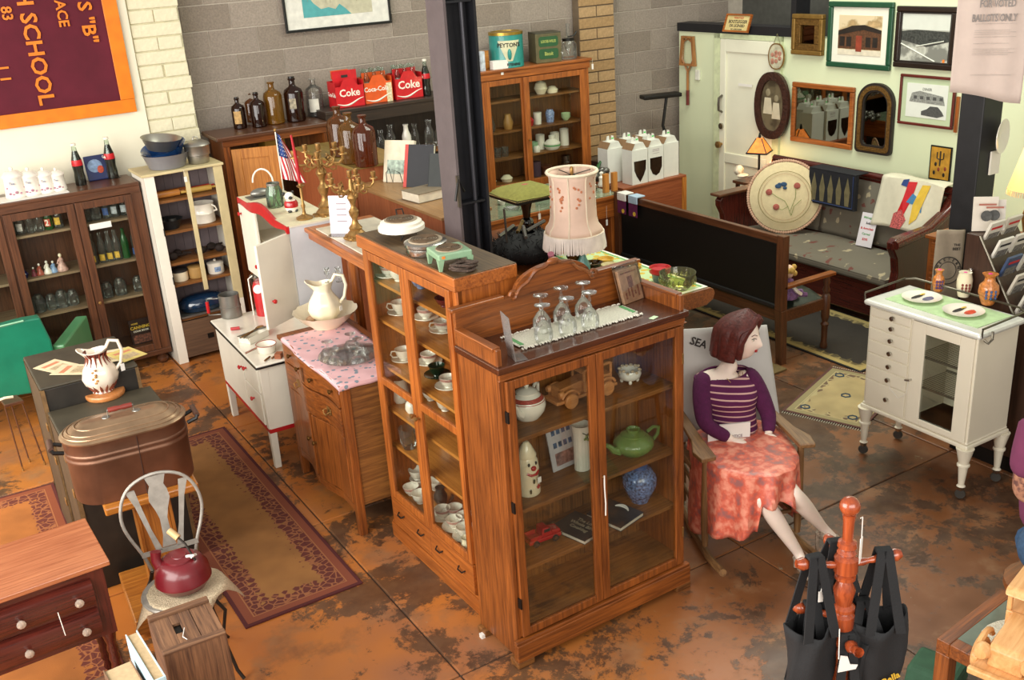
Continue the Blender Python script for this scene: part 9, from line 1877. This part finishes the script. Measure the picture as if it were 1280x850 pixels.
# sweater with stripes
m,nt_s,b_s=nodes('purple_striped_knit');Lk=nt_s.links.new;g_=nt_s.nodes.new('ShaderNodeTexCoord');sp=nt_s.nodes.new('ShaderNodeSeparateXYZ');Lk(g_.outputs['Object'],sp.inputs[0])
def mth(op,a,b2):
 n=nt_s.nodes.new('ShaderNodeMath');n.operation=op
 for i,x in enumerate((a,b2)):
  if isinstance(x,(int,float)):n.inputs[i].default_value=x
  else:Lk(x,n.inputs[i])
 return n.outputs[0]
band=mth('LESS_THAN',mth('FRACT',mth('MULTIPLY',mth('ADD',sp.outputs[2],mth('MULTIPLY',sp.outputs[0],0.12)),1/0.031),0.0),0.24)
mx=nt_s.nodes.new('ShaderNodeMix');mx.data_type='RGBA';Lk(band,mx.inputs[0]);mx.inputs[6].default_value=srgb('#541544');mx.inputs[7].default_value=srgb('#c8a098');Lk(mx.outputs[2],b_s.inputs['Base Color']);b_s.inputs['Roughness'].default_value=0.95
PUR=mat('purple_knit','#4e1440',0.95,var=0.15,scale=50,bump=0.3,bscale=150)
SWL=SL.lerp(NB,0.25)
sd_=(SR-SL);sd_.z=0;sd_.normalize();fd_=Vector((sd_.y,-sd_.x,0))
LV=[(0.54,0.135,0.115,3.42,3.55),(0.62,0.128,0.105,3.42,3.56),(0.70,0.138,0.112,3.415,3.575),(0.77,0.15,0.118,3.41,3.58),(0.83,0.166,0.098,3.408,3.592),(0.868,0.160,0.078,3.408,3.60),(0.892,0.115,0.060,3.412,3.602)]
def swt(u,v):
 q=v*(len(LV)-1);i=min(int(q),len(LV)-2);f=q-i;A_=[a+(b-a)*f for a,b in zip(LV[i],LV[i+1])];a=2*PI*u
 bu=0.022*math.exp(-((A_[0]-0.765)/0.045)**2)*max(0,-math.sin(a))*(0.4+abs(math.cos(a)))
 P=Vector((A_[3],A_[4],A_[0]))+sd_*(A_[1]*math.cos(a))-fd_*(A_[2]*math.sin(a))*1.0+fd_*bu;return P-Vector((0,0,0.03*max(0,-math.sin(a))*v**3))
MB().grid(swt,40,18).build('sweater',m,mq,True,solid=0.006,fix=False)
skin('sleeve',[(SL.lerp(CH_,0.2),0.068),(SL,0.063),(EL,0.046),(EL.lerp(WL_,.9),0.033)],[(0,1),(1,2),(2,3)],PUR,mq);skin('sleeve',[(SR.lerp(CH_,0.2),0.068),(SR,0.062),(ER,0.045),(ER.lerp(WR_,.9),0.033)],[(0,1),(1,2),(2,3)],PUR,mq)
MB().tube([(3.37,3.545,0.875),(3.40,3.50,0.82),(3.415,3.485,0.79),(3.44,3.50,0.83),(3.475,3.54,0.88)],0.0016,4).ell((3.414,3.482,0.782),0.008,0.006,0.009,8,6).build('necklace',BRASS,mq)
# skirt: front falls from the knees, sides hang over the seat
SKM=blotch('coral_print_skirt','#96605c','#cc5e48','#e09078',20,(0.34,0.62))
skc=[(3.42,3.56,0.62),(3.43,3.45,0.56),(3.35,3.28,0.535),(3.255,3.05,0.50),(3.255,2.985,0.42),(3.27,2.98,0.385)]
def skt(u,v):
# ring around hips/thighs; v from waist to hem
 a=2*PI*u;ca,sa=math.cos(a),math.sin(a)
 wx,wy=3.42+0.14*ca,3.56+0.12*sa
 fx,fy=-0.42,-0.90;rx,ry=0.90,-0.42
 side=ca*0.215+(0.03 if sa<0 else 0)*ca;fwd=-0.06 if sa>0 else 0.50*(-sa)**0.6;ex,ey=3.42+rx*side+fx*fwd+0.0,3.54+ry*side+fy*fwd
 flare=1+0.07*math.sin(a*13+v*3)*v*v+0.06*v
 t1=min(1,v/0.45);t2=max(0,(v-0.45)/0.55)
 x=wx+(ex-wx)*t1;y=wy+(ey-wy)*t1;x=3.42+(x-3.42)*flare;y=3.50+(y-3.50)*flare
 frontness=max(0,-sa)**1.2;hang=0.46-0.34*frontness**1.5*(0.15+0.85*max(0,min(1,0.62+ca*0.9)))if sa<0.1 else 0.10
 hang=0.10 if sa>0.1 else 0.46-0.16*frontness-(0.16*frontness if ca>-0.15 else 0)
 z=0.575-0.025*t1**1.6+(0.02*frontness)*t1-hang*t2+0.012*math.sin(a*9+v*6)*t2
 if t2>0:x+=fx*0.02*t2*frontness;y+=-0.02*t2*frontness
 return(x,y,z)
MB().grid(skt,96,30).build('skirt',SKM,mq,True,solid=0.006,fix=False)
LACE=mat('silver_lace_shoe','#a08e7c',0.5,var=0.4,scale=90,bump=0.4)
for A_,T_2 in((AL,TL_),(AR,TR_)):
 d_=(T_2-A_);MB().tube([A_+Vector((0,0.0,-0.045))-d_*0.25,A_+d_*0.25+Vector((0,0,-0.035)),A_+d_*0.8+Vector((0,0,-0.004)),A_+d_*1.15],[0.022,0.027,0.030,0.016],10).build('shoe',LACE,mq,True);MB().cyl(A_+Vector((0,0,-0.05))-d_*0.3,Vector((A_.x-d_.x*.3,A_.y-d_.y*.3,0.004)),0.012,8,0.008).build('heel',LACE,mq,True)
 MB().ell(A_+d_*1.0+Vector((0,0,0.018)),0.008,0.008,0.006,8,5).build('toe_nail',LIP,mq,True)
t=thing('white_booklet','white printed booklet lying on the mannequin\'s lap behind her arm','booklet',(3.30,3.475,0.56),-0.45);B(-0.09,0.13,0,0.012,0,0.10).build('paper',PAPER,t);text('NOTICE',0.022,GP,t,fr((0.05,-0.001,0.03),(1,0,0),(0,0,1)),'lettering')
# === turned coat stand with black bags
CX,CY=1.745,1.413;CHW=wood('cherry_turned','#6a2410','#b0522a',axis='z',rough=0.25,coat=0.6)
cs=thing('coat_stand','turned reddish wooden coat stand with knobbed pegs, bottom right','coat stand',(CX,CY,0),0.0)
pr=[(0.03,0),(0.04,0.02),(0.03,0.3)]+[(0.028+0.004*(k%2),0.9+0.035*k)for k in range(13)]+[(0.032,1.37),(0.026,1.38),(0.032,1.40),(0.026,1.42),(0.034,1.45),(0.034,1.49),(0.024,1.50),(0.034,1.51),(0.034,1.52),(0.024,1.53),(0.026,1.545),(0.032,1.58),(0.018,1.615),(0.03,1.62),(0.03,1.63),(0.022,1.635),(0.034,1.645),(0.034,1.69),(0.022,1.70),(0.028,1.71),(0.020,1.72),(0.028,1.73),(0.026,1.745),(0.015,1.75),(0.016,1.81),(0.019,1.835),(0.01,1.84)]
zf=lambda z:1.755-(1.862-z)*0.82 if z>1.3 else z*0.995
MB().lathe([(r*0.85,zf(z)-0.03*(z>1.3))for r,z in pr],20).build('pole',CHW,cs,True);MB().ell((0,0,1.727),0.025,0.025,0.025,16,10).build('ball_finial',CHW,cs,True)
for k in range(3):a=0.5+k*2*PI/3;MB().tube([(0.03*math.cos(a),0.03*math.sin(a),0.28),(0.16*math.cos(a),0.16*math.sin(a),0.18),(0.26*math.cos(a),0.26*math.sin(a),0.02)],0.02,8).build('foot',CHW,cs,True)
pegs=[(2.68,1.592,0.125),(-0.50,1.592,0.135),(1.2,1.592,0.10),(2.35,1.44,0.12),(-0.25,1.44,0.10),(-1.95,1.375,0.07)]
ends=[]
for k,(a,z,L_)in enumerate(pegs):
 z-=0.03
 ca,sa=math.cos(a),math.sin(a);q=[(0.025,0.008),(0.04,0.010),(0.055,0.007),(0.09,0.013),(L_-0.035,0.008),(L_-0.028,0.013),(L_-0.015,0.017),(L_,0.010)]
 MB().tube([(ca*r,sa*r,z+0.02*(r/L_))for r,_ in q],[w_ for _,w_ in q],10).build('peg',CHW,cs,True);ends.append(Vector((CX+ca*(L_-0.045),CY+sa*(L_-0.045),z+0.02)))
tag(MB().box(-0.008,0.008,-0.001,0.001,-0.07,0).tube([(0,0,0),(-0.004,0,0.06),(-0.02,0,0.065)],0.0014,4).build('price_tag',PAPER),'white price tag hanging beside the finial of the coat stand','tag',(CX+0.025,CY-0.02,1.64),0.4)
BCL=mat('black_canvas','#17181a',0.85,var=0.2,scale=12,bump=0.15,bscale=200)
def tote(E_,w_,h_,drop,rz,label,logo=None,d_=0.045):
 t=thing('tote_bag',label,'bag',E_,rz)
 def bg(u,v):
  a=2*PI*u;f=1-0.15*v;return(w_/2*math.cos(a)*f+0.008*math.sin(v*9+a*2),d_*(1.1-0.5*v)*math.sin(a)+0.006*math.sin(a*5+v*4),-drop-h_*v+0.02*math.cos(a)**2*(1-v)+0.01*math.cos(a))
 MB().grid(bg,32,14).build('bag',BCL,t,True,solid=0.004,fix=False)
 for s in(-1,1):MB().add([(-0.045,s*d_,-drop-0.01),(-0.02,s*d_,-drop-0.01),(0.004,0.01*s,0.017),(-0.018,0.01*s,0.017)],[(0,1,2,3)]).add([(0.03,s*d_,-drop-0.01),(0.055,s*d_,-drop-0.01),(0.02,0.01*s,0.017),(-0.002,0.01*s,0.017)],[(0,1,2,3)]).build('strap',BCL,t,solid=0.004,fix=False)
 B(-0.02,0.02,-0.012,0.012,0.010,0.020).build('strap_loop',BCL,t,bevel=0.004)
 if logo:
  for k,(wd,s_)in enumerate(logo):text(wd,s_,mat('gold_thread','#c8a02c',0.7),t,fr((w_*0.18,-d_*1.02-0.006,-drop-0.14-k*0.032),(1,0.25,0.35),(-0.3,0,1)),'gold_lettering')
 return t
tote(ends[1],0.14,0.36,0.19,-0.55,'black canvas tote bag with gold script on the right hand peg',[('Bella',0.026),('Collections',0.014)])
tote(ends[0],0.12,0.40,0.19,-0.3,'black canvas tote bag with a white torn label on the left hand peg')
tote(ends[2],0.11,0.36,0.10,-0.5,'black canvas bag hanging behind the pole on the far peg');tote(ends[3],0.10,0.30,0.24,-0.5,'black canvas bag on the lower left peg, gold mark on its corner',[('y',0.04)]);tote(ends[5],0.09,0.25,0.36,-0.5,'black bag with long straps on the short front peg');tote(ends[4],0.08,0.34,0.08,-0.5,'black bag close to the pole on the lower right peg')
tag(MB().prism([(0,0),(0.045,0.004),(0.05,0.016),(0.03,0.02),(0.022,0.045),(0.004,0.05)],-0.001,0.001,'y').tube([(0.0,0,0.04),(-0.003,0,0.13)],0.0014,4).build('torn_label',PAPER),'torn white label on a string in front of the left tote bag','label',ends[0]+Vector((0.02,-0.075,-0.29)),-0.45)
tag(MB().box(-0.006,0.006,-0.001,0.001,-0.03,0).tube([(0,0,0),(0.01,0,0.07)],0.0014,4).build('price_tag',PAPER),'white price tag between the pole and the left tote bag','tag',(CX-0.06,CY+0.02,1.50),-0.4)
# === big toy truck on an oak stool
t=thing('oak_stool','low oak stool at the bottom right corner under the big wooden toy car','stool',(2.83,1.40,0),0.1)
B(0.05,0.39,0.05,0.39,0.585,0.60).build('glass_top',mat('dull_green_glass','#6c7a6c',0.15,coat=0.4),t);MB().box(0,0.44,0.0,0.05,0.545,0.601).box(0,0.44,0.39,0.44,0.545,0.601).box(0,0.05,0.05,0.39,0.545,0.601).box(0.39,0.44,0.05,0.39,0.545,0.601).build('frame',OAK('x'),t,bevel=0.003)
for x in(0.0,0.385):
 for y in(0.0,0.385):B(x,x+0.055,y,y+0.055,0,0.545).build('leg',OAK('z'),t,bevel=0.003)
tag(MB().lathe([(0.001,0),(0.17,0),(0.175,0.002),(0.001,0.003)],24).build('lace_doily',CRO,None,True),'white lace doily under the big wooden toy car','doily',(2.99,1.60,0.602))
toy_car('big pale wooden toy car with round headlights at the bottom right corner',Vector((2.955,1.60,0.607)),0.25,TOYW('x'),1.64,'big_wooden_toy_car')
tag(MB().prism([(0,0),(0.24,0),(0.20,0.10),(0.04,0.10)],0,0.2,'y').build('green_cushion',mat('green_canvas','#2c5038',0.8,var=0.15),None,bevel=0.02),'green canvas cushion on the floor beside the oak stool','cushion',(3.14,1.98,0.0),0.3)
# === person at the right edge
pn=thing('person','person in purple t-shirt and jeans with a tattooed arm at the right edge','person',(0,0,0))
S1=at(1290,540,1.13);E1=at(1276,618,0.84);bx,by=S1.x+0.17,S1.y-0.06
TAT=blotch('tattooed_skin','#6a4a44','#a87860','#b88a70',26,(0.4,0.58));PTS=mat('plum_tshirt','#6e3050',0.9,var=0.08,scale=20);JNS=mat('blue_jeans','#34506e',0.85,var=0.2,scale=60)
ndp=[(J(bx,by,0.57),(0.10,0.09)),(J(bx,by,0.75),(0.10,0.08)),(J(bx,by+.0,0.98),(0.10,0.08)),(J(bx,by,1.14),0.055),(J(bx,by,1.24),0.055),(J(bx,by-.01,1.31),0.085),(J(bx,by,1.42),0.09),(S1,0.05),(E1,0.042),(J(E1.x+0.13,E1.y-0.16,0.80),0.032),(J(bx+0.17,by-.1,1.11),0.05),(J(bx+0.22,by-.2,0.84),0.045),(J(bx+0.10,by-.36,0.78),0.032),(J(bx+.02,by+.08,0.52),0.06),(J(bx+0.38,by+.05,0.50),0.045),(J(bx+0.44,by+.03,0.10),0.04),(J(bx+.02,by-.09,0.52),0.06),(J(bx+0.38,by-0.12,0.50),0.045),(J(bx+0.44,by-0.14,0.10),0.04)]
skin('body',ndp,[(0,1),(1,2),(2,3),(3,4),(4,5),(5,6),(2,7),(7,8),(8,9),(2,10),(10,11),(11,12),(0,13),(13,14),(14,15),(0,16),(16,17),(17,18)],TAT,pn)
skin('tshirt',[(J(bx,by,0.63),0.165),(J(bx,by,0.76),0.15),(J(bx,by,0.98),0.16),(J(bx,by,1.11),0.10),(S1,0.078),(S1.lerp(E1,0.72),0.062),(J(bx+0.17,by-.1,1.11),0.078),(J(bx+0.21,by-.17,0.93),0.062)],[(0,1),(1,2),(2,3),(2,4),(4,5),(2,6),(6,7)],PTS,pn)
MB().ell((bx+.02,by,0.56),0.165,0.14,0.12,20,12).build('jeans_seat',JNS,pn,True)
for q in(.08,-.09):MB().tube([(bx+.02,by+q,0.52),(bx+.2,by+q,0.53),(bx+0.40,by+q-.03,0.50),(bx+0.43,by+q-.03,0.42),(bx+0.44,by+q-.03,0.08)],[0.10,0.09,0.078,0.075,0.06],14).build('jeans_leg',JNS,pn,True)
hd_=MB().grid(lambda u,v:(bx+0.098*math.sin(PI*v)*math.cos(2*PI*u),by+0.105*math.sin(PI*v)*math.sin(2*PI*u)+0.01,1.40-0.11*math.cos(PI*v)),20,14).build('hair',mat('short_brown_hair','#2c1e16',0.8),pn,True)
for s in(0,1):MB().tube([(bx+0.40,by+.03-s*.17,0.04),(bx+0.60,by+.03-s*.17,0.035)],[0.045,0.038],10).build('shoe',BLACKM,pn,True)
t=thing('visitor_stool','plain wooden stool the person at the right edge sits on','stool',(bx,by,0));MB().lathe([(0.001,0.37),(0.17,0.37),(0.17,0.40),(0.001,0.40)],20).build('seat',OAK('x'),t,True)
for k in range(4):a=k*PI/2+.7;MB().cyl((0.12*math.cos(a),0.12*math.sin(a),0.37),(0.16*math.cos(a),0.16*math.sin(a),0.0),0.015,8).build('leg',OAK('z'),t,True)
